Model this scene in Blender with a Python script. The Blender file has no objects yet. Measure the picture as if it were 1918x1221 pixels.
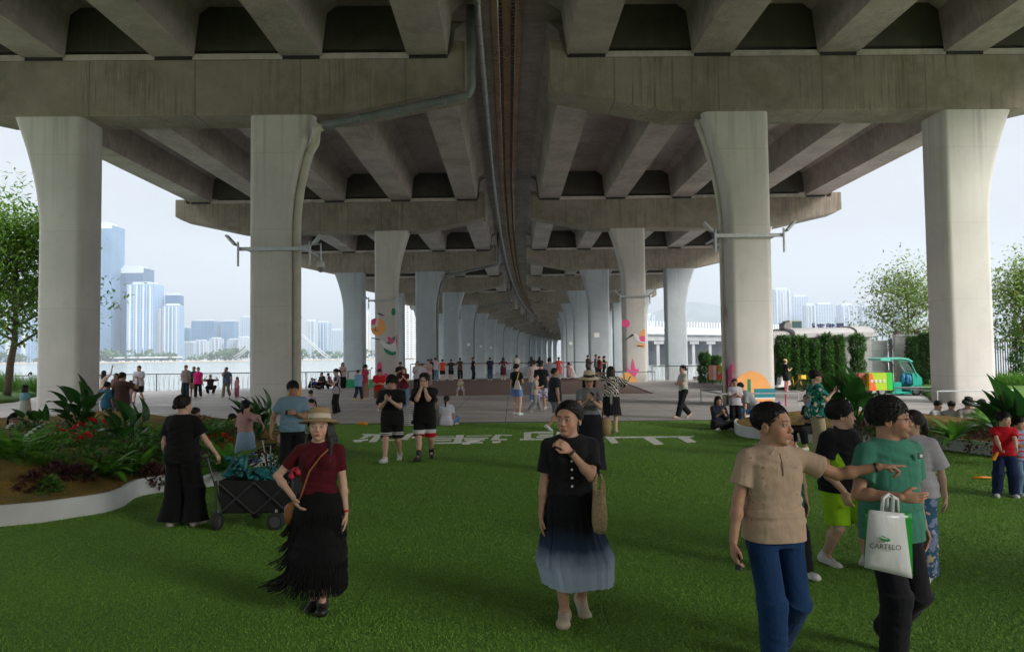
import bpy, bmesh, math, random
import numpy as np
from mathutils import Vector, Matrix
R_ = math.radians
random.seed(7)
sc = bpy.context.scene
COL = sc.collection
# ------------------------------------------------------------- camera
HC = 2.03; FPX = 1350.0; PW, PH = 1918.0, 1221.0
PITCH = math.atan(56.5/FPX); ROLL = 0.0115
Fv = Vector((0, math.cos(PITCH), math.sin(PITCH))); U0 = Vector((0, -math.sin(PITCH), math.cos(PITCH))); X0 = Vector((1,0,0))
Rv = X0*math.cos(ROLL) - U0*math.sin(ROLL); Uv = X0*math.sin(ROLL) + U0*math.cos(ROLL)
CAM = Vector((0,0,HC))
cd = bpy.data.cameras.new('camera'); co = bpy.data.objects.new('camera', cd); COL.objects.link(co)
cd.sensor_width = 36; cd.lens = 36*FPX/PW; cd.clip_start = .05; cd.clip_end = 12000
m = Matrix.Identity(4)
for i in range(3):
    m[i][0] = Rv[i]; m[i][1] = Uv[i]; m[i][2] = -Fv[i]; m[i][3] = CAM[i]
co.matrix_world = m; sc.camera = co
# ------------------------------------------------------------- world and sun
SUN_EL, SUN_AZ = R_(27), R_(128)      # azimuth measured from +Y towards +X
w = bpy.data.worlds.new('World'); sc.world = w; w.use_nodes = True
nt = w.node_tree; nt.nodes.clear()
def N(nt, t, **k):
    n = nt.nodes.new(t)
    for a, b in k.items(): setattr(n, a, b)
    return n
def L(nt, a, b): nt.links.new(a, b)
out = N(nt,'ShaderNodeOutputWorld'); mix = N(nt,'ShaderNodeMixShader'); bg1 = N(nt,'ShaderNodeBackground'); bg2 = N(nt,'ShaderNodeBackground')
sky = N(nt,'ShaderNodeTexSky'); sky.sky_type = 'NISHITA'; sky.sun_disc = False; sky.sun_elevation = SUN_EL; sky.sun_rotation = SUN_AZ
sky.dust_density = 3.0; sky.air_density = 1.2
L(nt, sky.outputs[0], bg1.inputs[0]); bg1.inputs[1].default_value = .12
tc = N(nt,'ShaderNodeTexCoord'); sp = N(nt,'ShaderNodeSeparateXYZ'); L(nt, tc.outputs['Generated'], sp.inputs[0])
ramp = N(nt,'ShaderNodeValToRGB'); L(nt, sp.outputs[2], ramp.inputs[0])
e = ramp.color_ramp.elements; e[0].position = 0.0; e[0].color = (.74,.80,.88,1); e[1].position = .42; e[1].color = (.95,.95,.955,1)
x = ramp.color_ramp.elements.new(.15); x.color = (.84,.87,.915,1)
mp = N(nt,'ShaderNodeMapping'); mp.inputs['Scale'].default_value = (1.2,1.2,5); L(nt, tc.outputs['Generated'], mp.inputs[0])
no = N(nt,'ShaderNodeTexNoise'); no.inputs['Scale'].default_value = 1.6; no.inputs['Detail'].default_value = 5; L(nt, mp.outputs[0], no.inputs['Vector'])
mr = N(nt,'ShaderNodeMapRange'); mr.inputs[1].default_value=.3; mr.inputs[2].default_value=.7; mr.inputs[3].default_value=.82; mr.inputs[4].default_value=1.08; L(nt, no.outputs[0], mr.inputs[0])
mx = N(nt,'ShaderNodeMix', data_type='RGBA', blend_type='MULTIPLY'); mx.inputs[0].default_value = 1
L(nt, ramp.outputs[0], mx.inputs[6]); L(nt, mr.outputs[0], mx.inputs[7]); zr=N(nt,'ShaderNodeMapRange'); zr.inputs[1].default_value=.30; zr.inputs[2].default_value=.9; zr.inputs[3].default_value=.325; zr.inputs[4].default_value=2.0; L(nt,sp.outputs[2],zr.inputs[0])
L(nt, mx.outputs[2], bg2.inputs[0]); L(nt,zr.outputs[0],bg2.inputs[1])
mix.inputs[0].default_value = .92; L(nt, bg1.outputs[0], mix.inputs[1]); L(nt, bg2.outputs[0], mix.inputs[2]); L(nt, mix.outputs[0], out.inputs[0])
sl = bpy.data.lights.new('sun','SUN'); sl.energy = 1.45; sl.angle = R_(24); sl.color = (1,.96,.9)
so = bpy.data.objects.new('sun', sl); COL.objects.link(so)
sd = Vector((math.sin(SUN_AZ)*math.cos(SUN_EL), math.cos(SUN_AZ)*math.cos(SUN_EL), math.sin(SUN_EL)))
so.rotation_euler = sd.to_track_quat('Z','Y').to_euler(); so.location = (0,0,60)
vs = sc.view_settings; vs.view_transform = 'Standard'; vs.look = 'None'; vs.exposure = 1.45; vs.gamma = 1; vs.use_curve_mapping = False
# ------------------------------------------------------------- picture-point helpers
def ray(px, py): return Rv*((px-PW/2)/FPX) + Uv*((PH/2-py)/FPX) + Fv
def at(px, py, Y):
    d = ray(px,py); return CAM + d*(Y/d.y)
def gnd(px, py, z=0.0):
    d = ray(px,py); return CAM + d*((z-HC)/d.z)
def hor(px): return 667 - (px-959)*ROLL
# ------------------------------------------------------------- mesh helpers
class MB:
    def __init__(s): s.v=[]; s.f=[]; s.mi=[]; s.cur=0
    def add(s, vs, fs, mi=None):
        o=len(s.v); s.v += [tuple(p) for p in vs]; s.f += [tuple(i+o for i in f) for f in fs]; s.mi += [s.cur if mi is None else mi]*len(fs)
    def box(s, a, b, M=None, mi=None):
        x0,y0,z0=a; x1,y1,z1=b
        vs=[Vector(p) for p in ((x0,y0,z0),(x1,y0,z0),(x1,y1,z0),(x0,y1,z0),(x0,y0,z1),(x1,y0,z1),(x1,y1,z1),(x0,y1,z1))]
        if M is not None: vs=[M@p for p in vs]
        s.add(vs, [(0,3,2,1),(4,5,6,7),(0,1,5,4),(1,2,6,5),(2,3,7,6),(3,0,4,7)], mi)
    def hexa(s, q0, q1, mi=None):      # two quads -> solid
        s.add(list(q0)+list(q1), [(0,3,2,1),(4,5,6,7),(0,1,5,4),(1,2,6,5),(2,3,7,6),(3,0,4,7)], mi)
    def prism(s, poly, fn, mi=None):   # poly 2d, fn(p,t) -> 3d with t 0/1
        n=len(poly); s.add([fn(p,0) for p in poly]+[fn(p,1) for p in poly], [tuple(range(n))[::-1], tuple(range(n,2*n))]+[(i,(i+1)%n,(i+1)%n+n,i+n) for i in range(n)], mi)
    def rings(s, rings, cap=True, closed=True, mi=None):
        n=len(rings[0]); vs=[p for r in rings for p in r]; fs=[]
        for k in range(len(rings)-1):
            for i in range(n if closed else n-1):
                j=(i+1)%n; fs.append((k*n+i,k*n+j,(k+1)*n+j,(k+1)*n+i))
        if cap: fs.append(tuple(range(n))[::-1]); fs.append(tuple(range((len(rings)-1)*n, len(rings)*n)))
        s.add(vs, fs, mi)
    def tube(s, pts, r, n=8, cap=True, mi=None):
        pts=[Vector(p) for p in pts]; rr = r if isinstance(r,(list,tuple)) else [r]*len(pts)
        rg=[]; ref=None
        for i,p in enumerate(pts):
            t=(pts[min(i+1,len(pts)-1)]-pts[max(i-1,0)]).normalized()
            if ref is None:
                ref = Vector((0,0,1)) if abs(t.z)<.9 else Vector((1,0,0))
            u=(ref - t*ref.dot(t)).normalized(); v=t.cross(u); ref=u
            rg.append([p+u*(rr[i]*math.cos(2*math.pi*k/n))+v*(rr[i]*math.sin(2*math.pi*k/n)) for k in range(n)])
        s.rings(rg, cap, mi=mi)
    def lathe(s, prof, c=(0,0,0), n=20, M=None, sx=1, sy=1, mi=None, cap=True):
        rg=[]
        for r,z in prof:
            q=[Vector((c[0]+sx*r*math.cos(2*math.pi*k/n), c[1]+sy*r*math.sin(2*math.pi*k/n), c[2]+z)) for k in range(n)]
            if M is not None: q=[M@p for p in q]
            rg.append(q)
        s.rings(rg, cap, mi=mi)
    def build(s, name, mat=None, parent=None, smooth=False, recalc=False):
        me=bpy.data.meshes.new(name); me.from_pydata(s.v,[],s.f)
        mats = mat if isinstance(mat,(list,tuple)) else [mat]
        for q in mats: me.materials.append(q)
        if any(s.mi): me.polygons.foreach_set('material_index', s.mi)
        if recalc:
            bm=bmesh.new(); bm.from_mesh(me); bmesh.ops.recalc_face_normals(bm, faces=bm.faces); bm.to_mesh(me); bm.free()
        if smooth: me.polygons.foreach_set('use_smooth',[True]*len(me.polygons))
        me.update()
        o=bpy.data.objects.new(name, me); COL.objects.link(o)
        if parent is not None: o.parent=parent
        return o
def tag(o, label=None, cat=None, group=None, kind=None):
    if label: o['label']=label
    if cat: o['category']=cat
    if group: o['group']=group
    if kind: o['kind']=kind
    return o
def empty(name, loc=(0,0,0), rz=0, label=None, cat=None, group=None):
    o=bpy.data.objects.new(name,None); COL.objects.link(o); o.location=loc; o.rotation_euler=(0,0,rz); o.empty_display_size=.1
    tag(o,label,cat,group); return o
# parts built in world coordinates while their thing sits at loc
def wpart(o, root):
    o.parent=root; o.matrix_parent_inverse = (Matrix.Translation(root.location) @ root.rotation_euler.to_matrix().to_4x4()).inverted(); return o
# ------------------------------------------------------------- materials
MC = {}
def mat(name, col=(.5,.5,.5), rough=.6, metal=0., var=.0, vscale=4., bump=0., bscale=30., spec=.5, coord='Object', alpha=1., trans=0., sss=0., stretch=None, attr=None, coat=0):
    if name in MC: return MC[name]
    m=bpy.data.materials.new(name); m.use_nodes=True; nt=m.node_tree; b=nt.nodes['Principled BSDF']
    b.inputs['Base Color'].default_value=(*col,1); b.inputs['Roughness'].default_value=rough; b.inputs['Metallic'].default_value=metal
    b.inputs['Specular IOR Level'].default_value=spec; b.inputs['Alpha'].default_value=alpha; b.inputs['Transmission Weight'].default_value=trans
    if coat: b.inputs['Coat Weight'].default_value=coat; b.inputs['Coat Roughness'].default_value=.1
    if sss: b.inputs['Subsurface Weight'].default_value=sss; b.inputs['Subsurface Radius'].default_value=(.012,.005,.003); b.inputs['Subsurface Scale'].default_value=1.
    tcn=N(nt,'ShaderNodeTexCoord'); src=tcn.outputs[coord]
    if stretch:
        mpn=N(nt,'ShaderNodeMapping'); mpn.inputs['Scale'].default_value=stretch; L(nt,src,mpn.inputs[0]); src=mpn.outputs[0]
    colsock=None
    if attr:
        an=N(nt,'ShaderNodeVertexColor'); an.layer_name=attr; colsock=an.outputs[0]
    if var:
        n=N(nt,'ShaderNodeTexNoise'); n.inputs['Scale'].default_value=vscale; n.inputs['Detail'].default_value=4; L(nt,src,n.inputs['Vector'])
        r=N(nt,'ShaderNodeMapRange'); r.inputs[1].default_value=.3; r.inputs[2].default_value=.7; r.inputs[3].default_value=1-var; r.inputs[4].default_value=1+var; L(nt,n.outputs[0],r.inputs[0])
        q=N(nt,'ShaderNodeMix',data_type='RGBA',blend_type='MULTIPLY'); q.inputs[0].default_value=1; q.inputs[6].default_value=(*col,1)
        if colsock: L(nt,colsock,q.inputs[6])
        L(nt,r.outputs[0],q.inputs[7]); colsock=q.outputs[2]
    if colsock: L(nt,colsock,b.inputs['Base Color'])
    if bump:
        n=N(nt,'ShaderNodeTexNoise'); n.inputs['Scale'].default_value=bscale; n.inputs['Detail'].default_value=3; L(nt,src,n.inputs['Vector'])
        bn=N(nt,'ShaderNodeBump'); bn.inputs['Strength'].default_value=bump; bn.inputs['Distance'].default_value=.02; L(nt,n.outputs[0],bn.inputs['Height']); L(nt,bn.outputs[0],b.inputs['Normal'])
    MC[name]=m; return m
# ============================================================= setting materials
def mathn(nt, op, a, b=None, clamp=False):
    n=N(nt,'ShaderNodeMath',operation=op); n.use_clamp=clamp
    for i,q in enumerate((a,b)):
        if q is None: continue
        if isinstance(q,(int,float)): n.inputs[i].default_value=q
        else: L(nt,q,n.inputs[i])
    return n.outputs[0]
def mixc(nt, fac, a, b, mode='MIX'):
    n=N(nt,'ShaderNodeMix',data_type='RGBA',blend_type=mode)
    for i,q in ((0,fac),(6,a),(7,b)):
        if isinstance(q,(int,float)): n.inputs[i].default_value=q
        elif isinstance(q,tuple): n.inputs[i].default_value=(*q,1) if len(q)==3 else q
        else: L(nt,q,n.inputs[i])
    return n.outputs[2]
def noise(nt, src, scale, detail=4, stretch=None, rough=.55):
    if stretch:
        mpn=N(nt,'ShaderNodeMapping'); mpn.inputs['Scale'].default_value=stretch; L(nt,src,mpn.inputs[0]); src=mpn.outputs[0]
    n=N(nt,'ShaderNodeTexNoise'); n.inputs['Scale'].default_value=scale; n.inputs['Detail'].default_value=detail; n.inputs['Roughness'].default_value=rough; L(nt,src,n.inputs['Vector']); return n.outputs[0]
def mrange(nt, v, a, b, c, d):
    r=N(nt,'ShaderNodeMapRange'); r.inputs[1].default_value=a; r.inputs[2].default_value=b; r.inputs[3].default_value=c; r.inputs[4].default_value=d; L(nt,v,r.inputs[0]); return r.outputs[0]
def newmat(name, rough=.8):
    m=bpy.data.materials.new(name); m.use_nodes=True; nt=m.node_tree; b=nt.nodes['Principled BSDF']; b.inputs['Roughness'].default_value=rough
    t=N(nt,'ShaderNodeTexCoord'); s=N(nt,'ShaderNodeSeparateXYZ'); L(nt,t.outputs['Object'],s.inputs[0])
    return m, nt, b, t.outputs['Object'], s.outputs
def bumpn(nt, b, h, strength, dist=.02):
    n=N(nt,'ShaderNodeBump'); n.inputs['Strength'].default_value=strength; n.inputs['Distance'].default_value=dist; L(nt,h,n.inputs['Height']); L(nt,n.outputs[0],b.inputs['Normal'])
def concrete(name, base, stain, drip=.5, board=None, bands=0, green=0.):
    m,nt,b,o,xyz=newmat(name,.88)
    big=noise(nt,o,.35,5); med=noise(nt,o,2.2,6); fine=noise(nt,o,22,4)
    c=mixc(nt, mrange(nt,big,.38,.62,0,.9), base, tuple(q*.62 for q in base))
    c=mixc(nt, mrange(nt,med,.42,.68,0,.45), c, tuple(min(1,q*1.35) for q in base)); c=mixc(nt, mrange(nt,noise(nt,o,1.1,7,None,.7),.55,.68,0,.5), c, tuple(q*.55 for q in base))
    if drip:
        d1=noise(nt,o,1.,5,(9,9,.35)); d2=noise(nt,o,.25,2)
        f=mathn(nt,'MULTIPLY', mrange(nt,d1,.5,.66,0,1), mrange(nt,d2,.42,.62,0,drip)); f=mathn(nt,'MINIMUM',f,1.)
        c=mixc(nt,f,c,stain)
        d3=noise(nt,o,1.3,4,(5,5,.25)); f2=mathn(nt,'MULTIPLY', mrange(nt,d3,.56,.7,0,1), mrange(nt,noise(nt,o,.31,2,(1,1,1)),.5,.66,0,drip*.7))
        c=mixc(nt,f2,c,tuple(min(1,q*1.55) for q in base))
    if bands:       # pour joints: thin dark lines at intervals along x
        fr=mathn(nt,'FRACT',mathn(nt,'DIVIDE',xyz[0],bands)); c=mixc(nt,mathn(nt,'MULTIPLY',mathn(nt,'LESS_THAN',fr,.014),.7),c,tuple(q*.45 for q in base))
    if board:       # form-board lines at intervals along y
        fr=mathn(nt,'FRACT',mathn(nt,'DIVIDE',xyz[1],board)); c=mixc(nt,mathn(nt,'MULTIPLY',mathn(nt,'LESS_THAN',fr,.05),.5),c,tuple(q*.5 for q in base))
    if green: c=mixc(nt,mrange(nt,noise(nt,o,.6,3),.45,.7,0,green),c,(.13,.14,.06))
    c=mixc(nt,mrange(nt,fine,.3,.8,0,.2),c,tuple(q*.6 for q in base))
    L(nt,c,b.inputs['Base Color']); bumpn(nt,b,mathn(nt,'ADD',fine,mathn(nt,'MULTIPLY',med,2.)),.35,.01)
    return m
def paint(name, base, lines=0.):
    m,nt,b,o,xyz=newmat(name,.6)
    c=mixc(nt,mrange(nt,noise(nt,o,.5,5),.35,.65,0,.7),base,tuple(q*.82 for q in base)); c=mixc(nt,mrange(nt,noise(nt,o,1.6,6,None,.7),.55,.7,0,.4),c,tuple(q*.74 for q in base))
    c=mixc(nt,mrange(nt,noise(nt,o,1.,5,(7,7,.3)),.55,.75,0,.4),c,tuple(q*.74 for q in base))
    c=mixc(nt,mrange(nt,noise(nt,o,14,3),.55,.8,0,.2),c,tuple(q*.7 for q in base))
    fr=mathn(nt,'FRACT',mathn(nt,'DIVIDE',mathn(nt,'SUBTRACT',xyz[2],1.05),3.))
    c=mixc(nt,mathn(nt,'MULTIPLY',mathn(nt,'LESS_THAN',fr,.008),.35),c,tuple(q*.5 for q in base))
    c=mixc(nt,mathn(nt,'MULTIPLY',mrange(nt,noise(nt,o,1.,6,(4,4,.12)),.50,.66,0,1),mrange(nt,xyz[2],7.,11.5,.0,.5)),c,tuple(q*.45 for q in base))
    v=N(nt,'ShaderNodeTexVoronoi'); v.inputs['Scale'].default_value=.35; L(nt,o,v.inputs[0]); c=mixc(nt,mathn(nt,'MULTIPLY',mathn(nt,'LESS_THAN',v.outputs[0],.22),.12),c,tuple(min(1,q*1.2) for q in base))
    # scuff zone near the ground
    low=mrange(nt,xyz[2],.0,.9,1,0); c=mixc(nt,mathn(nt,'MULTIPLY',low,mrange(nt,noise(nt,o,3,4),.4,.7,0,.45)),c,(.3,.28,.25))
    L(nt,c,b.inputs['Base Color']); bumpn(nt,b,noise(nt,o,9,4),.12,.01); return m
M_cap=concrete('cap_concrete',(.29,.252,.208),(.12,.095,.07),.8,None,4.1,.3)
M_gird=concrete('girder_concrete',(.37,.325,.305),(.16,.13,.11),.6,None,0)
M_slab=concrete('slab_concrete',(.36,.315,.295),(.12,.09,.07),.5,.6,0)
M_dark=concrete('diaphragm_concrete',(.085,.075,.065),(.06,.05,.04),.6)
M_cream=paint('cream_column_paint',(.61,.59,.555)); M_blue=paint('blue_grey_column_paint',(.40,.44,.47))
M_lightband=concrete('light_band_pale',(.55,.50,.46),(.3,.25,.2),.3)
M_rust=concrete('rusty_joint_concrete',(.42,.28,.19),(.10,.06,.04),1.2)
M_bolt=mat('joint_steel',(.16,.13,.11),.6,.5,var=.4,vscale=6)
M_zinc=mat('galvanised_steel',(.48,.50,.51),.42,.85,var=.12,vscale=12)
M_pipe=mat('drain_pipe_grey',(.16,.18,.18),.5,.1,var=.2,vscale=2)
M_pipec=mat('drain_pipe_cream',(.52,.50,.42),.5,0,var=.12,vscale=2)
M_black=mat('black_plastic',(.02,.02,.022),.5)
M_white=mat('white_paint',(.78,.78,.77),.5,var=.06)
def flat(name,col,rough=.6): return mat(name,col,rough,var=.05,vscale=3)
M_orange=flat('mural_orange',(.93,.42,.13)); M_pink=flat('mural_pink',(.80,.09,.28)); M_green=flat('mural_green',(.01,.24,.12)); M_mwhite=flat('mural_white',(.78,.76,.76)); M_mblack=flat('mural_black',(.03,.03,.03)); M_teal=flat('mural_teal',(.01,.22,.27))
# ============================================================= viaduct
def bx(s): return -.07 - .0105*s + (s*s/4300. if s>0 else 0)
B1Y, SPAN = 28.7, 26.0
def bent(k):
    s=SPAN*(k-1); Y=B1Y+s; th=math.atan(-.0105+(s/2150. if s>0 else 0)); c=Vector((bx(s),Y,0)); M=Matrix.Translation(c)@Matrix.Rotation(-th,4,'Z'); return M
ZB, ZC, ZG, ZS = 11.55, 13.75, 13.9, 15.95      # cap bottom, cap top, girder bottom, slab bottom
NB = 18; KB=range(-2,NB)
def flare(z, amt):
    t=max(0,(z-7.2)/(ZB-7.2)); return amt*t**1.75
def sect(x0,x1,d,r,ch0,ch1):
    # rounded rectangle outline (ccw from above), channels on the x0 / x1 sides
    P=[]
    def arc(cx,cy,a0):
        for i in range(5):
            a=R_(a0+22.5*i); P.append((cx+r*math.cos(a),cy+r*math.sin(a)))
    arc(x1-r,-d+r,-90)
    if ch1: P.extend([(x1,-.36),(x1-.13,-.27),(x1-.13,.27),(x1,.36)])
    arc(x1-r,d-r,0); arc(x0+r,d-r,90)
    if ch0: P.extend([(x0,.36),(x0+.13,.27),(x0+.13,-.27),(x0,-.36)])
    arc(x0+r,-d+r,180)
    return P
CW={(-1,1):(8.5,10.12),(1,1):(8.6,10.28),(-1,0):(16.6,18.3),(1,0):(17.15,18.95)}
def column(M, side, inner, mt, root, zb):
    a,b=CW[(side,int(inner))]
    if zb<0: b=a+2.25; a-=.05
    mb=MB(); rg=[]
    zs=[zb,.0,3.,6.,7.2,7.7,8.2,8.7,9.2,9.7,10.2,10.6,11.,11.3,ZB+.02] if zb<0 else [0,3.,6.,7.2,7.7,8.2,8.7,9.2,9.7,10.2,10.6,11.,11.3,ZB+.02]
    for z in zs:
        f=flare(z,.92 if inner else 1.0); x0,x1=(a-f,b) if inner else (a,b+f)
        P=sect(x0,x1,.8,.24,inner,not inner)
        if side<0: P=[(-x,y) for x,y in P][::-1]
        rg.append([M@Vector((x,y,z)) for x,y in P])
    mb.rings(rg,True); o=mb.build('column',mt,smooth=False); wpart(o,root)
    me=o.data
    for p in me.polygons: p.use_smooth = abs(p.normal.z)<.9
    me.set_sharp_from_angle(angle=R_(35)) if hasattr(me,'set_sharp_from_angle') else None
    return o
roots={}
for side,nm in ((-1,'left'),(1,'right')):
    c=bent(1)@Vector((side*13,0,0))
    roots[side]=empty('viaduct',c,0,'concrete road viaduct carrying the %s carriageway overhead, on %s flared columns'%(('left','cream then grey') if side<0 else ('right','cream and muralled')),'viaduct','parallel carriageways of the viaduct')
columns={}
for side in (-1,1):
    root=roots[side]; S=side
    slab=MB(); par=MB()
    for k in KB:
        M=bent(k)
        # cap beam profile in xz
        prof=[(1.68,ZC+.68),(1.68,ZB+.95),(6.4,ZB),(20.2,ZB),(24.6,ZB+.98),(25.1,ZB+1.25),(25.1,ZC+.35),(24.35,ZC+.35),(24.25,ZC),(2.35,ZC),(2.15,ZC+.68)]
        mb=MB(); mb.prism(prof,lambda p,t: M@Vector((S*p[0],-.85+1.7*t,p[1])))
        o=mb.build('cap_beam',M_cap,recalc=True); wpart(o,root)
        bv=o.modifiers.new('bevel','BEVEL'); bv.width=.04; bv.segments=1
        # bearings
        if k==5: farb=MB()
        for gx in (3.15,8.1,13.1,18.15,23.2):
            mb=MB() if k<5 else farb
            mb.box((S*gx-.72,-.80,ZC),(S*gx+.72,.55,ZG),M)
            if k<5: wpart(mb.build('bearing',M_black),root)
        if k==NB-1: tag(wpart(farb.build('far_bearings',M_black),root),kind='stuff')
        mb=MB(); mb.box((S*2.5,-.74,ZC+.002),(S*24.,-.68,ZC+.27),M); wpart(mb.build('light_band_strip',M_lightband,recalc=True),root)  # pale strip added, its colour gives the band of light under the diaphragms
        for yy in (-.62,.42):
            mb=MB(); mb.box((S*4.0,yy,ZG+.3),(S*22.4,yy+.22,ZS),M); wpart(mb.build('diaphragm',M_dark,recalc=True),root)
        for inner in (True,False):
            columns[(k,S,inner)]=column(M,S,inner,M_cream if k<=2 else M_blue,root,0 if k<=2 else -3.2)
    for k in range(-2,NB-1):
        A,B=bent(k),bent(k+1)
        for gx in (3.15,8.1,13.1,18.15,23.2):
            mb=MB(); q=[(-.8,ZG),(.8,ZG),(1.0,ZS-.35),(1.45,ZS-.02),(-1.45,ZS-.02),(-1.0,ZS-.35)]
            mb.rings([[A@Vector((S*gx+x,.75,z)) for x,z in q],[B@Vector((S*gx+x,-.75,z)) for x,z in q]])
            o=mb.build('girder',M_gird,recalc=True); wpart(o,root)
        # slab and edge parapet, continuous
        for mbx,q in ((slab,[(.36,ZS),(25.3,ZS),(25.3,ZS+.28),(.36,ZS+.28)]),(par,[(25.0,ZS+.28),(25.3,ZS+.28),(25.3,ZS+1.3),(25.0,ZS+1.3)])):
            mbx.rings([[A@Vector((S*x,0,z)) for x,z in q],[B@Vector((S*x,0,z)) for x,z in q]],cap=(k in(-2,NB-2)))
    wpart(slab.build('deck_slab',M_slab,recalc=True),root); wpart(par.build('parapet',M_gird,recalc=True),root)
# centre joint between the two decks: rust stained nosings, bolt blocks, plate
root=roots[-1]
nos=MB(); plate=MB(); bolts=MB()
for k in range(-2,NB-1):
    A,B=bent(k),bent(k+1)
    for (mbx,x0,x1,z0,z1) in ((nos,-.62,-.37,ZS-.10,ZS-.004),(nos,.37,.62,ZS-.10,ZS-.004),(plate,-.355,.355,ZS+.02,ZS+.1)):
        q=[(x0,z0),(x1,z0),(x1,z1),(x0,z1)]
        mbx.rings([[A@Vector((x,0,z)) for x,z in q],[B@Vector((x,0,z)) for x,z in q]])
    n=int(SPAN/.32) if k<5 else 20
    for i in range(n):
        t=(i+.5)/n; 
        for sx in (-.26,.26):
            p=(A@Vector((sx,0,0))).lerp(B@Vector((sx,0,0)),t); bolts.box((p.x-.075,p.y-.07,ZS-.12),(p.x+.075,p.y+.07,ZS+.02))
wpart(nos.build('joint_nosing',M_rust,recalc=True),root); wpart(plate.build('joint_plate',M_rust),root); wpart(bolts.build('joint_bolts',M_bolt),root)
# long hung pipe beside the joint
pts=[]
for k in range(-2,NB-1):
    for t in (0,.5): 
        a=bent(k)@Vector((-1.12,0,ZS-.45)); b=bent(k+1)@Vector((-1.12,0,ZS-.45)); pts.append(a.lerp(b,t))
mb=MB(); mb.tube(pts,.14,10)
for k in range(6):
    for i in range(14):
        a=bent(k)@Vector((-1.12,0,ZS-.45)); b=bent(k+1)@Vector((-1.12,0,ZS-.45)); p=a.lerp(b,i/14.); d=(b-a).normalized()
        mb.tube([p-d*.05,p+d*.05],.17,10)
wpart(mb.build('hung_pipe',M_zinc,smooth=True),root)
# drain down-pipes following the cap underside and the inner column's flare
for k in (1,3,5,8,10,12,15):
    M=bent(k); S=-1; r=.17 if k==1 else .15
    yy=-.98
    top=[M@Vector((-1.42,yy,ZS-.2)),M@Vector((-1.42,yy,ZB+.95)),M@Vector((-1.55,yy,ZB+.68)),M@Vector((-1.85,yy,ZB+.6)),M@Vector((-6.2,yy,ZB-.32)),M@Vector((-7.2,yy,ZB-.5))]
    mb=MB(); mb.tube(top,r,10)
    for t in (.15,.55,.9): 
        p=top[3].lerp(top[4],t); d=(top[4]-top[3]).normalized(); mb.tube([p-d*.07,p+d*.07],r+.03,10)
    wpart(mb.build('drain_pipe',M_pipe,smooth=True),root)
    low=[M@Vector((-7.15,yy,ZB-.48)),M@Vector((-7.45,yy+.1,ZB-.62)),M@Vector((-7.62,-.45,ZB-1.0))]
    for z in (10.0,9.4,8.8,8.2,7.6,7.0,4.,1.,.85): low.append(M@Vector((-(8.55-flare(z,.92))+.16+.03,-.42,z)))
    low.append(M@Vector((-8.36,-.42,.0 if k<3 else -3)))
    mb=MB(); mb.tube(low,r,10)
    for z in (9.,6.4,3.6,2.2): 
        x=-(8.55-flare(z,.92))+.19; mb.tube([M@Vector((x,-.42,z)),M@Vector((x,-.42,z+.05))],r+.025,10)
    wpart(mb.build('drain_pipe',M_pipec if k==1 else M_pipe,smooth=True),root)
    if k==1:
        mb=MB(); mb.tube([M@Vector((-8.36,-.42,.3)),M@Vector((-8.36,-.42,.95))],r+.012,12); wpart(mb.build('pipe_band',M_orange,smooth=True),root)
M=bent(1)
low=[]
for z in (ZB-.1,11.,10.4,9.8,9.2,8.6,8.,7.4,6.8,4.,2.,.0): low.append(M@Vector(((8.55-flare(z,.92))-.10,-.2,z)))
mb=MB(); mb.tube(low,.075,8); wpart(mb.build('drain_pipe',M_pipec,smooth=True),roots[1])
# ------------------------------------------------------------- murals painted on columns (sub-parts of the column)
def blob(cx,cy,rx,ry,n=18,rot=0,a0=0,a1=360):
    r=R_(rot); P=[]
    for i in range(n if a1-a0>=360 else n+1):
        a=R_(a0+(a1-a0)*i/n); x,y=rx*math.cos(a),ry*math.sin(a); P.append((cx+x*math.cos(r)-y*math.sin(r),cy+x*math.sin(r)+y*math.cos(r)))
    return P
def mural(col, polys, Yf, mt, name='mural', layer=0, clip=None):
    for P in polys:
        if clip: P=[(min(max(x,clip[0]),clip[1]),y) for x,y in P]
        y0=Yf-.004-.004*layer; mb=MB()
        mb.prism(P,lambda p,t: at(p[0],p[1],y0+ (.003 if t else 0)))
        o=mb.build(name,mt,recalc=True); o.parent=col
def leafp(x0,y0,x1,y1,wd,n=8):
    P=[];dx,dy=x1-x0,y1-y0; l=math.hypot(dx,dy); nx,ny=-dy/l,dx/l
    for i in range(n+1):
        t=i/n; ww=wd*math.sin(math.pi*min(1,t**.8)); P.append((x0+dx*t+nx*ww,y0+dy*t+ny*ww))
    for i in range(n-1,0,-1):
        t=i/n; ww=wd*math.sin(math.pi*min(1,t**.8)); P.append((x0+dx*t-nx*ww,y0+dy*t-ny*ww))
    return P
F1,F2=B1Y-.80,B1Y+SPAN-.80
cl=columns[(2,-1,True)]; F=F2+.0105*0
def mu(col,polys,Yf,mt,layer=0,clip=None): return mural(col,polys,Yf,mt,'mural',layer,clip)
FL=(bent(2)@Vector((-9.4,-.8,0))).y; FR=(bent(2)@Vector((9.4,-.8,0))).y; FB=(bent(1)@Vector((9.4,-.8,0))).y
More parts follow.
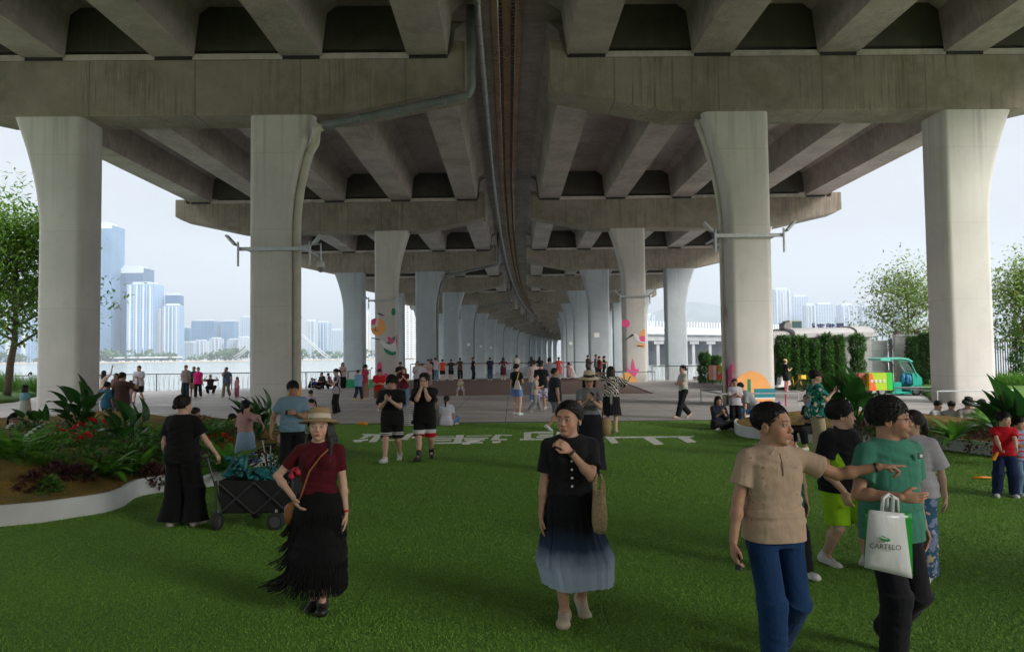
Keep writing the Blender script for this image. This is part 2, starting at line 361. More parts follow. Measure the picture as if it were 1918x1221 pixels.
for (col,F) in ((cl,FL-.01),):
    C=(695,744)
    mu(col,[blob(708,612,14,17),],F,M_orange,0,C); mu(col,[blob(700,602,7,5,rot=-35)],F,M_pink,1,C)
    mu(col,[[(694,610),(703,608),(706,596),(705,587),(711,587),(709,598),(708,610),(702,615),(695,614)]],F,M_mwhite,2,C)
    mu(col,[[(707,586),(713,587),(720,591),(719,592),(712,590),(707,588)],[(703,612),(704.5,612),(704,619),(709,619),(709,620),(702.5,620)],[(696,632),(703,633),(712,636),(712,637.5),(703,635),(696,634)]],F,M_mblack,3,C)
    mu(col,[blob(737,584,4,7),[(718,651),(722,653),(734,659),(742,659),(742,663),(735,666),(725,663),(720,657)],[(723,643),(729,637),(737,631),(740,629),(740,634),(736,642),(730,645)]],F,M_green,0,C)
    mu(col,[[(725,633),(729,630),(737,637),(737,642),(731,644)],blob(711,694,5,17),blob(721,708,5,10,rot=20),[(695,687),(699,689),(695,692)],[(741,640),(743,625),(744,628),(743,650)]],F,M_pink,1,C)
    mu(col,[[(710,637),(715,637),(723,643),(731,646),(738,642),(741,634),(742,657),(734,658),(722,653),(715,645)]],F,M_mwhite,2,C)
    mu(col,[[(720,716),(742,714),(743,724),(722,725)]],F,M_green,0,C)
col=columns[(2,1,True)]; F=FR-.01; C=(1164,1208)
mu(col,[blob(1172,606,8,7.6),[(1185,671),(1187,678),(1190,690),(1192,692),(1197,690),(1198,689),(1196,695),(1190,704),(1188,706),(1184,703),(1176,695),(1173,688),(1178,691),(1182,695),(1182,685)]],F,M_pink,1,C)
mu(col,[[(1197,630),(1200,622),(1204,617),(1208,617),(1208,630)],[(1193,643),(1208,644),(1208,651),(1200,650)],blob(1177,720,16,25,24,0,180,360)],F,M_orange,0,C)
mu(col,[[(1186,627),(1190,624),(1196,629),(1199,638),(1208,641),(1208,643),(1199,641),(1193,638)]],F,M_mwhite,1,C)
mu(col,[[(1197,633),(1200,629),(1208,629),(1208,640),(1200,639)]],F,M_pink,2,C)
mu(col,[[(1171,636),(1176,632),(1183,626),(1188,626.5),(1187,628.5),(1178,633),(1172,637)],[(1193,647),(1198,647),(1205,648),(1205,649.4),(1193,648.4)]],F,M_mblack,3,C)
mu(col,[[(1167.5,699),(1169.5,699),(1171,718),(1168.5,718)],[(1180,704),(1182,705),(1175,719),(1172.5,719)]],F,M_green,2,C)
col=columns[(1,1,True)]; F=FB-.012; C=(1371,1458)
sun_=blob(1408,752,41,57,30,0,180,360)
mu(col,[[(1371,752)]+[p for p in sun_ if p[0]>=1371]+[(1449,752)]],F,M_orange,0,C)
mu(col,[[(1400,710),(1406,710),(1407,738),(1400,738)]],F,M_green,1,C)
mu(col,[[(1412,728),(1452,727.5),(1452,744),(1413,745)]],F,M_teal,1,C)
mu(col,[[(1412,744.6),(1452,744.3),(1452,747),(1413,747)]],F,M_mwhite,2,C)
# paint on the flared inner side of that column (plane of constant x)
def atx(px,py,X):
    d=ray(px,py); return CAM+d*(X/d.x)
def side_mural(col,polys,X,mt,layer=0):
    for P in polys: mb=MB(); mb.prism(P,lambda p,t: atx(p[0],p[1],X-.006-.003*layer+(.002 if t else 0))); o=mb.build('mural',mt,recalc=True); o.parent=col
XS=(bent(1)@Vector((8.55,0,0))).x
side_mural(col,[[(1352,715),(1355,704),(1358,715),(1361,742),(1360,756),(1352,754)]],XS,M_green,0)
side_mural(col,[[(1356,662),(1359,676),(1362,715),(1361,735),(1357,715)],[(1352,686),(1357,694),(1358,712),(1354,708)],[(1364,693),(1368,681),(1371,682),(1370,692),(1364,712)],[(1364,712),(1371,704),(1371,711),(1363,728)]],XS,M_pink,1)
side_mural(col,[[(1351.5,576),(1354,574),(1355,590),(1353,594)]],XS,M_pink,0); side_mural(col,[[(1354,586),(1358,580),(1358,602),(1355,606)]],XS,M_orange,0)
# white number plates on the piers in the water
for k,S in ((5,-1),(6,-1),(7,-1),(5,1),(3,1)):
    M=bent(k); mb=MB(); xc=S*9.35; mb.box((xc-.3,-.83,4.),(xc+.3,-.803,4.5),M); o=mb.build('number_plate',M_white); o.parent=columns[(k,S,True)]
# ============================================================= ground
def polyobj(name, pts, z, mt, kind='structure'):
    mb=MB(); mb.add([(p[0],p[1],z if len(p)<3 else p[2]) for p in pts],[tuple(range(len(pts)))]); o=mb.build(name,mt)
    if o.data.polygons[0].normal.z<0: o.data.flip_normals()
    return tag(o,kind=kind)
# paving: pale cross joints every 3.9 m, thin dark seams, slab tone variation
m,nt,b,o_,xyz=newmat('paving_slabs',.75)
def seam(v,per,wd,off=0): return mathn(nt,'LESS_THAN',mathn(nt,'FRACT',mathn(nt,'DIVIDE',mathn(nt,'ADD',v,off+400.),per)),wd/per)
ix=mathn(nt,'FLOOR',mathn(nt,'DIVIDE',xyz[0],1.95)); iy=mathn(nt,'FLOOR',mathn(nt,'DIVIDE',xyz[1],1.3))
cb=N(nt,'ShaderNodeCombineXYZ'); L(nt,ix,cb.inputs[0]); L(nt,iy,cb.inputs[1]); wn=N(nt,'ShaderNodeTexWhiteNoise'); wn.noise_dimensions='2D'; L(nt,cb.outputs[0],wn.inputs['Vector'])
c=mixc(nt,wn.outputs[0],(.385,.36,.35),(.47,.44,.425)); c=mixc(nt,mrange(nt,noise(nt,o_,.3,5,(1,3,1)),.35,.7,0,.5),c,(.235,.215,.205))
c=mixc(nt,mrange(nt,noise(nt,o_,2.5,5),.4,.8,0,.35),c,(.44,.415,.395))
c=mixc(nt,seam(xyz[0],1.95,.025),c,(.08,.07,.065)); c=mixc(nt,seam(xyz[1],1.3,.03,.4),c,(.10,.09,.085)); c=mixc(nt,seam(xyz[1],3.9,.16,.35),c,(.55,.53,.51))
L(nt,c,b.inputs['Base Color']); L(nt,mrange(nt,noise(nt,o_,1.2,4),.3,.7,.45,.8),b.inputs['Roughness']); bumpn(nt,b,noise(nt,o_,40,3),.2,.005); M_pave=m
m,nt,b,o_,xyz=newmat('deck_boards_brown',.7)
c=mixc(nt,noise(nt,o_,1.,4,(.6,6,1)),(.17,.11,.095),(.25,.17,.15)); fr=mathn(nt,'LESS_THAN',mathn(nt,'FRACT',mathn(nt,'DIVIDE',xyz[1],.15)),.08); c=mixc(nt,fr,c,(.05,.035,.03)); L(nt,c,b.inputs['Base Color']); M_ramp=m
m,nt,b,o_,xyz=newmat('artificial_turf',.8)
c=mixc(nt,mrange(nt,noise(nt,o_,.6,4),.3,.7,0,1),(.14,.30,.036),(.20,.39,.058)); c=mixc(nt,mrange(nt,noise(nt,o_,55,3,(1,.6,1)),.35,.7,0,.75),c,(.04,.085,.012)); c=mixc(nt,mrange(nt,noise(nt,o_,130,2),.6,.8,0,.5),c,(.24,.38,.10))
c=mixc(nt,mrange(nt,noise(nt,o_,.22,5),.4,.65,0,.35),c,(.07,.16,.03)); nap=mathn(nt,'LESS_THAN',mathn(nt,'FRACT',mathn(nt,'DIVIDE',mathn(nt,'ADD',xyz[0],401.3),2.)),.006); c=mixc(nt,mathn(nt,'MULTIPLY',nap,.5),c,(.01,.04,.005))
L(nt,c,b.inputs['Base Color']); bumpn(nt,b,mathn(nt,'ADD',noise(nt,o_,70,3),mathn(nt,'MULTIPLY',noise(nt,o_,6,3),1.5)),.8,.03); b.inputs['Specular IOR Level'].default_value=.25; M_turf=m
m,nt,b,o_,xyz=newmat('river_water',.16)
L(nt,mixc(nt,noise(nt,o_,.01,3),(.20,.235,.23),(.26,.29,.28)),b.inputs['Base Color']); h=mathn(nt,'ADD',noise(nt,o_,.9,4,(1,1.8,1)),mathn(nt,'MULTIPLY',noise(nt,o_,.12,3,(1,2,1)),3.)); bumpn(nt,b,h,.45,.25); b.inputs['IOR'].default_value=1.33; M_water=m
m,nt,b,o_,xyz=newmat('lawn_grass',.9)
c=mixc(nt,noise(nt,o_,1.5,5),(.05,.13,.015),(.13,.26,.03)); c=mixc(nt,mrange(nt,noise(nt,o_,30,3),.4,.7,0,.6),c,(.03,.08,.01)); L(nt,c,b.inputs['Base Color']); bumpn(nt,b,noise(nt,o_,25,3),.9,.05); M_lawn=m
shore=[(-420,47),(-60,46.5),(-11.2,48.4),(-11.2,56.2),(16.5,56.2),(16.5,66),(420,70)]
land=[(-420,-120)]+shore+[(420,-120)]
polyobj('plaza_ground',land,0,M_pave)
mb=MB(); pr=[Vector((x,y,0)) for x,y in shore]
mb.rings([[p+Vector((0,.0,-.002)) for p in pr],[p+Vector((0,.05,-4)) for p in pr]],cap=False,closed=False); tag(mb.build('quay_wall',M_gird),kind='structure')
polyobj('water',[(-9000,30),(9000,30),(9000,1900),(-9000,1900)],-2.5,M_water)
M_far=mat('far_ground',(.12,.17,.08),.9,var=.3,vscale=.02)
polyobj('far_shore_ground',[(-9000,1560),(9000,1500),(9000,9000),(-9000,9000)],-1.9,M_far)
gy=22.0
polyobj('artificial_turf',[(-40,-30),(-40,gy+.5),(40,gy-.3),(40,-30)],.004,M_turf)
mb=MB(); mb.box((-40,gy+.1,0),(40,gy+.16,.03)); 
mb2=MB(); mb2.add([(-40,gy+.5,.0),(40,gy-.3,.0),(40,gy-.22,.0),(-40,gy+.58,.0),(-40,gy+.5,.03),(40,gy-.3,.03),(40,gy-.22,.03),(-40,gy+.58,.03)],[(0,3,2,1),(4,5,6,7),(0,1,5,4),(1,2,6,5),(2,3,7,6),(3,0,4,7)])
tag(mb2.build('turf_edging',mat('edge_trim',(.12,.12,.11),.7)),kind='structure')
# turf blades near the camera: ground cover nobody could count
def turf_blades():
    rs=np.random.RandomState(3); bands=[(4.2,7,4200),(7,10,2000),(10,14,800),(14,22,220)]
    P=[]
    for y0,y1,dn in bands:
        xm=y1*.73+.6; n=int((y1-y0)*2*xm*dn); x=rs.uniform(-xm,xm,n); y=rs.uniform(y0,y1,n); sc_=np.full(n,(y0+y1)/2/5.5)**.8; k=np.abs(x)<y*.73+.5
        P.append(np.stack([x,y,sc_],1)[k])
    P=np.concatenate(P); n=len(P); a=rs.uniform(0,6.283,n); h=rs.uniform(.011,.019,n)*(.8+.35*P[:,2]); wd=.0035*P[:,2]; ln=rs.uniform(0,.018,n); la=rs.uniform(0,6.283,n)
    V=np.zeros((n,3,3),np.float32)
    V[:,0]=np.stack([P[:,0]-np.cos(a)*wd,P[:,1]-np.sin(a)*wd,np.full(n,.004)],1); V[:,1]=np.stack([P[:,0]+np.cos(a)*wd,P[:,1]+np.sin(a)*wd,np.full(n,.004)],1)
    V[:,2]=np.stack([P[:,0]+np.cos(la)*ln,P[:,1]+np.sin(la)*ln,h],1)
    me=bpy.data.meshes.new('turf_blades'); me.vertices.add(n*3); me.loops.add(n*3); me.polygons.add(n)
    me.vertices.foreach_set('co',V.reshape(-1)); me.loops.foreach_set('vertex_index',np.arange(n*3,dtype=np.int32)); me.polygons.foreach_set('loop_start',np.arange(0,n*3,3,dtype=np.int32)); me.polygons.foreach_set('loop_total',np.full(n,3,np.int32))
    me.update(); me.validate()
    m,nt,b,o_,xyz=newmat('turf_blade',.6); gi=N(nt,'ShaderNodeNewGeometry')
    c=mixc(nt,gi.outputs['Random Per Island'],(.13,.30,.032),(.28,.50,.09)); c=mixc(nt,mrange(nt,noise(nt,o_,.6,4),.3,.7,.0,.35),c,(.03,.08,.008)); L(nt,c,b.inputs['Base Color']); b.inputs['Specular IOR Level'].default_value=.2
    me.materials.append(m); o=bpy.data.objects.new('turf_blades',me); COL.objects.link(o); tag(o,'short green artificial turf pile in the foreground','turf',kind='stuff')
turf_blades()
# ------------------------------------------------------------- white characters on the turf
def T1(p): return gnd(640+p[0]/5.184, 790+p[1]/5.184, .010)
def T2(p): return gnd(640+p[0]/2.74, 780+p[1]/2.74, .010)
chars=[(T1,[[(200,114),(400,120),(395,130),(205,126)],[(240,127),(315,125),(215,160),(172,160)],[(330,122),(398,122),(335,192),(262,194)],[(108,178),(255,168),(258,178),(110,188)],[(130,188),(200,185),(195,195),(125,197)]]),
(T1,[[(385,173),(575,168),(575,177),(385,180)],[(635,118),(700,108),(640,172),(570,172)],[(520,150),(600,146),(590,156),(520,158)],[(665,112),(735,110),(735,120),(665,122)],[(735,135),(800,130),(760,170),(715,172)],[(680,148),(800,143),(795,150),(680,156)]]),
(T1,[[(850,138),(1095,136),(1095,142),(850,146)],[(850,156),(1425,150),(1425,158),(850,164)],[(860,176),(1065,173),(1065,181),(860,184)],[(870,203),(1370,193),(1372,203),(875,210)],[(1115,130),(1188,130),(1160,195),(1085,196)],[(1190,172),(1390,168),(1390,175),(1190,179)],[(1230,186),(1340,183),(1250,196),(1200,200)],[(1175,207),(1250,205),(1240,217),(1170,217)]]),
(T1,[[(1210,132),(1460,127),(1455,134),(1210,138)],[(1490,125),(1575,122),(1540,133),(1525,160),(1540,170),(1445,176)],[(1570,127),(1655,125),(1650,132),(1570,133)],[(1520,168),(1608,166),(1600,174),(1520,175)],[(1462,190),(1545,188),(1540,200),(1465,203)]]),
(T2,[[(935,80),(985,78),(972,86),(970,108),(990,111),(935,113)],[(915,114),(1085,113),(1085,119),(915,120)],[(985,78),(1085,78),(1085,84),(980,84)],[(1010,92),(1085,92),(1085,97),(1010,97)],[(1000,103),(1085,103),(1085,108),(1000,108)],[(1105,80),(1150,80),(1140,119),(1095,119)]]),
(T2,[[(1395,102),(1812,99),(1800,106),(1395,109)],[(1350,103),(1394,103),(1420,134),(1385,136)],[(1545,108),(1602,108),(1650,140),(1605,143)],[(1722,107),(1778,107),(1818,130),(1770,132)]])]
M_mark=mat('turf_white_pile',(.82,.82,.80),.9,var=.15,vscale=40,bump=.5,bscale=90)
for i,(T,polys) in enumerate(chars):
    mb=MB()
    for j,P in enumerate(polys):
        q=[T(p) for p in P]; q=[(v.x,v.y,.009+.003*j) for v in q]; n=len(q); mb.add(q+[(x,y,.005) for x,y,z in q],[tuple(range(n))]+[(a,(a+1)%n,(a+1)%n+n,a+n) for a in range(n)])
    o=mb.build('painted_character',M_mark,recalc=False)
    lab=['white character on the turf farthest left, with spread slanting strokes','white character on the turf at the feet of the two boys in black','white character on the turf with long horizontal bars and a central block','white character on the turf with two curling hooks beside the long bars','white boxy character on the turf behind the woman in the ombre dress','white three-pronged character on the turf farthest right'][i]
    tag(o,lab,'ground lettering','white characters laid into the turf',kind=None)
# ------------------------------------------------------------- brown ramp up to the railing
mb=MB(); x0,x1=-7.4,6.9; ya,yb=37.6,51.9; hz=.42
mb.add([(x0,ya,.006),(x1+.3,ya,.006),(x1,yb-1,hz),(x0,yb-1,hz),(x1,yb,hz),(x0,yb,hz),(x0,yb,.0),(x1,yb,0.)],[(0,1,2,3),(3,2,4,5),(5,4,7,6),(0,3,5,6),(1,7,4,2)]); tag(mb.build('brown_ramp',M_ramp,recalc=False),kind='structure')
mb=MB(); mb.hexa([(x1+.3,ya,0),(x1+.42,ya,0),(x1+.12,yb,0),(x1,yb,0)],[(x1+.3,ya,.03),(x1+.42,ya,.03),(x1+.12,yb,hz+.03),(x1,yb,hz+.03)]); tag(mb.build('ramp_kerb',M_black,recalc=True),kind='structure')
mb=MB(); mb.box((x0-.5,ya-.22,0),(x1+1.,ya-.04,.012)); tag(mb.build('paving_strip',mat('pale_stone',(.42,.40,.38),.7)),kind='structure')
# ------------------------------------------------------------- railings
M_rail=mat('railing_dark',(.05,.05,.05),.4,.6); M_bal=mat('railing_pale',(.62,.62,.60),.45,.3)
def railing(name,A,B,z,h,label,group,lean=.10,step=.16,bal=M_bal,glass=False):
    A=Vector(A);B=Vector(B); d=(B-A); n=max(1,int(d.length/step)); d.normalize(); c=(A+B)/2
    r=empty(name,(A.x,A.y,z),0,label,'railing',group)
    mb=MB(); mb.tube([(A.x,A.y,z+h),(B.x,B.y,z+h)],.028,6); wpart(mb.build('top_rail',M_rail),r)
    if not glass:
        mb=MB()
        for i in range(n):
            p=A+(B-A)*((i+.5)/n); s=lean*(1 if i%2 else -1)
            mb.tube([(p.x-d.x*s,p.y-d.y*s,z+.05),(p.x,p.y,z+h-.02)],.011,4,False)
        o=wpart(mb.build('balusters',bal),r); 
        mb=MB(); mb.tube([(A.x,A.y,z+.06),(B.x,B.y,z+.06)],.02,4); wpart(mb.build('bottom_rail',bal),r)
    m=max(2,int((B-A).length/2.4)+1)
    for i in range(m):
        p=A+(B-A)*(i/(m-1)); mb=MB(); mb.box((p.x-.022,p.y-.022,z),(p.x+.022,p.y+.022,z+h)); wpart(mb.build('post',M_rail),r)
    if glass:
        mb=MB(); mb.tube([(A.x,A.y,z+.1),(B.x,B.y,z+.1)],.012,4); mb.tube([(A.x,A.y,z+.5),(B.x,B.y,z+.5)],.006,4); wpart(mb.build('wires',M_bal),r)
    return r
railing('railing',(-60,46.2,0),(-11.3,48.1,0),0,1.12,'long railing with pale balusters along the river on the left','riverside railings')
railing('railing',(-11.0,48.3,0),(-11.0,55.9,0),0,1.12,'short side railing beside the left grey pier','riverside railings')
railing('railing',(10.8,55.9,0),(16.3,55.9,0),0,1.12,'railing with pale balusters between the muralled column and the hedge','riverside railings')
railing('railing',(x0+.1,yb-.15,0),(x1-.1,yb-.15,0),hz,1.12,'thin dark rail across the top of the brown ramp where people lean','riverside railings',glass=True)
def ring_rail(cx,cy,rx,ry,h,label):
    r=empty('column_guard_rail',(cx,cy,0),0,label,'guard rail','low guard rails round the columns'); P=[(cx-rx,cy-ry,h),(cx+rx,cy-ry,h),(cx+rx,cy+ry,h),(cx-rx,cy+ry,h),(cx-rx,cy-ry,h)]
    mb=MB(); mb.tube(P,.03,6); wpart(mb.build('rail',M_zinc),r)
    for p in P[:4]: mb=MB(); mb.tube([(p[0],p[1],0),p],.025,6); wpart(mb.build('post',M_zinc),r)
M=bent(1); p=M@Vector((17.8,0,0)); ring_rail(p.x-.2,p.y,1.45,1.5,.52,'low steel rail round the far right cream column'); p=M@Vector((9.4,0,0)); ring_rail(p.x,p.y,1.45,1.5,.52,'low steel rail round the column painted with an orange sun')
M=bent(2); p=M@Vector((9.3,0,0)); ring_rail(p.x,p.y,1.4,1.35,.75,'low steel rail round the column painted with a pink flower')
# ------------------------------------------------------------- light brackets and camera on the columns
def bracket(k,xa,xb,yf,z,label,s=1.,cam=False,frontx=0):
    M=bent(k); r=empty('floodlight_bracket',M@Vector(((xa+xb)/2,yf,z)),0,label,'floodlight bracket','floodlight brackets clamped to the columns')
    mb=MB(); mb.box((xa,yf-.14,z-.07*s),(xb,yf-.06,z+.07*s),M); wpart(mb.build('cross_bar',M_zinc),r)
    mb=MB(); mb.box((xa+.22,yf-.06,z-.04),(xa+.28,yf+2.,z+.04),M); wpart(mb.build('clamp_arm',M_zinc),r); mb=MB(); mb.box((xb-.28,yf-.06,z-.04),(xb-.22,yf+2.,z+.04),M); wpart(mb.build('clamp_arm',M_zinc),r)
    for x,sd in ((xa,-1),(xb,1)):
        mb=MB(); mb.tube([M@Vector((x,yf-.2,z-.68*s)),M@Vector((x,yf-.2,z+.26*s))],.045*s,6); wpart(mb.build('hanging_rod',M_zinc),r)
        mb=MB(); a=R_(48); T=M@Matrix.Translation((x+sd*.28*s,yf-.16,z+.34*s))@Matrix.Rotation(-a*sd,4,'Y'); mb.box((-.24*s,-.16,-.05),(.24*s,.16,.03),T); mb.tube([M@Vector((x,yf-.16,z+.05)),M@Vector((x+sd*.14,yf-.16,z+.22))],.025,5)
        f=wpart(mb.build('floodlight',M_zinc),r); mb=MB(); mb.box((-.2*s,-.13,-.056),(.2*s,.13,-.05),T); g=mb.build('lens',mat('lens_glass',(.5,.52,.5),.1)); g.parent=f; g.matrix_parent_inverse=Matrix.Translation(-r.location)if False else Matrix.Identity(4)
    return r
bracket(1,-10.45,-7.7,-.8,6.28,'floodlight bracket on the left cream column beside the drain pipe')
bracket(1,8.0,10.65,-.8,6.62,'floodlight bracket on the right cream column above the orange sun')
bracket(2,-10.5,-8.3,-.8,6.3,'smaller floodlight bracket above the left bird mural',.9)
bracket(2,8.3,10.5,-.8,6.4,'smaller floodlight bracket above the right bird mural',.9)
M=bent(1); c=M@Vector((-7.3,-.9,5.55)); r=empty('security_camera',c,0,'white dome security camera hanging from an arm beside the left column pipe','camera')
mb=MB(); mb.tube([M@Vector((-8.2,-.9,6.35)),M@Vector((-7.3,-.9,6.45)),M@Vector((-7.3,-.9,5.7))],.035,6); wpart(mb.build('arm',M_zinc),r)
mb=MB(); mb.lathe([(.05,.25),(.13,.2),(.16,.08),(.16,-.02)],c,14); wpart(mb.build('housing',mat('camera_shell',(.55,.55,.53),.4),smooth=True),r)
mb=MB(); mb.lathe([(.15,-.03),(.14,-.1),(.09,-.18),(.02,-.21)],c,14); wpart(mb.build('dome',mat('dome_glass',(.25,.25,.25),.15),smooth=True),r)
# ============================================================= far shore and city
def winmat(name, wall, glass, sx, sz, fx=.5, fz=.5, rough=.3, metal=0.):
    m,nt,b,o_,xyz=newmat(name,rough); n=N(nt,'ShaderNodeNewGeometry'); s=N(nt,'ShaderNodeSeparateXYZ'); L(nt,n.outputs['Normal'],s.inputs[0])
    u=mathn(nt,'ADD',xyz[0],mathn(nt,'MULTIPLY',xyz[1],1.))
    a=mathn(nt,'LESS_THAN',mathn(nt,'FRACT',mathn(nt,'DIVIDE',u,sx)),fx); c=mathn(nt,'LESS_THAN',mathn(nt,'FRACT',mathn(nt,'DIVIDE',xyz[2],sz)),fz)
    g=mathn(nt,'MULTIPLY',a,c); vr=mixc(nt,mrange(nt,noise(nt,o_,.03,4),.3,.7,0,1),glass,tuple(min(1,q*1.6+.02) for q in glass)); L(nt,mixc(nt,g,wall,vr),b.inputs['Base Color']); return m
W={'glassblue':winmat('tower_glass_blue',(.17,.26,.37),(.06,.14,.25),9,3.8,.86,.8),'glassdark':winmat('tower_glass_dark',(.10,.17,.27),(.03,.08,.16),7,4,.85,.8),
'silver':winmat('tower_silver',(.40,.48,.58),(.05,.16,.32),7.,3.6,.7,.75),'white':winmat('block_white',(.66,.66,.65),(.05,.07,.10),8,4.5,.6,.42,.7),'pale':winmat('block_pale',(.40,.46,.54),(.10,.17,.28),6,3.2,.55,.5,.7),'slab':winmat('slab_pale',(.45,.49,.56),(.12,.20,.32),11,3.2,.45,.6,.7)}
M_roofcap=mat('tower_crown',(.55,.60,.64),.4)
def tower(px0,px1,top,Y,mt,label,cat='tower',group='high-rise towers across the water',dep=None,crown=0,side=0,steps=None):
    a=at(px0,665,Y);b=at(px1,665,Y); h=at((px0+px1)/2,top,Y).z; w_=b.x-a.x; dep=dep or w_*.8; cx=(a.x+b.x)/2
    r=empty('apartment_tower' if mt in('pale','slab','white') else 'office_tower',(cx,Y,-1.9),0,label,cat,group)
    mb=MB(); mb.box((a.x,Y,-1.9),(b.x,Y+dep,h)); wpart(mb.build('facade',W[mt]),r)
    mb=MB(); hh=h*.02+2; mb.box((a.x+w_*.15,Y+dep*.15,h),(b.x-w_*.2,Y+dep*.85,h+hh)); wpart(mb.build('rooftop',M_roofcap),r)
    if crown:
        mb=MB(); mb.box((a.x-.3,Y-.6,h-crown),(b.x+.3,Y-.05,h+.5)); wpart(mb.build('crown',M_roofcap),r)
    for i in range(side):      # projecting vertical fins give relief
        mb=MB(); x=a.x+w_*(i+.5)/side; mb.box((x-w_*.03,Y-2.,-1.9),(x+w_*.03,Y-.05,h-3)); wpart(mb.build('fin',M_roofcap),r)
    return r
tw=[(-40,65,562,1720,'slab','wide pale residential tower behind the left tree'),(68,86,548,1760,'pale','narrow pale tower hidden by the far left column'),(150,207,422,1650,'glassblue','tallest blue glass tower rising beside the far left column'),(205,216,548,1700,'pale','slender grey tower between the tallest tower and the dark glass one'),
(215,267,502,1690,'glassdark','dark blue glass tower with a pale sloping crown'),(236,287,532,1620,'silver','silver finned glass tower in front of the dark blue tower'),(286,304,582,1640,'white','white gridded office block with square windows'),(304,334,572,1630,'silver','stepped silver tower right of the white gridded block'),(308,334,553,1660,'glassdark','grey louvred tower top behind the stepped silver tower'),(328,336,581,1670,'white','thin white gridded slice beside the stepped tower'),
(336,352,614,1850,'glassblue','low blue block right of the stepped tower'),(358,400,601,1900,'glassblue','broad blue twin office block over the tree line'),(414,439,602,1920,'glassblue','blue slab tower standing alone left of the big column'),(450,474,594,1950,'pale','grey slab tower cut off by the left cream column'),
(336,362,641,1780,'pale','low white housing row under the blue block'),(362,385,638,1800,'slab','pale housing block in front of the twin office block'),(392,413,634,1850,'slab','cream housing block between the blue towers'),(424,447,636,1850,'pale','pale stepped housing left of the column'),(444,466,632,1830,'slab','white ribbed housing beside the left cream column'),
(572,592,601,1800,'slab','pale ribbed tower right of the drain pipe'),(590,616,604,1850,'silver','silver tower with a dark slot right of the drain pipe'),(616,640,618,2000,'pale','hazy stepped towers left of the grey pier'),(680,692,586,1700,'white','white gridded tower left of the bird mural'),(748,776,568,1500,'white','large gridded office block seen between two piers'),(636,650,629,2050,'glassblue','low hazy block behind the left grey pier'),
(1196,1228,590,1300,'slab','white apartment block between the muralled column and pier'),(1452,1487,543,1750,'slab','tallest pale tower right of the sun column'),(1487,1519,556,1800,'pale','pale tower second from the sun column'),(1512,1531,571,1700,'slab','narrow twin tower behind the rooftop sign'),(1532,1566,570,1720,'pale','broad ribbed tower above the air handling box'),(1578,1606,571,1760,'slab','broad ribbed tower above the gate lodge roof'),(1604,1618,597,1900,'pale','low hazy tower above the lodge vault'),(1618,1642,573,1850,'pale','hazy tower left of the right hand tree'),(1566,1580,594,1950,'glassblue','low hazy block between two ribbed towers'),(1640,1672,590,1950,'slab','faint tower seen through the right hand tree'),(1690,1712,582,1950,'pale','faint tower beside the far right column'),(1480,1700,612,2100,'pale','long hazy row of low housing behind the lodge'),(-60,60,600,1600,'silver','broad glass office slab beyond the far left tree')]
for i,t in enumerate(tw): tower(*t,crown=12 if i==4 else (8 if i==2 else 0),side=4 if t[4]=='silver' else (3 if t[4]=='slab' else 0))
# promenade, tree belts on the far shore (one mass each)
def belt(name,x0,x1,Y,h,seed,col,label,cat='trees'):
    rs=np.random.RandomState(seed); mb=MB(); n=int((x1-x0)/7)
    tet=[(0,1,2),(0,2,3),(0,3,1),(1,3,2)]
    for i in range(n):
        cx=x0+(x1-x0)*rs.rand(); cy=Y+rs.rand()*40; H=h*(.35+.65*rs.rand()**.7)*(1+.25*math.sin(cx*.02)); 
        for j in range(16):
            a=rs.rand()*6.28; e=rs.uniform(-.3,1.4); rr=H*.5; p=np.array([cx+math.cos(a)*math.cos(e)*rr*1.3,cy+math.sin(a)*rr,-1.9+H*.5+math.sin(e)*H*.5]); s=H*.28
            v=[p+rs.normal(0,1,3)*s*.6 for _ in range(4)]; mb.add([tuple(q) for q in v],tet)
    return tag(mb.build(name,mat(name+'_leaf',col,.9,var=.35,vscale=.05)),label,cat,kind='stuff')
belt('far_shore_trees',-1150,-60,1540,24,4,(.035,.09,.03),'dense green tree belt along the far shore across the river')
belt('far_shore_trees',150,1500,1540,16,5,(.04,.09,.035),'low tree belt on the far shore behind the right side')
mb=MB(); rs=random.Random(4)
for i in range(150):
    x=-1150+i*7.4+rs.uniform(-2,2); h=rs.uniform(1,4); mb.box((x,1512,-2),(x+rs.uniform(2,6),1516,-1.9+h))
tag(mb.build('promenade_huts',mat('promenade_pale',(.7,.68,.64),.7)),'row of small pale promenade structures on the far bank','huts',kind='stuff')
mb=MB(); mb.box((-1400,1500,-2.6),(-40,1506,-.2)); mb.box((-1400,1494,-2.6),(-40,1500,-1.4)); tag(mb.build('far_bank_wall',mat('sandy_bank',(.50,.42,.34),.9,var=.3,vscale=.1)),'low sandy embankment wall on the far bank','embankment')
# long low white hall roof in front of the towers
a=at(212,663,1560);b=at(334,663,1560); r=empty('riverside_hall',(a.x,1560,-1.9),0,'long low white roofed hall in front of the glass towers','hall'); mb=MB(); mb.box((a.x,1540,7),(b.x,1580,9.5)); wpart(mb.build('roof',M_white),r); mb=MB(); mb.box((a.x+12,1546,-1.9),(b.x-12,1576,7)); wpart(mb.build('wall',W['glassdark']),r)
# white twin-rib arch far across the river
r=empty('arch_bridge',at(520,668,1450),0,'white twin-ribbed arch far across the river behind the left column','arch')
for off in (0,9):
    P=[]
    for i in range(15):
        t=i/14; px=438+(606-438)*t; px=438+180*t; py=668+off*.6-(55+off*.3)*math.sin(math.pi*t)**1.3; P.append(at(px,py,1450+off*4))
    mb=MB(); mb.tube(P,1.3,6); wpart(mb.build('arch_rib',mat('arch_grey',(.40,.42,.44),.6),smooth=True),r)
for s_ in (462,): pass
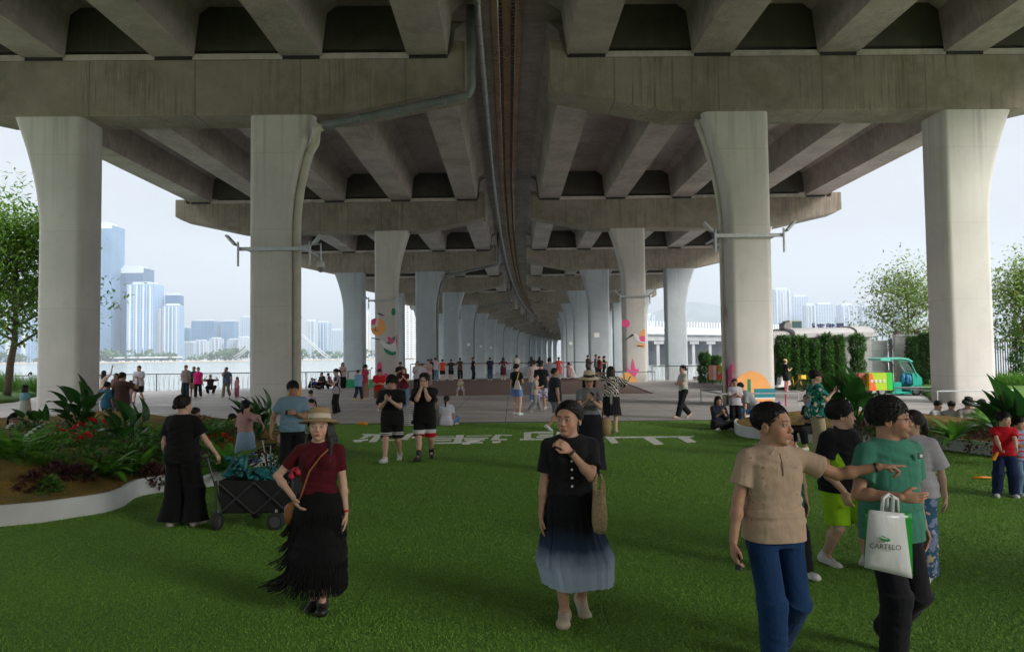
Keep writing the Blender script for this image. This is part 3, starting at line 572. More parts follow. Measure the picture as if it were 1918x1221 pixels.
# hills
def hills(name,Y,pts,col):
    mb=MB(); F=[at(x,y,Y) for x,y in pts]; n=len(F); V=[]
    for dy,k in ((-500,0.),(-250,.6),(0,1.),(300,.7),(700,0)):
        for p in F: V.append((p.x,Y+dy,-2+(p.z+2)*k))
    fs=[(r_*n+i,r_*n+i+1,(r_+1)*n+i+1,(r_+1)*n+i) for r_ in range(4) for i in range(n-1)]; mb.add(V,fs); return tag(mb.build(name,mat(name+'_green',col,.95,var=.3,vscale=.01),smooth=True),kind='structure')
hills('hills',5000,[(1100,664),(1150,640),(1190,606),(1225,585),(1262,572),(1296,565),(1330,569),(1380,578),(1430,586),(1480,606),(1560,622),(1660,640),(1800,655)],(.09,.12,.12))
hills('hills',4800,[(560,664),(610,640),(655,622),(690,632),(740,650),(780,664)],(.07,.11,.06))
# far viaduct over the water to the right
M_fv=mat('far_viaduct_concrete',(.30,.31,.33),.8,var=.15,vscale=.2); M_fvb=mat('far_pier_blue',(.30,.38,.50),.7,var=.2,vscale=.3)
r=empty('far_viaduct',at(1290,665,330),0,'second viaduct crossing the water in the distance on grey blue piers','viaduct')
def fv(x,y): return Vector((x,y,0))
A=at(1150,640,300); B=at(1420,640,360); dv=(B-A); dv.z=0; dv.normalize(); A=A-dv*10; B=B+dv*60; nrm=Vector((-dv.y,dv.x,0)); Lf=(B-A).length
T=Matrix(((dv.x,nrm.x,0,A.x),(dv.y,nrm.y,0,A.y),(0,0,1,0),(0,0,0,1)))
mb=MB(); mb.box((0,0,8.0),(Lf,12,10.6),T); mb.box((0,-1.4,10.6),(Lf,13,11.2),T); wpart(mb.build('deck',M_fv),r)
mb=MB(); mb.box((0,-1.3,11.2),(Lf,-1.1,12.3),T); mb.box((0,12.7,11.2),(Lf,12.9,14.6),T)
for i in range(int(Lf/2.2)): mb.box((i*2.2,-1.35,11.2),(i*2.2+.25,-1.1,13.4),T); mb.box((i*2.2,12.6,11.2),(i*2.2+.5,12.9,17.5),T)
wpart(mb.build('parapet',M_white),r)
x=2
while x<Lf:
    mb=MB(); mb.box((x-1.,1,-3),(x+1.,10,6.6),T); wpart(mb.build('pier',M_fv),r)
    mb=MB(); mb.box((x-3.2,.4,6.6),(x+3.2,11.6,7.95),T); wpart(mb.build('pier_cap',M_fv),r)
    mb=MB(); 
    for q in (4.6,7.6): mb.box((x+q,14,-3),(x+q+1.6,18,7.5),T)
    wpart(mb.build('rear_pier',M_fvb),r); x+=12.
# ============================================================= people: implicit surfaces polygonised with surface nets
f32=np.float32
def A3(p): return np.array([p[0],p[1],p[2]],f32)
class Field:
    def __init__(s, lo, hi, res):
        s.res=res; s.lo=A3(lo)-2*res; n=np.maximum(4,np.ceil((A3(hi)+2*res-s.lo)/res).astype(int)+1); s.n=n; s.f=np.full(tuple(n),.06,f32)
        s.ax=[s.lo[i]+res*np.arange(n[i],dtype=f32) for i in range(3)]
    def sub(s, lo, hi, pad):
        sl=[];g=[]
        for i in range(3):
            a=max(0,int((lo[i]-pad-s.lo[i])/s.res)); b=min(s.n[i],int((hi[i]+pad-s.lo[i])/s.res)+2)
            if b<=a: return None,None
            sl.append(slice(a,b)); g.append(s.ax[i][a:b])
        return tuple(sl),(g[0][:,None,None],g[1][None,:,None],g[2][None,None,:])
    def put(s, sl, d, k, neg=False):
        f=s.f[sl]
        if neg:
            d=-d; 
            h=np.maximum(k-np.abs(f-d),0)/k if k>0 else 0; s.f[sl]=np.maximum(f,d)+(h*h*k*.25 if k>0 else 0)
        else:
            h=np.maximum(k-np.abs(f-d),0)/k if k>0 else 0; s.f[sl]=np.minimum(f,d)-(h*h*k*.25 if k>0 else 0)
    def rc(s,a,b,ra,rb,k=.015,neg=False,cut=None):
        a=A3(a);b=A3(b); r=max(ra,rb); pad=.03 if not neg else .005
        sl,g=s.sub(np.minimum(a,b)-r,np.maximum(a,b)+r,pad+k)
        if sl is None: return
        ba=b-a; q=float(ba@ba)+1e-9
        px,py,pz=g[0]-a[0],g[1]-a[1],g[2]-a[2]; t0=(px*ba[0]+py*ba[1]+pz*ba[2])/q; t=np.clip(t0,0,1)
        d=np.sqrt((px-t*ba[0])**2+(py-t*ba[1])**2+(pz-t*ba[2])**2)-(ra+(rb-ra)*t)
        if cut: d=np.maximum(d,(t0-1)*math.sqrt(q))       # flat far end
        s.put(sl,d.astype(f32),k,neg)
    def el(s,c,r,R=None,k=.015,neg=False,clip=None):
        c=A3(c); m=max(r); sl,g=s.sub(c-m,c+m,(.03 if not neg else .005)+k)
        if sl is None: return
        x,y,z=g[0]-c[0],g[1]-c[1],g[2]-c[2]
        if R is not None:   # R columns are the local axes
            u=x*R[0][0]+y*R[1][0]+z*R[2][0]; v=x*R[0][1]+y*R[1][1]+z*R[2][1]; w_=x*R[0][2]+y*R[1][2]+z*R[2][2]
        else: u,v,w_=x+0*y+0*z,y+0*x+0*z,z+0*x+0*y
        k0=np.sqrt((u/r[0])**2+(v/r[1])**2+(w_/r[2])**2); k1=np.sqrt((u/r[0]**2)**2+(v/r[1]**2)**2+(w_/r[2]**2)**2)+1e-6
        d=k0*(k0-1)/k1
        if clip:
            for p,n in clip: d=np.maximum(d,(u-p[0])*n[0]+(v-p[1])*n[1]+(w_-p[2])*n[2])
        s.put(sl,d.astype(f32),k,neg)
    def loft(s,a,b,xv,prof,k=.02,n=2.4,capa=True,capb=True,fold=0,ph=0,shell=0):
        a=A3(a);b=A3(b); ax=b-a; Ln=float(np.linalg.norm(ax)); ax=ax/Ln; xv=A3(xv); xv=xv-ax*float(xv@ax); xv/=np.linalg.norm(xv); yv=np.cross(ax,xv)
        ts=np.array([q[0] for q in prof],f32); ws=np.array([q[1] for q in prof],f32); ds=np.array([q[2] for q in prof],f32); m=float(max(ws.max(),ds.max()))
        sl,g=s.sub(np.minimum(a,b)-m,np.maximum(a,b)+m,.03+k)
        if sl is None: return
        px,py,pz=g[0]-a[0],g[1]-a[1],g[2]-a[2]
        t=(px*ax[0]+py*ax[1]+pz*ax[2]); u=px*xv[0]+py*xv[1]+pz*xv[2]; v=px*yv[0]+py*yv[1]+pz*yv[2]
        tt=t/Ln; W_=np.interp(tt,ts,ws).astype(f32); D_=np.interp(tt,ts,ds).astype(f32)
        rn=(np.abs(u/W_)**n+np.abs(v/D_)**n)**(1/n); d=(rn-1)*np.minimum(W_,D_)*.9
        if fold: d=d-fold*.75*(1.6+np.sin(27*u+9*np.sin(11*t+ph)+ph)*np.sin(13*v+21*t+ph)+.7*np.sin(44*t+17*u-9*v+ph*2)*np.sin(9*u+7*t+ph)+.4*np.abs(np.sin(30*t-22*u+ph)))
        if capa: d=np.maximum(d,-t)
        else: d=np.maximum(d,-t-.0)
        d=np.maximum(d,t-Ln)
        s.put(sl,d.astype(f32),k)
    def cutplane(s,p,nrm):
        g=(s.ax[0][:,None,None],s.ax[1][None,:,None],s.ax[2][None,None,:]); d=(g[0]-p[0])*nrm[0]+(g[1]-p[1])*nrm[1]+(g[2]-p[2])*nrm[2]; s.f=np.maximum(s.f,d.astype(f32))
    def mesh(s):
        f=s.f; n=s.n; ins=f<0
        c=[ins[i:n[0]-1+i, j:n[1]-1+j, k:n[2]-1+k] for i in (0,1) for j in (0,1) for k in (0,1)]
        cnt=sum(q.astype(np.int8) for q in c); act=(cnt>0)&(cnt<8); idx=np.full(act.shape,-1,np.int32); I,J,K=np.nonzero(act); nv=len(I); idx[I,J,K]=np.arange(nv)
        acc=np.zeros((nv,3),np.float64); num=np.zeros(nv); V=[f[I+i,J+j,K+k] for i in (0,1) for j in (0,1) for k in (0,1)]
        cr=[(i,j,k) for i in (0,1) for j in (0,1) for k in (0,1)]
        for a in range(8):
            for b in range(a+1,8):
                if sum(abs(cr[a][q]-cr[b][q]) for q in range(3))!=1: continue
                fa,fb=V[a],V[b]; m_=(fa<0)!=(fb<0); t=np.where(m_,fa/np.where(m_,fa-fb,1),0)
                for q in range(3): acc[:,q]+=np.where(m_,cr[a][q]+t*(cr[b][q]-cr[a][q]),0)
                num+=m_
        P=(np.stack([I,J,K],1)+acc/num[:,None])*s.res+s.lo
        quads=[]
        for ax in range(3):
            o=[(1,0,0),(0,1,0),(0,0,1)][ax]; e1=[(0,1,0),(0,0,1),(1,0,0)][ax]; e2=[(0,0,1),(1,0,0),(0,1,0)][ax]
            A_=ins[:n[0]-o[0],:n[1]-o[1],:n[2]-o[2]]; B_=ins[o[0]:,o[1]:,o[2]:]
            for sgn,msk in ((1,A_&~B_),(-1,~A_&B_)):
                i,j,k=np.nonzero(msk); ok=(i>0)&(j>0)&(k>0)&(i<n[0]-1)&(j<n[1]-1)&(k<n[2]-1); i,j,k=i[ok],j[ok],k[ok]
                q=[idx[i-e1[0]*u-e2[0]*v, j-e1[1]*u-e2[1]*v, k-e1[2]*u-e2[2]*v] for u,v in ((1,1),(0,1),(0,0),(1,0))]
                q=np.stack(q if sgn>0 else q[::-1],1); quads.append(q)
        Q=np.concatenate(quads); Q=Q[(Q>=0).all(1)]
        return P.astype(f32),Q.astype(np.int32)
def mesh_obj(name,P,Q,mt,parent,tint=None):
    me=bpy.data.meshes.new(name); nq=len(Q); me.vertices.add(len(P)); me.loops.add(nq*4); me.polygons.add(nq)
    me.vertices.foreach_set('co',P.reshape(-1)); me.loops.foreach_set('vertex_index',Q.reshape(-1)); me.polygons.foreach_set('loop_start',np.arange(0,nq*4,4,dtype=np.int32)); me.polygons.foreach_set('loop_total',np.full(nq,4,np.int32)); me.polygons.foreach_set('use_smooth',np.ones(nq,bool))
    me.update(); me.materials.append(mt)
    if tint is not None:
        ca=me.color_attributes.new('tint','FLOAT_COLOR','POINT'); ca.data.foreach_set('color',np.concatenate([tint,np.ones((len(P),1))],1).astype(f32).reshape(-1))
    o=bpy.data.objects.new(name,me); COL.objects.link(o); o.parent=parent; return o
# ---- cloth, skin and hair materials
def cloth(col, pat=None, col2=(1,1,1), sc_=1., rough=.85, col3=None):
    key='cloth_%s_%s_%s_%s'%(col,pat,col2,sc_)
    if key in MC: return MC[key]
    m,nt,b,o,xyz=newmat('cloth',rough); c=mixc(nt,mrange(nt,noise(nt,o,5,4),.3,.7,0,.35),col,tuple(q*.7 for q in col))
    def frac(v,p,off=0): return mathn(nt,'FRACT',mathn(nt,'ADD',mathn(nt,'DIVIDE',v,p),off+20))
    if pat=='stripe': c=mixc(nt,mathn(nt,'LESS_THAN',frac(xyz[2],.055*sc_),.3),c,col2)
    elif pat=='vstripe': c=mixc(nt,mathn(nt,'LESS_THAN',frac(xyz[0],.05*sc_),.35),c,col2)
    elif pat=='zebra':
        wv=N(nt,'ShaderNodeTexWave'); wv.inputs['Scale'].default_value=7/sc_; wv.inputs['Distortion'].default_value=9; wv.inputs['Detail'].default_value=1.5; wv.inputs['Detail Scale'].default_value=1.2; wv.bands_direction='DIAGONAL'; L(nt,o,wv.inputs[0]); c=mixc(nt,mathn(nt,'GREATER_THAN',wv.outputs[1],.5),c,col2)
    elif pat=='dots':
        v=N(nt,'ShaderNodeTexVoronoi'); v.inputs['Scale'].default_value=11/sc_; v.inputs['Randomness'].default_value=.25; L(nt,o,v.inputs[0]); c=mixc(nt,mathn(nt,'LESS_THAN',v.outputs[0],.13 if sc_>.65 else .11),c,col2)
    elif pat=='floral':
        n1=noise(nt,o,11/sc_,3); n2=noise(nt,o,8/sc_,2,(1,1.3,.8)); c=mixc(nt,mathn(nt,'GREATER_THAN',n1,.55),c,col2); c=mixc(nt,mathn(nt,'GREATER_THAN',n2,.6),c,col3 or (.02,.02,.02)); n4=noise(nt,o,13/sc_,1,(1.2,1,1)); c=mixc(nt,mathn(nt,'GREATER_THAN',n4,.63),c,(.75,.55,.38))
    elif pat=='fade':   # dip dye towards the hem, z measured from the ground
        c=mixc(nt,mrange(nt,mathn(nt,'ADD',xyz[2],mathn(nt,'MULTIPLY',noise(nt,o,6,3),.12)),.78*sc_,.56*sc_,0,1),c,(.035,.06,.13)); c=mixc(nt,mrange(nt,mathn(nt,'ADD',xyz[2],mathn(nt,'MULTIPLY',noise(nt,o,6,3),.12)),.62*sc_,.44*sc_,0,1),c,col2)
    elif pat=='argyle':
        t=mathn(nt,'ABSOLUTE',mathn(nt,'SUBTRACT',frac(xyz[0],.19,.5),.5)); lim=mathn(nt,'SUBTRACT',1.09,mathn(nt,'MULTIPLY',t,.42)); up=mathn(nt,'LESS_THAN',xyz[2],lim); lo=mathn(nt,'GREATER_THAN',xyz[2],.94); fr=mathn(nt,'GREATER_THAN',xyz[1],0.)
        c=mixc(nt,mathn(nt,'MULTIPLY',mathn(nt,'MULTIPLY',up,lo),fr),c,col2)
    elif pat=='plaid':
        c=mixc(nt,mathn(nt,'MULTIPLY',mathn(nt,'LESS_THAN',frac(xyz[2],.09*sc_),.3),.6),c,col2); c=mixc(nt,mathn(nt,'MULTIPLY',mathn(nt,'LESS_THAN',frac(xyz[0],.09*sc_),.3),.6),c,col2)
    elif pat=='bands':   # contrast band near the hem of shorts
        c=mixc(nt,mathn(nt,'LESS_THAN',xyz[2],.545*sc_),c,col2); c=mixc(nt,mathn(nt,'LESS_THAN',xyz[2],.48*sc_),c,col3 or col)
    elif pat=='trim':
        w1=mathn(nt,'MULTIPLY',mathn(nt,'GREATER_THAN',xyz[2],.485*sc_),mathn(nt,'LESS_THAN',xyz[2],.50*sc_)); w2=mathn(nt,'MULTIPLY',mathn(nt,'GREATER_THAN',xyz[2],.515*sc_),mathn(nt,'LESS_THAN',xyz[2],.53*sc_)); c=mixc(nt,mathn(nt,'ADD',w1,w2,True),c,col2)
    L(nt,c,b.inputs['Base Color']); b.inputs['Specular IOR Level'].default_value=.2; b.inputs['Sheen Weight'].default_value=.06
    h=mathn(nt,'ADD',noise(nt,o,9,3,(1,1,.45)),mathn(nt,'MULTIPLY',noise(nt,o,24,2,(1,1,.5)),.35)); bumpn(nt,b,h,.75,.022); MC[key]=m; return m
def skinmat(tone):
    k='skin_%s'%(tone,)
    if k in MC: return MC[k]
    m=mat(k,tone,.52,attr='tint',var=.07,vscale=30,bump=.12,bscale=180,sss=.0); m.name='skin'
    b=m.node_tree.nodes['Principled BSDF']; b.inputs['Specular IOR Level'].default_value=.4; return m
SK1=(.52,.29,.20); SK2=(.44,.235,.155); SK3=(.60,.365,.27)
def hairmat(col=(.012,.010,.009)):
    k='hair_%s'%(col,)
    if k in MC: return MC[k]
    m,nt,b,o,xyz=newmat('hair',.42); s=noise(nt,o,60,3,(1,1,.12)); L(nt,mixc(nt,s,tuple(q*.5 for q in col),tuple(q*1.9 for q in col)),b.inputs['Base Color']); bumpn(nt,b,s,.9,.012); b.inputs['Specular IOR Level'].default_value=.3; MC[k]=m; return m
M_eye=mat('eye_white',(.62,.58,.55),.25); M_iris=mat('eye_iris',(.02,.012,.01),.15)
# ---- pose solving
def V(*a): return Vector(a)
def ik(a,b,l1,l2,hint):
    d=b-a; D=min(d.length,(l1+l2)*.999); dn=d.normalized(); b=a+dn*D
    x=(l1*l1-l2*l2+D*D)/(2*D); h=math.sqrt(max(0,l1*l1-x*x)); hv=hint-dn*hint.dot(dn); hv=hv.normalized() if hv.length>1e-4 else V(1,0,0)
    return a+dn*x+hv*h, b
# arm presets: wrist relative to the shoulder (x outward, y forward, z up) for a 1.70 m figure, elbow hint, finger dir, finger curl
ARM={'d':((.07,.03,-.515),(.4,-1,0),(0,.12,-1),.35),'D':((.10,-.06,-.50),(.3,-1,0),(0,-.05,-1),.35),'f':((.06,.16,-.48),(.4,-1,0),(0,.3,-1),.4),
'p':((-.10,.27,-.19),(.35,-.1,-1),(-.35,.75,.35),.55),'P':((-.13,.30,-.10),(.4,0,-1),(-.3,.7,.6),.55),'c':((-.24,.17,-.26),(.7,.2,-1),(-1,.15,.05),.4),'h':((.02,.03,-.35),(1,-.45,-.2),(-.6,.5,-.3),.3),
'r':((.05,.36,-.16),(.5,-.2,-1),(0,1,-.1),.3),'R':((.26,.33,-.14),(.5,0,-1),(.4,1,-.1),.3),'F':((-.145,.17,.10),(.35,.3,-1),(-.05,.05,1),.08),'u':((.10,.28,.20),(.8,0,-.4),(0,.5,.9),.3),
'U':((.22,.06,.42),(1,.0,.2),(.3,.1,1),.15),'k':((-.05,.10,.16),(1,.1,.0),(-.6,.1,.5),.25),'o':((.05,.42,-.30),(.4,-.6,-.5),(0,.6,-.7),.6),'O':((.30,.20,-.36),(.3,-.8,-.3),(.3,.2,-.8),.5),'t':((-.17,.17,-.015),(.6,.3,-1),(-.6,.25,.55),.85),
'b':((.03,-.12,-.47),(.2,-1,0),(-.2,-.1,-1),.4),'g':((-.03,.40,-.33),(.5,-.3,-1),(0,.9,-.3),.5),'x':((-.02,.30,-.22),(.6,-.2,-1),(-.2,1,0),.5)}
class P:                     # a figure in its own frame: x to the figure's right, y forward, z up
    pass
def pose(H, stance='s', arms='dd', lean=0, twist=0, armover=None, step=.0, child=False, wide=1., legover=None, side=0., ub=1.):
    s0=H/1.70; s=s0*ub; p=P(); p.s=s; p.H=H; lf=(H-.775*s)/(.925*s0)*s0; p.lf=lf; q=lambda x,y,z: V(x*s,y*s,z*lf)
    sp=R_(lean); pz=.925; py=0; hipw=.092
    ft={'s':((.10,.0),(-.10,.02)),'w':((.07,.26),(-.08,-.24)),'W':((.07,-.22),(-.08,.24)),'a':((.16,.03),(-.14,-.02)),'t':((.06,.04),(-.07,-.03)),'l':((.09,.0),(-.10,.14))}.get(stance,((.1,0),(-.1,0)))
    heel=[0,0]; ank=[]; hint=[V(.12,1,0),V(-.12,1,0)]; yawf=[R_(8),R_(-8)]
    if stance in 'wW': pz=.90
    for i,(fx,fy) in enumerate(ft):
        z=.085
        if stance in 'wW' and fy<0: z=.15; heel[i]=R_(38)
        if stance in 'wW' and fy>0: heel[i]=R_(-8)
        ank.append(q(fx,fy-.0,z))
    if stance=='c':   # cross-legged on the ground
        pz=.12; ank=[q(-.10,.30,.075),q(.12,.36,.075)]; hint=[V(1,.4,.35),V(-1,.4,.35)]; yawf=[R_(-60),R_(60)]
    if stance=='k':   # knees up, seated on the ground
        pz=.12; ank=[q(.13,.42,.085),q(-.13,.46,.085)]; hint=[V(.15,.2,1),V(-.15,.2,1)]
    if stance=='q':   # squatting
        pz=.36; py=-.12; ank=[q(.13,.06,.085),q(-.13,.12,.085)]; hint=[V(.35,1,.3),V(-.35,1,.3)]
    if stance=='i':   # sitting on a ledge or bicycle
        pz=.50; ank=[q(.16,.34,.085),q(-.15,.30,.085)]; hint=[V(.2,.6,1),V(-.2,.6,1)]
    if stance=='y':   # astride a small bicycle
        pz=.62; ank=[q(.26,.10,.085),q(-.26,.12,.085)]; hint=[V(.4,1,.3),V(-.4,1,.3)]
    if stance=='u':   # one thigh raised across, standing on the other leg
        ank=[q(.05,0,.085),q(.05,.30,.52)]; hint=[V(.1,1,0),V(-.9,1,.5)]; heel=[0,0]
    if stance=='j':   # hop, one foot kicked behind
        ank=[q(.03,0,.085),q(-.16,-.30,.33)]; heel=[0,R_(55)]
    if legover: 
        for i,a in enumerate(legover): 
            if a: ank[i]=q(*a[:3]); heel[i]=R_(a[3]) if len(a)>3 else heel[i]
    p.pel=q(side,py,pz); up=V(0,math.sin(sp),math.cos(sp)); fw=V(0,math.cos(sp),-math.sin(sp)); tw=R_(twist); rt=V(math.cos(tw),-math.sin(tw),0) ; fwc=(fw*math.cos(tw)+V(1,0,0)*math.sin(tw)); 
    p.up=up; p.rt=rt; p.fw=fwc; p.waist=p.pel+V(0,0,1)*(.125*s)*.6+up*(.125*s)*.4; p.chest=p.waist+up*(.27*s); p.neck=p.chest+up*(.135*s)+fwc*(.0*s)
    shw=.168*(.96 if child else 1)*wide
    p.sh=[p.chest+up*(.058*s)+rt*(shw*s*sg)+fwc*(-.0*s) for sg in (1,-1)]
    p.hip=[p.pel+q(hipw*sg,0,-.02) for sg in (1,-1)]
    p.knee=[];p.ank=[]
    for i in (0,1):
        k,a=ik(p.hip[i],ank[i],.425*lf,.405*lf,hint[i]); p.knee.append(k); p.ank.append(a)
    p.heel=heel; p.yawf=yawf; p.elb=[];p.wri=[];p.fd=[];p.curl=[]
    for i,sg in enumerate((1,-1)):
        a=ARM[arms[i]]; 
        if armover and armover[i]: a=armover[i]
        loc=lambda v: rt*(v[0]*sg)+fwc*v[1]+V(0,0,1)*v[2]*.6+up*v[2]*.4
        w_=p.sh[i]+loc(a[0])*s; e,w_=ik(p.sh[i],w_,.275*s,.245*s,loc(a[1])); p.elb.append(e);p.wri.append(w_); d=loc(a[2]); p.fd.append(d.normalized()); p.curl.append(a[3])
    return p
def hand(F,p,i,k=.006,scale=1.,point=False):
    sg=1 if i==0 else -1; s=p.s*scale; w_=p.wri[i]; fd=p.fd[i]; fa=(p.wri[i]-p.elb[i]).normalized(); 
    inward=(p.pel+p.up*(.3*p.s)-w_); inward=inward-fd*inward.dot(fd)
    if inward.length<1e-3: inward=V(-sg,0,0)
    pn=inward.normalized()               # palm faces the body
    sd=fd.cross(pn).normalized()*(sg)    # towards the thumb side
    if point: pn=V(0,0,-1)-fd*V(0,0,-1).dot(fd); pn.normalize(); sd=fd.cross(pn).normalized()*(-sg)
    c=w_+fd*.045*s
    # thumb should sit forward/up
    if not point and sd.dot(V(0,.8,.5)+p.fw*.5)<0: sd=-sd
    R=[[sd[j],fd[j],pn[j]] for j in range(3)]
    F.el(w_+fd*.048*s,(.039*s,.052*s,.0165*s),R,k=.012)
    cu=p.curl[i]
    for j,(o,l) in enumerate(((.027,.078),(.009,.086),(-.010,.080),(-.027,.064))):
        cc=cu*(1+.12*j)
        if point: cc=0.03 if j==0 else 1.15
        b0=w_+fd*.088*s+sd*o*s; d1=(fd*math.cos(cc*.8)+pn*math.sin(cc*.8)+sd*(o*1.2)).normalized(); p1=b0+d1*l*.48*s; a2=cc*1.7; d2=(fd*math.cos(a2)+pn*math.sin(a2)+sd*(o*1.)).normalized(); p2=p1+d2*l*.3*s; a3=cc*2.4; d3=(fd*math.cos(a3)+pn*math.sin(a3)).normalized(); p3=p2+d3*l*.22*s
        r=.0088*s; F.rc(b0-fd*.012*s,p1,r*1.08,r,k=k); F.rc(p1,p2,r,r*.92,k=.003); F.rc(p2,p3,r*.92,r*.8,k=.003)
    t0=w_+fd*.028*s+sd*.028*s; t1=w_+fd*.062*s+sd*.054*s+pn*.014*s; t2=w_+fd*.092*s+sd*(.058-.02*cu)*s+pn*(.018+.02*cu)*s
    F.rc(t0,t1,.0135*s,.0105*s,k=.008); F.rc(t1,t2,.0105*s,.0085*s,k=.003)
    p.palm=getattr(p,'palm',{}); p.palm[i]=(w_+fd*.075*s,fd,pn,sd)
def headframe(p, hyaw=0, hpitch=0, hs=1., fwd=.0):
    s=p.s*hs; base=p.neck; f=(p.fw+V(0,0,0)); a=math.atan2(f.x,f.y)+R_(hyaw); 
    h=Matrix.Rotation(-a,3,'Z')@Matrix.Rotation(R_(hpitch),3,'X'); 
    c=base+p.up*(.055*p.s)+V(0,0,.068*s)+V(math.sin(a),math.cos(a),0)*((.012+fwd)*p.s+ (-math.sin(R_(hpitch)))*.05*p.s)
    p.hc=c; p.hR=h; p.hs=s; return c,h,s
def head(F,p,female=False,detail=True,fat=1.,big=1.):
    p.hf=fat
    c,h,s=p.hc,p.hR,p.hs; T=lambda x,y,z: c+h@V(x*s,y*s,z*s); R=[[h[i][j] for j in range(3)] for i in range(3)]
    E=lambda x,y,z,rx,ry,rz,k=.015,neg=False: F.el(T(x,y,z),(rx*s,ry*s,rz*s),R,k=k*s,neg=neg)
    E(0,-.014,.034,.0745*fat,.094,.080); E(0,.026,-.012,.063*fat,.063,.080,.03); E(0,.034,-.062,(.046 if female else .052)*fat,.048,.042,.03)
    E(0,.070,-.094,.020 if female else .024,.017,.014,.02); E(.034*fat,.055,-.032,.025,.024,.026,.02); E(-.034*fat,.055,-.032,.025,.024,.026,.02)
    E(0,.074,.022,.046,.014,.012,.02)
    if detail:
        for sg in (1,-1):
            E(sg*.031,.096,.001,.016,.013,.0105,.012,True); E(sg*.031,.0775,.0,.0135,.011,.0095,.004)
            E(sg*.0765*fat,-.008,-.012,.008,.019,.031,.008); E(sg*.083*fat,-.006,-.012,.005,.011,.019,.004,True)
            E(sg*.011,.096,-.034,.0085,.009,.0075,.006)
            E(sg*.031,.0835,.0095,.0145,.006,.0025,.004)      # upper lid fold
        F.rc(T(0,.083,.006),T(0,.1035,-.029),.0065*s,.0098*s,k=.010*s); E(0,.083,-.063,.025,.014,.014,.012)
        E(0,.094,-.0575,.020,.0075,.0045,.004); E(0,.0925,-.0665,.0165,.008,.0058,.004); E(0,.101,-.062,.017,.006,.0012,.003,True)
        E(0,.088,-.078,.015,.008,.004,.008,True)
    else:
        F.rc(T(0,.083,.006),T(0,.10,-.028),.008*s,.011*s,k=.01); 
        for sg in (1,-1): E(sg*.077*fat,-.008,-.012,.010,.018,.028,.008)
        E(0,.088,-.063,.02,.01,.01,.01)
    F.rc(T(0,-.022,-.045),p.neck-p.up*.02*p.s,(.050 if female else .058)*p.s*fat**.5,(.056 if female else .068)*p.s,k=.025)
def body(p,res,female=False,fat=1.,detail=True,point=None,bust=0.,barefoot=False,hands=(1,1)):
    pts=[p.pel,p.chest,p.neck,*p.sh,*p.elb,*p.wri,*p.knee,*p.ank,p.hc]+[p.wri[i]+p.fd[i]*.2*p.s for i in (0,1)]
    lo=np.min([A3(q) for q in pts],0)-.16; hi=np.max([A3(q) for q in pts],0)+.16; lo[2]=max(lo[2],-.01); F=Field(lo,hi,res); s=p.s
    tors=torso_prof(s,female,fat,0)
    F.loft(p.pel-V(0,0,.07*s),p.waist,p.rt*.5+V(.5,0,0),tors[0],k=.03); F.loft(p.waist-p.up*.03*s,p.neck,p.rt,tors[1],k=.03)
    if bust:
        for sg in (1,-1): F.el(p.chest+p.rt*(.068*s*sg)+p.fw*.085*s-p.up*.02*s,(.055*s,.05*s*bust,.055*s),k=.03)
    for i in (0,1):
        F.rc(p.neck-p.up*.022*s,p.sh[i],.042*s,.048*s*fat,k=.035); af=.84 if female else 1.; F.rc(p.sh[i],p.elb[i],.051*s*fat*af,.037*s*fat*af,k=.02); F.rc(p.elb[i],p.wri[i],.039*s*fat*af,.0255*s*fat**.5*af,k=.012); m_=p.elb[i].lerp(p.wri[i],.3); F.el(m_,(.0415*s*fat*af,)*3,k=.02)
        if hands[i]: hand(F,p,i,point=(point==i))
        F.rc(p.hip[i],p.knee[i],.077*s*fat,.056*s*fat**.5,k=.03); F.rc(p.knee[i],p.ank[i],.053*s*fat**.5,.037*s,k=.02); kk=p.knee[i].lerp(p.ank[i],.3)-V(0,.012*s,0); F.rc(kk,p.knee[i].lerp(p.ank[i],.5),.055*s*fat**.5,.045*s,k=.02)
        foot(F,p,i,.92)
    F.loft(p.hip[1]+V(-.065*s,0,0),p.hip[0]+V(.065*s,0,0),V(0,1,0),[(0,.03*s,.03*s),(.12,.075*s,.07*s),(.3,.095*s,.09*s),(.7,.095*s,.09*s),(.88,.075*s,.07*s),(1,.03*s,.03*s)],k=.04)
    head(F,p,female,detail,fat**.5)
    return F.mesh()
def footpts(p,i,g=1.):
    a=p.yawf[i]; s=p.s; h=p.heel[i]; d=V(math.sin(a)*math.cos(h),math.cos(a)*math.cos(h),-math.sin(h)); dn=V(0,0,-1)*math.cos(h)+V(-math.sin(a),-math.cos(a),0)*math.sin(h)
    hl=p.ank[i]+dn*.048*s-d*.035*s; bl=p.ank[i]+dn*.055*s+d*.13*s; return hl,bl,d,dn
def foot(F,p,i,g=1.,k=.02):
    hl,bl,d,dn=footpts(p,i); s=p.s; F.rc(p.ank[i],hl,.036*s*g,.032*s*g,k=k); F.rc(p.ank[i]+d*.01*s,bl-dn*.005*s,.034*s*g,.026*s*g,k=k); F.rc(hl,bl,.032*s*g,.030*s*g,k=k); 
    sd=d.cross(dn); F.el(bl+d*.02*s,(.042*s*g,.042*s*g,.028*s*g),k=.015)
def torso_prof(s,female,fat,e):
    if female: A_=[(0,.155,.112),(.45,.165,.115),(1,.122,.090)]; B_=[(0,.122,.090),(.2,.124,.094),(.5,.145,.108),(.72,.144,.102),(.86,.114,.080),(1,.052,.050)]
    else: A_=[(0,.15,.108),(.45,.156,.11),(1,.138,.102)]; B_=[(0,.138,.102),(.25,.145,.108),(.5,.160,.115),(.72,.160,.112),(.86,.128,.088),(1,.062,.056)]
    fx=lambda q:[(t,(w_*fat+e)*s,(d*fat+e)*s) for t,w_,d in q]; return fx(A_),fx(B_)
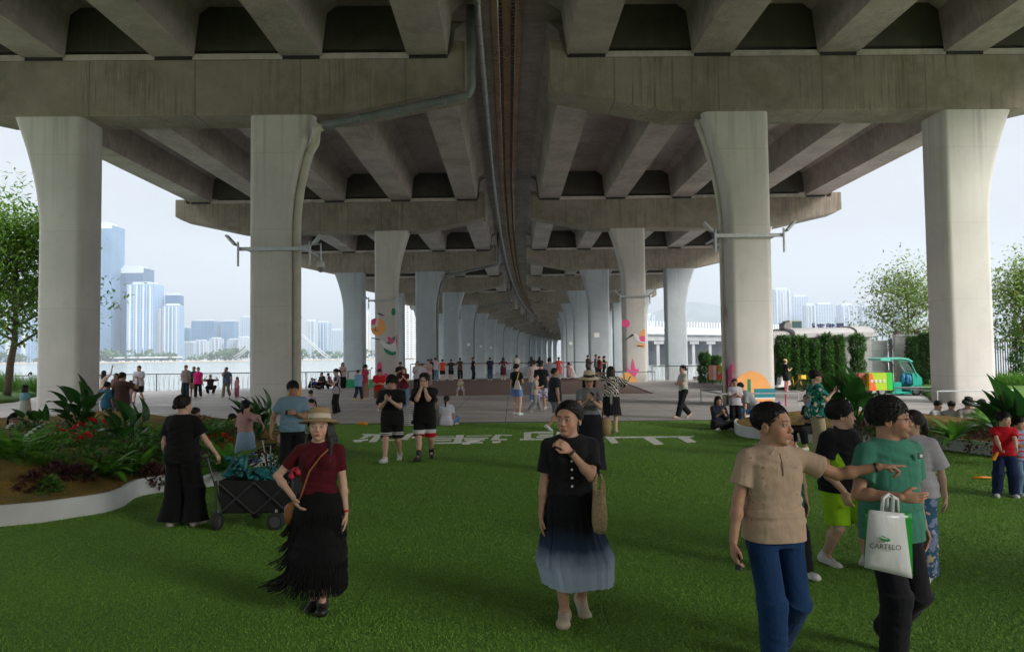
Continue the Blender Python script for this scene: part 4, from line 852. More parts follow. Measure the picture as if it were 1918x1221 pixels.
def shirt(p,res,female=False,fat=1.,e=.014,sleeve=.62,hem=-.10,sw=1.,neckr=.072,fold=.0022,ph=0.,bust=0.,flare_=0.,collar=False):
    s=p.s; pts=[p.pel,p.neck,*p.sh,*[p.sh[i].lerp(p.elb[i],min(1,sleeve*1.05)) for i in (0,1)]]+([*p.wri] if sleeve>1 else []); lo=np.min([A3(q) for q in pts],0)-.2*s; hi=np.max([A3(q) for q in pts],0)+.21*s; F=Field(lo,hi,res)
    A_,B_=torso_prof(s,female,fat,e); hemv=hem*s; low=p.pel+V(0,0,hemv); Ln=(p.waist-low).length
    wid=max(A_[1][1],A_[2][1])*(1.02+flare_)+.014*s; dep=max(A_[1][2],A_[2][2])*(1.05+flare_)+.018*s
    wst=(A_[2][1]*.5+wid*.5,A_[2][2]*.4+dep*.6) if not female or e>.02 else (A_[2][1]*.8+wid*.2,A_[2][2]*.8+dep*.2)
    if hem>-.04: wid,dep=wst[0]*1.04,wst[1]*1.04
    B_=[(0,*wst)]+[(t,max(w_,wst[0]*.96) if t<.8 else w_,max(d,wst[1]*.94) if t<.7 else d) for t,w_,d in B_[1:]]
    F.loft(low,p.waist+p.up*.01*s,p.rt*.5+V(.5,0,0),[(0,wid,dep),(.6,wid,dep),(1,*wst)],k=.02,fold=fold,ph=ph); F.loft(p.waist-p.up*.01*s,p.neck+p.up*.012*s,p.rt,B_,k=.03,fold=fold,ph=ph+1)
    if bust:
        for sg in (1,-1): F.el(p.chest+p.rt*(.068*s*sg)+p.fw*(.085*s)-p.up*.02*s,((.055+e)*s,(.05*bust+e)*s,(.055+e)*s),k=.04)
    for i in (0,1):
        F.rc(p.neck-p.up*.024*s,p.sh[i],.042*s+e*s*.5,.048*s*fat+e*s*.7,k=.04)
        if sleeve>0:
            q=p.sh[i].lerp(p.elb[i],min(1,sleeve)); af=.90 if female else 1.; r0,r1=(.052*fat*af+e*.8)*s,(.049*fat*af+e)*s*(1+(sw-1)*.6)
            if sleeve<=1: F.rc(p.sh[i],q,r0,r1,k=.02,cut=True)
            else:
                F.rc(p.sh[i],p.elb[i],r0,(.045*fat+e)*s*sw,k=.02); F.rc(p.elb[i],p.elb[i].lerp(p.wri[i],sleeve-1),(.045*fat+e)*s*sw,(.034+e)*s*sw,k=.015,cut=True)
    F.cutplane(p.neck+p.up*.014*s,p.up)
    nb=p.neck+p.up*.03*s+p.fw*.02*s; F.el(nb,(neckr*s,neckr*s*.95,.055*s),k=.004,neg=True)
    if collar:
        for sg in (1,-1):
            bk=p.neck-p.fw*.055*s+p.up*.034*s+p.rt*(.018*s*sg); sd_=p.neck+p.rt*(.066*s*sg)+p.up*.026*s-p.fw*.005*s; fr=p.neck+p.rt*(.024*s*sg)+p.fw*.083*s-p.up*.014*s; tip=p.neck+p.rt*(.052*s*sg)+p.fw*.096*s-p.up*.038*s
            F.rc(bk,sd_,.013*s,.013*s,k=.004); F.rc(sd_,fr,.013*s,.012*s,k=.004); F.rc(sd_,tip,.012*s,.011*s,k=.004); F.rc(fr,tip,.011*s,.010*s,k=.004)
    return F.mesh()
def trousers(p,res,fat=1.,e=.012,length=1.,wide=1.,fold=.002,ph=0.,bell=1.,high=0.,female=False):
    s=p.s; pts=[p.pel,p.waist,*p.knee]+([*p.ank] if length>.5 else []); lo=np.min([A3(q) for q in pts],0)-.2*s; hi=np.max([A3(q) for q in pts],0)+.16*s; F=Field(lo,hi,res)
    A_,B_=torso_prof(s,female,fat,.004); F.loft(p.pel-V(0,0,.09*s),p.pel.lerp(p.waist,.8),p.rt*.5+V(.5,0,0),[(0,A_[1][1]*.99+e*.5*s,A_[1][2]*1.02+e*.5*s),(.5,A_[1][1],A_[1][2]*1.0),(1,A_[2][1],A_[2][2]*.97)],k=.02,fold=0,ph=ph)
    for i in (0,1):
        t1=min(1,length*2); k=p.hip[i].lerp(p.knee[i],t1); rt_=(.078*fat+e)*s*(.6+.4*wide); rk=(.060*fat**.5+e)*s*wide
        sidev=V(1,0,0) if True else p.rt
        F.rc(p.hip[i]-V(0,0,.0),k,rt_,rk if t1>=1 else rt_+(rk-rt_)*t1*.6+.012*s*(wide-1),k=.03,cut=(length<=.5))
        if length>.5:
            t2=(length-.5)*2; a=p.knee[i].lerp(p.ank[i],t2); d=(p.ank[i]-p.knee[i]).normalized(); rb=(.048+e)*s*wide*bell
            F.loft(p.knee[i]-d*.03*s,a+d*.02*s,V(1,0,0) if abs(d.z)>.4 else V(0,0,1),[(0,rk,rk),(.35,rk*.96,rk*.98),(.8,(rk*.35+rb*.65),(rk*.35+rb*.65)),(1,rb,rb*1.05)],k=.03,n=2.1,fold=fold,ph=ph+i)
    return F.mesh()
def shoes(p,res,i,g=1.12,high=0.,clog=False):
    s=p.s; hl,bl,d,dn=footpts(p,i); lo=np.min([A3(hl),A3(bl),A3(p.ank[i])],0)-.09*s; hi=np.max([A3(hl),A3(bl),A3(p.ank[i])],0)+.09*s+high*s; F=Field(lo,hi,res)
    F.rc(hl,bl,.036*s*g,.034*s*g,k=.02); F.el(bl+d*.02*s,(.044*s*g,.044*s*g,.034*s*g),k=.02); F.rc(p.ank[i]+dn*.02*s-d*.012*s,bl-dn*.008*s,.038*s*g,.026*s*g,k=.02); 
    if high: F.rc(p.ank[i]+dn*.02*s,p.ank[i]-dn*high*s,.044*s*g,.043*s,k=.015,cut=True)
    else: F.rc(p.ank[i]+dn*.035*s-d*.02*s,p.ank[i]-dn*.004*s-d*.012*s,.038*s*g,.041*s,k=.015,cut=True)
    sole=bl+dn*.030*s; F.cutplane(sole,dn)
    return F.mesh()
def hairmesh(p,res,style,female,locks=0):
    c,h,s=p.hc,p.hR,p.hs; T=lambda x,y,z: c+h@V(x*s,y*s,z*s); R=[[h[i][j] for j in range(3)] for i in range(3)]
    F=Field(A3(c)-.22*s-(.35*s if style in('long','pony','longpony') else 0),A3(c)+.22*s,res)
    th={'buzz':.002,'receding':.003,'short':.006,'kid':.009,'fluffy':.014}.get(style,.008)
    n1=V(0,.78,-.62); n2=V(0,.50,-.86)
    hl=(.074 if style in('bun','pony','longpony','lowpony','side') else .080) if style!='receding' else .066
    zt=.080 if style in('buzz','receding','bun','pony','longpony','lowpony','side') else .064
    if style=='fringe' : zt=.040; hl=.09
    cl=[((0,(hl+.016)*s,(zt-.036)*s),n1.normalized()),((0,.016*s,-.066*s),n2.normalized())]
    F.el(T(0,-.016,.036),((.0765*p.hf+th)*s,(.096+th)*s,(.083+th)*s),R,k=0.001,clip=cl)
    if style in('short','kid','fluffy','fringe'):
        for j in range(26 if style!='fluffy' else 40):
            rr=random.Random(j*7+int(res*1e5)); a=rr.uniform(0,6.283); e=rr.uniform(.5,1.5); q=T(.078*math.cos(a)*math.cos(e),-.012+.096*math.sin(a)*math.cos(e),.038+.084*math.sin(e)); q2=q+(q-c).normalized()*(.016 if style=='fluffy' else .005)*s+V(rr.uniform(-.01,.01),rr.uniform(-.01,.01),0)*s; F.rc(q,q2,.011*s,.005*s,k=.012)
    if style in('bob','long','fringe'):
        for j in range(17):
            a=R_(-30+240*j/16+0)+math.pi; x=math.cos(a)*.083; y=-.012+math.sin(a)*.092*(1 if math.sin(a)<0 else .35); ln={'bob':-.10,'long':-.24,'fringe':-.09}[style]
            F.rc(T(x,y,.03),T(x*1.03,min(y,.03)-.008,ln),.020*s,.019*s,k=.02)
    if style=='side':   # long hair worn back, falling over one shoulder
        for j in range(9):
            a=R_(20+140*j/8)+math.pi; F.rc(T(math.cos(a)*.08,-.012+math.sin(a)*.09,.02),T(math.cos(a)*.07,-.05+math.sin(a)*.05,-.16),.021*s,.02*s,k=.02)
        F=F
    if style in('pony','longpony'):
        F.el(T(0,-.115,.035),(.03*s,.03*s,.03*s),R,k=.01); L1=-.14 if style=='pony' else -.22
        F.rc(T(0,-.13,.03),T(.0,-.15,-.06),.028*s,.033*s,k=.01); F.rc(T(0,-.15,-.06),T(0,-.13,L1),.033*s,.012*s,k=.01)
    if style=='lowpony':
        F.rc(T(.0,-.09,-.05),T(.02,-.12,-.16),.03*s,.028*s,k=.01); F.rc(T(.02,-.12,-.16),T(.03,-.12,-.22),.028*s,.012*s,k=.01)
    if style=='bun': F.el(T(0,-.115,-.01),(.038*s,.034*s,.036*s),R,k=.008)
    Pm,Qm=F.mesh()
    if not locks: return Pm,Qm
    rr=random.Random(int(c.x*977)%9999+locks); Vs=[];Qs=[]; n0=len(Pm); rad=(.0785*p.hf+th,.098+th,.085+th)
    short=style in('buzz','short','kid','fluffy','receding')
    for j in range(locks):
        a=rr.uniform(0,6.283); e=math.asin(rr.uniform(-.55,1)); u=[math.cos(a)*math.cos(e),math.sin(a)*math.cos(e),math.sin(e)]
        pl=[u[k]*rad[k] for k in range(3)]; pt=V(pl[0],pl[1]-.016,pl[2]+.036)
        if (pt-V(0,hl,zt)).dot(n1)>rr.uniform(-.004,.007) or (pt-V(0,0,-.03)).dot(n2)>rr.uniform(-.006,.005): continue
        if short: fl=V(u[0]*.25+rr.uniform(-.35,.35),(.9 if pt.z>.05 else -.35)+rr.uniform(-.3,.3),-.35 if pt.z<.07 else .1)
        else: fl=V(u[0]*.1,-1,-.25+ (.0 if style!='long' and style!='bob' else -1))+V(rr.uniform(-.15,.15),0,rr.uniform(-.1,.1))
        L_={'buzz':.010,'receding':.016,'short':.030,'kid':.032,'fluffy':.042}.get(style,.05)*rr.uniform(.6,1.3); wd=.0024 if style=='buzz' else .0036
        q=pt.copy(); rg=[]
        for t in range(4):
            nn=V(q.x/rad[0]**2,(q.y+.016)/rad[1]**2,(q.z-.036)/rad[2]**2).normalized(); f_=(fl-nn*fl.dot(nn)).normalized(); sd=f_.cross(nn); lift=(.002+(.005 if short and style!='buzz' else .0015)*(t/3.)*rr.uniform(.4,1.6)); ww=wd*(1,1.1,.8,.15)[t]
            base=q+nn*lift; rg.append([T(*(base+sd*ww)),T(*(base+nn*ww*.8)),T(*(base-sd*ww)),T(*(base-nn*ww*1.2))])
            q=q+f_*(L_/3)
            k_=math.sqrt((q.x/rad[0])**2+((q.y+.016)/rad[1])**2+((q.z-.036)/rad[2])**2); q=V(q.x/k_,(q.y+.016)/k_-.016,(q.z-.036)/k_+.036)
        o_=n0+len(Vs)
        for r_ in rg: Vs.extend([tuple(v) for v in r_])
        for t in range(3):
            for k in range(4): Qs.append((o_+t*4+k,o_+t*4+(k+1)%4,o_+t*4+4+(k+1)%4,o_+t*4+4+k))
    if Vs: Pm=np.concatenate([Pm,np.array(Vs,f32)]); Qm=np.concatenate([Qm,np.array(Qs,np.int32)])
    return Pm,Qm
# ============================================================= one call per person
BLK=(.012,.012,.014); NAV=(.02,.028,.06); WHT=(.66,.66,.68); DEN=(.10,.19,.36); GRY=(.25,.27,.29); RED=(.45,.02,.04); BEI=(.42,.34,.25); PNK=(.62,.30,.33)
def skirt(p,root,mt,zt,zb,w0,d0,w1,d1,pleats=0,amp=.0,sway=(0,0),name='skirt',n=64,rows=18,mid=None,fat_=1.05):
    s=p.s; rg=[]; top=p.pel+V(0,0,(zt-.925)*s)
    for r in range(rows+1):
        t=r/rows; e=t**.75; w_=(w0+(w1-w0)*e)*s; d=(d0+(d1-d0)*e)*s
        if mid: w_+=mid*math.sin(math.pi*t)*s
        z=p.pel.z+(zt-.925)*s+((zb*p.lf)-(p.pel.z+(zt-.925)*s))*t; cx,cy=top.x+sway[0]*s*t*t,top.y+sway[1]*s*t*t; xs=[];ys=[]
        for i in (0,1):
            for A_,B_,ra,rb in ((p.hip[i],p.knee[i],.10,.075),(p.knee[i],p.ank[i],.075,.06)):
                lo_,hi_=min(A_.z,B_.z),max(A_.z,B_.z)
                if lo_-.03<=z<=hi_+.03:
                    u=min(1,max(0,(z-A_.z)/(B_.z-A_.z+1e-6))); pt=A_.lerp(B_,u); rr_=(ra+(rb-ra)*u)*s; xs+=[pt.x-rr_,pt.x+rr_]; ys+=[pt.y-rr_,pt.y+rr_]
        hz_=(z-p.pel.z)/s
        if -.16<hz_<.12: w_=max(w_,(.196-.32*max(0,hz_))*s*fat_); d=max(d,(.148-.25*max(0,hz_))*s*fat_)
        if xs:
            pts_=[(xs[2*j]*.5+xs[2*j+1]*.5,ys[2*j]*.5+ys[2*j+1]*.5,(xs[2*j+1]-xs[2*j])*.5) for j in range(len(xs)//2)]; f_=1
            if -1<hz_<-.02:
                for (qx,qy,qr) in pts_:
                    for j in range(12): a=j*math.pi/6; f_=max(f_,math.hypot((qx+qr*math.cos(a)-cx)/w_,(qy+qr*math.sin(a)-cy)/d))
                f_=min(f_,1.9); w_*=1+(f_-1)*.8; d*=f_*1.03
        c=V(cx,cy,0); q=[]
        for k in range(n):
            a=2*math.pi*k/n; tri=abs((k*pleats/n)%1*2-1)*2-1 if pleats else 0; f=1+amp*tri*min(1,t*2.)+(.035*math.sin(3*a+1)+.03*math.sin(5*a+4))*t; q.append(V(c.x+w_*f*math.cos(a),c.y+d*f*math.sin(a),z+.012*s*t*math.sin(4*a)))
        rg.append(q)
    p.rings=rg; mb=MB(); mb.rings(rg,cap=False); mb.add(rg[0],[tuple(range(n))]); o=mb.build(name,mt,root,smooth=(amp<.03)); so_=o.modifiers.new('thickness','SOLIDIFY'); so_.thickness=.004; return o
def hatmesh(p,root,kind,col,band=(.02,.02,.02)):
    c,h,s=p.hc,p.hR,p.hs; M4=Matrix.Translation(c)@h.to_4x4()@Matrix.Rotation(R_(6 if kind=='straw' else 0),4,'X')
    straw=mat('straw_%s'%(col,),col,.85,var=.18,vscale=60,bump=.5,bscale=140) ; mb=MB()
    if kind in('straw','bucket'):
        br=.165 if kind=='straw' else .125; dr=.02 if kind=='straw' else .045
        mb.lathe([(br*s,(.052-dr)*s),(.12*s,.053*s),(.088*s,.060*s),(.086*s,.10*s),(.080*s,.145*s),(.060*s,.156*s),(.01*s,.158*s)],(0,-.014*s,0),32,M4,sy=1.15)
        o=mb.build('hat',straw,root,smooth=True,recalc=True); o.modifiers.new('t','SOLIDIFY').thickness=.004
        mb=MB(); mb.lathe([(.0905*s,.062*s),(.089*s,.10*s)],(0,-.014*s,0),32,M4,sy=1.15,cap=False); mb.build('hat_band',mat('band_%s'%(band,),band,.7),o,smooth=True)
    else:
        if kind=='cap': mb.lathe([(.090*s,.03*s),(.091*s,.07*s),(.082*s,.105*s),(.05*s,.13*s),(.005*s,.137*s)],(0,-.014*s,0),20,M4,sy=1.12)
        else: mb.lathe([(.092*s,.035*s),(.093*s,.075*s)],(0,-.014*s,0),24,M4,sy=1.14,cap=False)
        a=[];b=[]
        for k in range(13):
            t=R_(-75+150*k/12); r=1.; a.append(M4@V(.088*s*math.sin(t),(-.014+.1*math.cos(t))*s,.04*s)); e=(.085 if kind=='cap' else .11)*math.cos(t)**.6 if abs(t)<1.56 else 0; b.append(M4@V((.088+.02*abs(math.cos(t)))*s*math.sin(t),(-.014+.1*math.cos(t)+e)*s,(.034-.025*math.cos(t))*s))
        vs=a+b; mb.add(vs,[(k,k+1,k+14,k+13) for k in range(12)]); o=mb.build('hat' if kind!='visor' else 'sun_visor',cloth(col),root,smooth=True); o.modifiers.new('t','SOLIDIFY').thickness=.004
        if kind=='visor':
            mb=MB(); mb.add([v-h@V(0,0,.005) for v in vs],[(k,k+1,k+14,k+13) for k in range(12)]); mb.build('brim_top',mat('visor_pale',(.6,.57,.52),.6),o,smooth=True)
def tintcols(p,Pv,tone,female,detail,extra=None,hat_=False):
    c=np.array(p.hc); h=np.array(p.hR); q=(Pv-c)@h/p.hs; x,y,z=np.abs(q[:,0]),q[:,1],q[:,2]; T=np.ones((len(Pv),3))*np.array(tone); near=(y>.04)&(x<.09)
    lip=near&(((x/.020)**2+((z+.0622)/.0095)**2)<1)&(y>.075); T[lip]=np.array(tone)*(np.array((.88,.36,.36)) if female and hat_ else (np.array((.88,.50,.46)) if female else np.array((.85,.60,.56))))
    br=near&(x>.014)&(x<.048)&(np.abs(z-.0235+.10*np.maximum(0,x-.032))<(.0042 if detail else .006)); T[br]=np.array(tone)*.18
    ey=near&(x>.017)&(x<.046)&(np.abs(z-.0005)<(.008 if detail else .007)); T[ey]=np.array(tone)*(.55 if detail else .16)
    ck=near&(((x-.04)/.03)**2+((z+.03)/.025)**2<1)&~lip; T[ck]*=np.array((1.06,.93,.92))
    if extra=='stubble': sb=near&(z<-.045)&~lip; T[sb]*=np.array((.72,.74,.78))
    return T
def person(label,px,foot,top=None,face=180,stance='s',arms='dd',H=None,female=False,shirtc=WHT,pat=None,pc2=(1,1,1),pc3=None,ps=1.,sleeve=.6,hem=-.10,sw=1.15,e=.014,bottom='pants',bc=BLK,bpat=None,bc2=(1,1,1),bc3=None,bl=1.,bw=1.2,bell=1.,shoec=(.6,.6,.6),shoeh=0.,hair='short',hairc=(.012,.010,.009),tone=SK1,hyaw=0,hpitch=0,hs=1.,lean=0,twist=0,fat=1.,bust=0.,armover=None,point=None,hat=None,hatc=(.5,.38,.22),band=(.02,.02,.02),z0=0.,detail=None,collar=False,legover=None,phone=None,glasses=False,group=None,extra=None,wide=1.,fwd=0.,tuck=False,neckr=.072,sk=None,watch=None,dx=0.,bare=False,rz=None,tintx=None,ub=1.03):
    g=gnd(px,foot,z0)
    if H is None: H=HC-z0 - (HC-z0)*((top-hor(px))/(foot-hor(px)))+0.0; 
    root=empty('person',g,-R_(face),label,'person',group)
    child=H<1.35
    p=pose(H,stance,arms,lean,twist,armover,wide=wide*(1 if not female else .94),legover=legover,child=child,ub=ub)
    headframe(p,hyaw,hpitch,hs*1.05*(1.0 if H>1.5 else 1+ (1.5-H)*.45),fwd)
    Y=g.y; res=min(.014,max(.0052,Y*.00098)); detail=(Y<13) if detail is None else detail
    b=body(p,res,female,fat,detail,point,bust)
    sm=skinmat((1,1,1)); o=mesh_obj('body',*b,sm,root,tintcols(p,b[0],tone,female,detail,tintx,bool(hat)))
    ph=(px%17)*.4
    if bottom=='pants': mesh_obj('trousers',*trousers(p,res,fat,.012 if bw<1.3 else .016,bl,bw,.0025 if Y<14 else .0015,ph,bell,high=.0,female=female),cloth(bc,bpat,bc2,p.s,.9,bc3),root)
    elif bottom=='shorts': mesh_obj('shorts',*trousers(p,res,fat,.018,bl,bw,.0025,ph,1.,female=female),cloth(bc,bpat,bc2,p.s,.9,bc3),root)
    if sk:
        skirt(p,root,cloth(bc,bpat,bc2,p.s),*sk[:6],pleats=sk[6] if len(sk)>6 else 0,amp=sk[7] if len(sk)>7 else 0,sway=sk[8] if len(sk)>8 else (0,0))
    if not bare:
        S=shirt(p,res,female,fat,e,sleeve,hem,sw,neckr,.0042 if Y<14 else .002,ph,bust,collar=collar); mesh_obj('shirt' if hem>-.3 else 'top',*S,cloth(shirtc,pat,pc2,ps,.88,pc3),root)
    if shoec:
        sm_=mat('shoe_%s'%(shoec,),shoec,.5,var=.1,vscale=30)
        for i in (0,1): mesh_obj('shoe',*shoes(p,max(res,.006),i,1.14,shoeh),sm_,root)
    if hair: mesh_obj('hair',*hairmesh(p,max(res*.9,.005),hair,female,1500 if detail else (220 if Y<26 else 0)),hairmat(hairc),root)
    if hat: hatmesh(p,root,hat,hatc,band)
    c,h,s=p.hc,p.hR,p.hs; T=lambda x,y,z: c+h@V(x*s,y*s,z*s)
    if detail:
        for sg in (1,-1):
            mb=MB(); M4=Matrix.Translation(T(sg*.031,.0825,.0))@h.to_4x4()@Matrix.Diagonal((.0125*s,.0068*s,.0048*s,1)); mb.lathe([(math.sin(math.pi*k/8),-math.cos(math.pi*k/8)) for k in range(1,8)],(0,0,0),12,M4); eo=mb.build('eye',M_eye,root,smooth=True)
            mb=MB(); M4=Matrix.Translation(T(sg*.031,.0862,.0))@h.to_4x4()@Matrix.Diagonal((.0052*s,.0042*s,.0048*s,1)); mb.lathe([(math.sin(math.pi*k/6),-math.cos(math.pi*k/6)) for k in range(1,6)],(0,0,0),10,M4); mb.build('iris',M_iris,eo,smooth=True)
    if glasses:
        mb=MB()
        for sg in (1,-1):
            P_=[T(sg*.033+.023*math.cos(a),.106,-.002+.016*math.sin(a)) for a in [2*math.pi*k/14 for k in range(15)]]; mb.tube(P_,.0016*s*(1.4 if Y>9 else 1),5,False); mb.tube([T(sg*.055,.104,.004),T(sg*.078,.06,.004),T(sg*.082,-.01,.0)],.0016*s,5)
        mb.tube([T(.011,.107,.002),T(-.011,.107,.002)],.0015*s,5); mb.build('glasses',mat('glasses_frame',(.03,.025,.02),.3),root)
    if phone is not None and phone in p.palm:
        c_,fd,pn,sd=p.palm[phone]; mb=MB(); s_=p.s; ax=sd; R3=Matrix((sd,fd,pn)).transposed().to_4x4(); M4=Matrix.Translation(c_+pn*.026*s_+fd*.02*s_)@R3; mb.box((-.036*s_,-.075*s_,-.005*s_),(.036*s_,.075*s_,.005*s_),M4); mb.build('phone_case',M_black,root) if False else mb.build('phone',mat('phone_dark',(.02,.02,.025),.15),root)
    if watch is not None:
        i=watch; a=p.elb[i].lerp(p.wri[i],.93); d=(p.wri[i]-p.elb[i]).normalized(); mb=MB(); mb.tube([a-d*.009,a+d*.009],.031*p.s,12); mb.build('watch',mat('watch_strap',(.05,.03,.025),.4),root,smooth=True)
    return root,p
# ============================================================= the six near figures
r,p=person('woman in a maroon tee, straw sun hat and long black fringed skirt',598,1138,768,176,'w','hd',female=True,shirtc=(.085,.006,.013),sleeve=.62,e=.006,sw=1.0,hem=.03,neckr=.066,bottom=None,bc=(.004,.004,.005),sk=(1.07,.22,.135,.105,.150,.135,0,0,(.02,.0)),hair='side',hat='straw',hatc=(.42,.29,.15),band=(.62,.54,.44),tone=SK3,bust=1.,hyaw=-4,hpitch=4,shoec=(.01,.01,.01),shoeh=.05,phone=1,legover=((.04,-.05,.088,8),(-.04,.07,.085,-5)),
 armover=((( .03,.12,-.36),(1,-.25,-.15),(-.5,.5,-.7),.35),None))
M_fr=cloth((.006,.006,.007)); s=p.s; rr=random.Random(2); mb=MB()
for tier,(t0,ln) in enumerate(((.06,.24),(.24,.24),(.42,.24),(.60,.24),(.78,.22),(.93,.16))):
    rgk=p.rings[int(t0*18)]; cc=sum(rgk,V(0,0,0))/64
    for k in range(150):
        u=k/150*64; a_=rgk[int(u)%64].lerp(rgk[(int(u)+1)%64],u%1); o_=(a_-cc); o_.z=0; o_.normalize(); t=t0; blow=max(0,o_.x)**1.3*(.03+.17*t)*rr.uniform(.2,1.3); pts=[a_+o_*.004]
        for q in range(1,5):
            u2=q/4; pts.append(a_+o_*(.008+.010*u2)+V(blow*u2*u2*s*1.1+rr.uniform(-.004,.004),rr.uniform(-.006,.006),-ln*s*(u2-.35*u2*u2*min(1,blow*4))))
        mb.tube(pts,[.0046,.0046,.0042,.0036,.003],4,False)
mb.build('fringe',M_fr,r)
SX=lambda p,x,y,z: V(x*p.s,y*p.s,z*p.s)
M_tan=mat('tan_leather',(.33,.12,.035),.5,var=.1); mb=MB(); mb.tube([p.sh[1]+V(.03,-.02,.045)*s,p.sh[1]+V(.05,.06,.035)*s,p.chest+V(-.04,.150,.03)*s,p.chest+V(.05,.150,-.09)*s,p.waist+V(.12,.125,-.01)*s,p.waist+V(.165,.06,-.10)*s],.0075*s,6); mb.build('bag_strap',M_tan,r)
mb=MB(); mb.lathe([(.02,-.10),(.07,-.095),(.085,-.03),(.08,.04),(.05,.07),(.01,.075)],tuple(p.waist+V(.20,.02,-.17)*s),14,sy=.45); o=mb.build('shoulder_bag',M_tan,r,smooth=True)
a=p.elb[1].lerp(p.wri[1],.95); d=(p.wri[1]-p.elb[1]).normalized(); mb=MB(); mb.tube([a-d*.008,a+d*.008],.032*s,12); mb.build('bracelet',mat('red_beads',(.4,.02,.02),.3),r,smooth=True)
for sg in (1,-1): mb=MB(); mb.lathe([(.001,-.006),(.006,0),(.001,.006)],tuple(p.hc+p.hR@V(sg*.083,.0,-.05)*p.hs),8); mb.build('earring',M_white,r)
F=Field(A3(p.neck)-.35,A3(p.neck)+.25,.0055); hc=lambda x,y,z: p.hc+p.hR@V(x*p.hs,y*p.hs,z*p.hs)
for j in range(7): F.rc(hc(-.06-.004*j,.01-.018*j,.0),hc(-.085-.005*j,.015-.012*j,-.10),.022,.024,k=.02); F.rc(hc(-.085-.005*j,.015-.012*j,-.10),p.chest+V(-.105-.008*j,.125-.02*j,-.02)*s,.024,.010,k=.02)
for j in range(6): F.rc(hc(.065,-.02-.014*j,.0),p.neck+V(.085,-.06-.01*j,-.0)*s,.02,.03,k=.02)
mesh_obj('hair_length',*F.mesh(),hairmat(),r)
# woman in the ombre dress
r,p=person('woman in a black dress fading to pale blue pleats, hand at her chin',1072,1155,752,180,'w','dt',female=True,shirtc=BLK,sleeve=.72,e=.014,sw=1.2,hem=.10,bottom=None,bc=(.008,.008,.011),bpat='fade',bc2=(.42,.50,.66),sk=(1.09,.28,.150,.115,.225,.18,44,.05,(-.05,.01)),hair='lowpony',tone=SK1,bust=1.25,fat=1.13,hyaw=30,hpitch=0,shoec=None,hs=1.06,ub=1.04,legover=((.065,.10,.085,-6),(-.08,-.12,.12,22)),neckr=.078,watch=1)
s=p.s
for i in (0,1):
    F_=shoes(p,.006,i,1.24,0); o=mesh_obj('clog',*F_,mat('cream_clog',(.50,.43,.33),.55),r)
    hl,bl,d,dn=footpts(p,i); sdv=d.cross(dn); mb=MB()
    for k in range(12):
        a=-1.3+2.6*k/11; q=bl+d*.022*s*math.cos(a)*1.2+sdv*.032*s*math.sin(a)-dn*.036*s*(1-.35*abs(math.sin(a))); 
        mb.lathe([(.0042,-.004),(.0042,.006)],tuple(q-dn*.0),6)
    mb.build('vent_hole',M_black,o)
mb=MB()
for k in range(5):
    q=p.chest+p.fw*(.158+.012*math.sin(k*.7))*s+p.up*(.03-.062*k)*s; M4=Matrix.Translation(q)@Matrix.Rotation(R_(90),4,'X'); mb.lathe([(.001,-.005),(.009*s,0),(.001,.005)],(0,0,0),10,M4)
mb.build('buttons',M_white,r)
# straw bag on her left forearm
M_wv=mat('woven_straw',(.50,.36,.20),.85,var=.3,vscale=60,bump=1.,bscale=110); cb_=p.elb[1]+V(-.05,.02,-.24)*s
mb=MB(); rg=[]
for z,w_,d in ((-.16,.03,.02),(-.155,.09,.045),(-.10,.135,.055),(-.02,.15,.055),(.05,.145,.05),(.10,.125,.045),(.13,.11,.04)):
    rg.append([cb_+V(.055*math.sin(0)+d*math.cos(6.283*k/22),w_*math.sin(6.283*k/22),z)*s for k in range(22)])
mb.rings(rg); o=mb.build('straw_bag',M_wv,r,smooth=True)
for dy in (-.03,.03):
    mb=MB(); mb.tube([cb_+V(dy,-.085,.10)*s,cb_+V(dy,-.07,.2)*s,cb_+V(dy*.5,0,.26)*s,cb_+V(dy,.07,.2)*s,cb_+V(dy,.085,.10)*s],.008*s,6); mb.build('bag_handle',M_wv,o)
mb=MB(); mb.tube([p.sh[1]+V(.035,-.05,.05)*s,p.sh[1]+V(.035,.03,.052)*s,p.sh[1]+V(.02,.09,-.02)*s],.009*s,6); mb.build('shoulder_strap',mat('rust_leather',(.25,.07,.03),.5),r)
# beige man pointing
r,p=person('man in a beige polo and blue jeans pointing to the right',1456,1262,757,172,'w','Dd',shirtc=(.46,.335,.245),pat='dots',pc2=(.20,.13,.09),ps=.6,sleeve=.62,e=.018,sw=1.22,hem=-.05,collar=True,bc=(.008,.035,.11),bw=1.16,shoec=(.015,.015,.018),hair='buzz',tone=SK2,fat=.98,hyaw=-38,hpitch=2,phone=0,point=1,legover=((.10,.16,.085,-5),(-.09,-.16,.12,22)),armover=(((.13,.05,-.50),(.5,-.8,0),(.05,.15,-1),.5),((.44,.20,-.045),(.1,-.5,-1),(1,.25,.02),1.)),watch=1,neckr=.068,hs=1.13,ub=1.0,wide=.98)
mb=MB(); mb.tube([p.neck+p.fw*(.105*p.s)-p.up*(.035*p.s),p.chest+p.fw*(.136*p.s)+p.up*(.03*p.s),p.chest+p.fw*(.142*p.s)-p.up*(.03*p.s)],.0035,5); mb.build('placket',cloth((.22,.16,.11)),r)
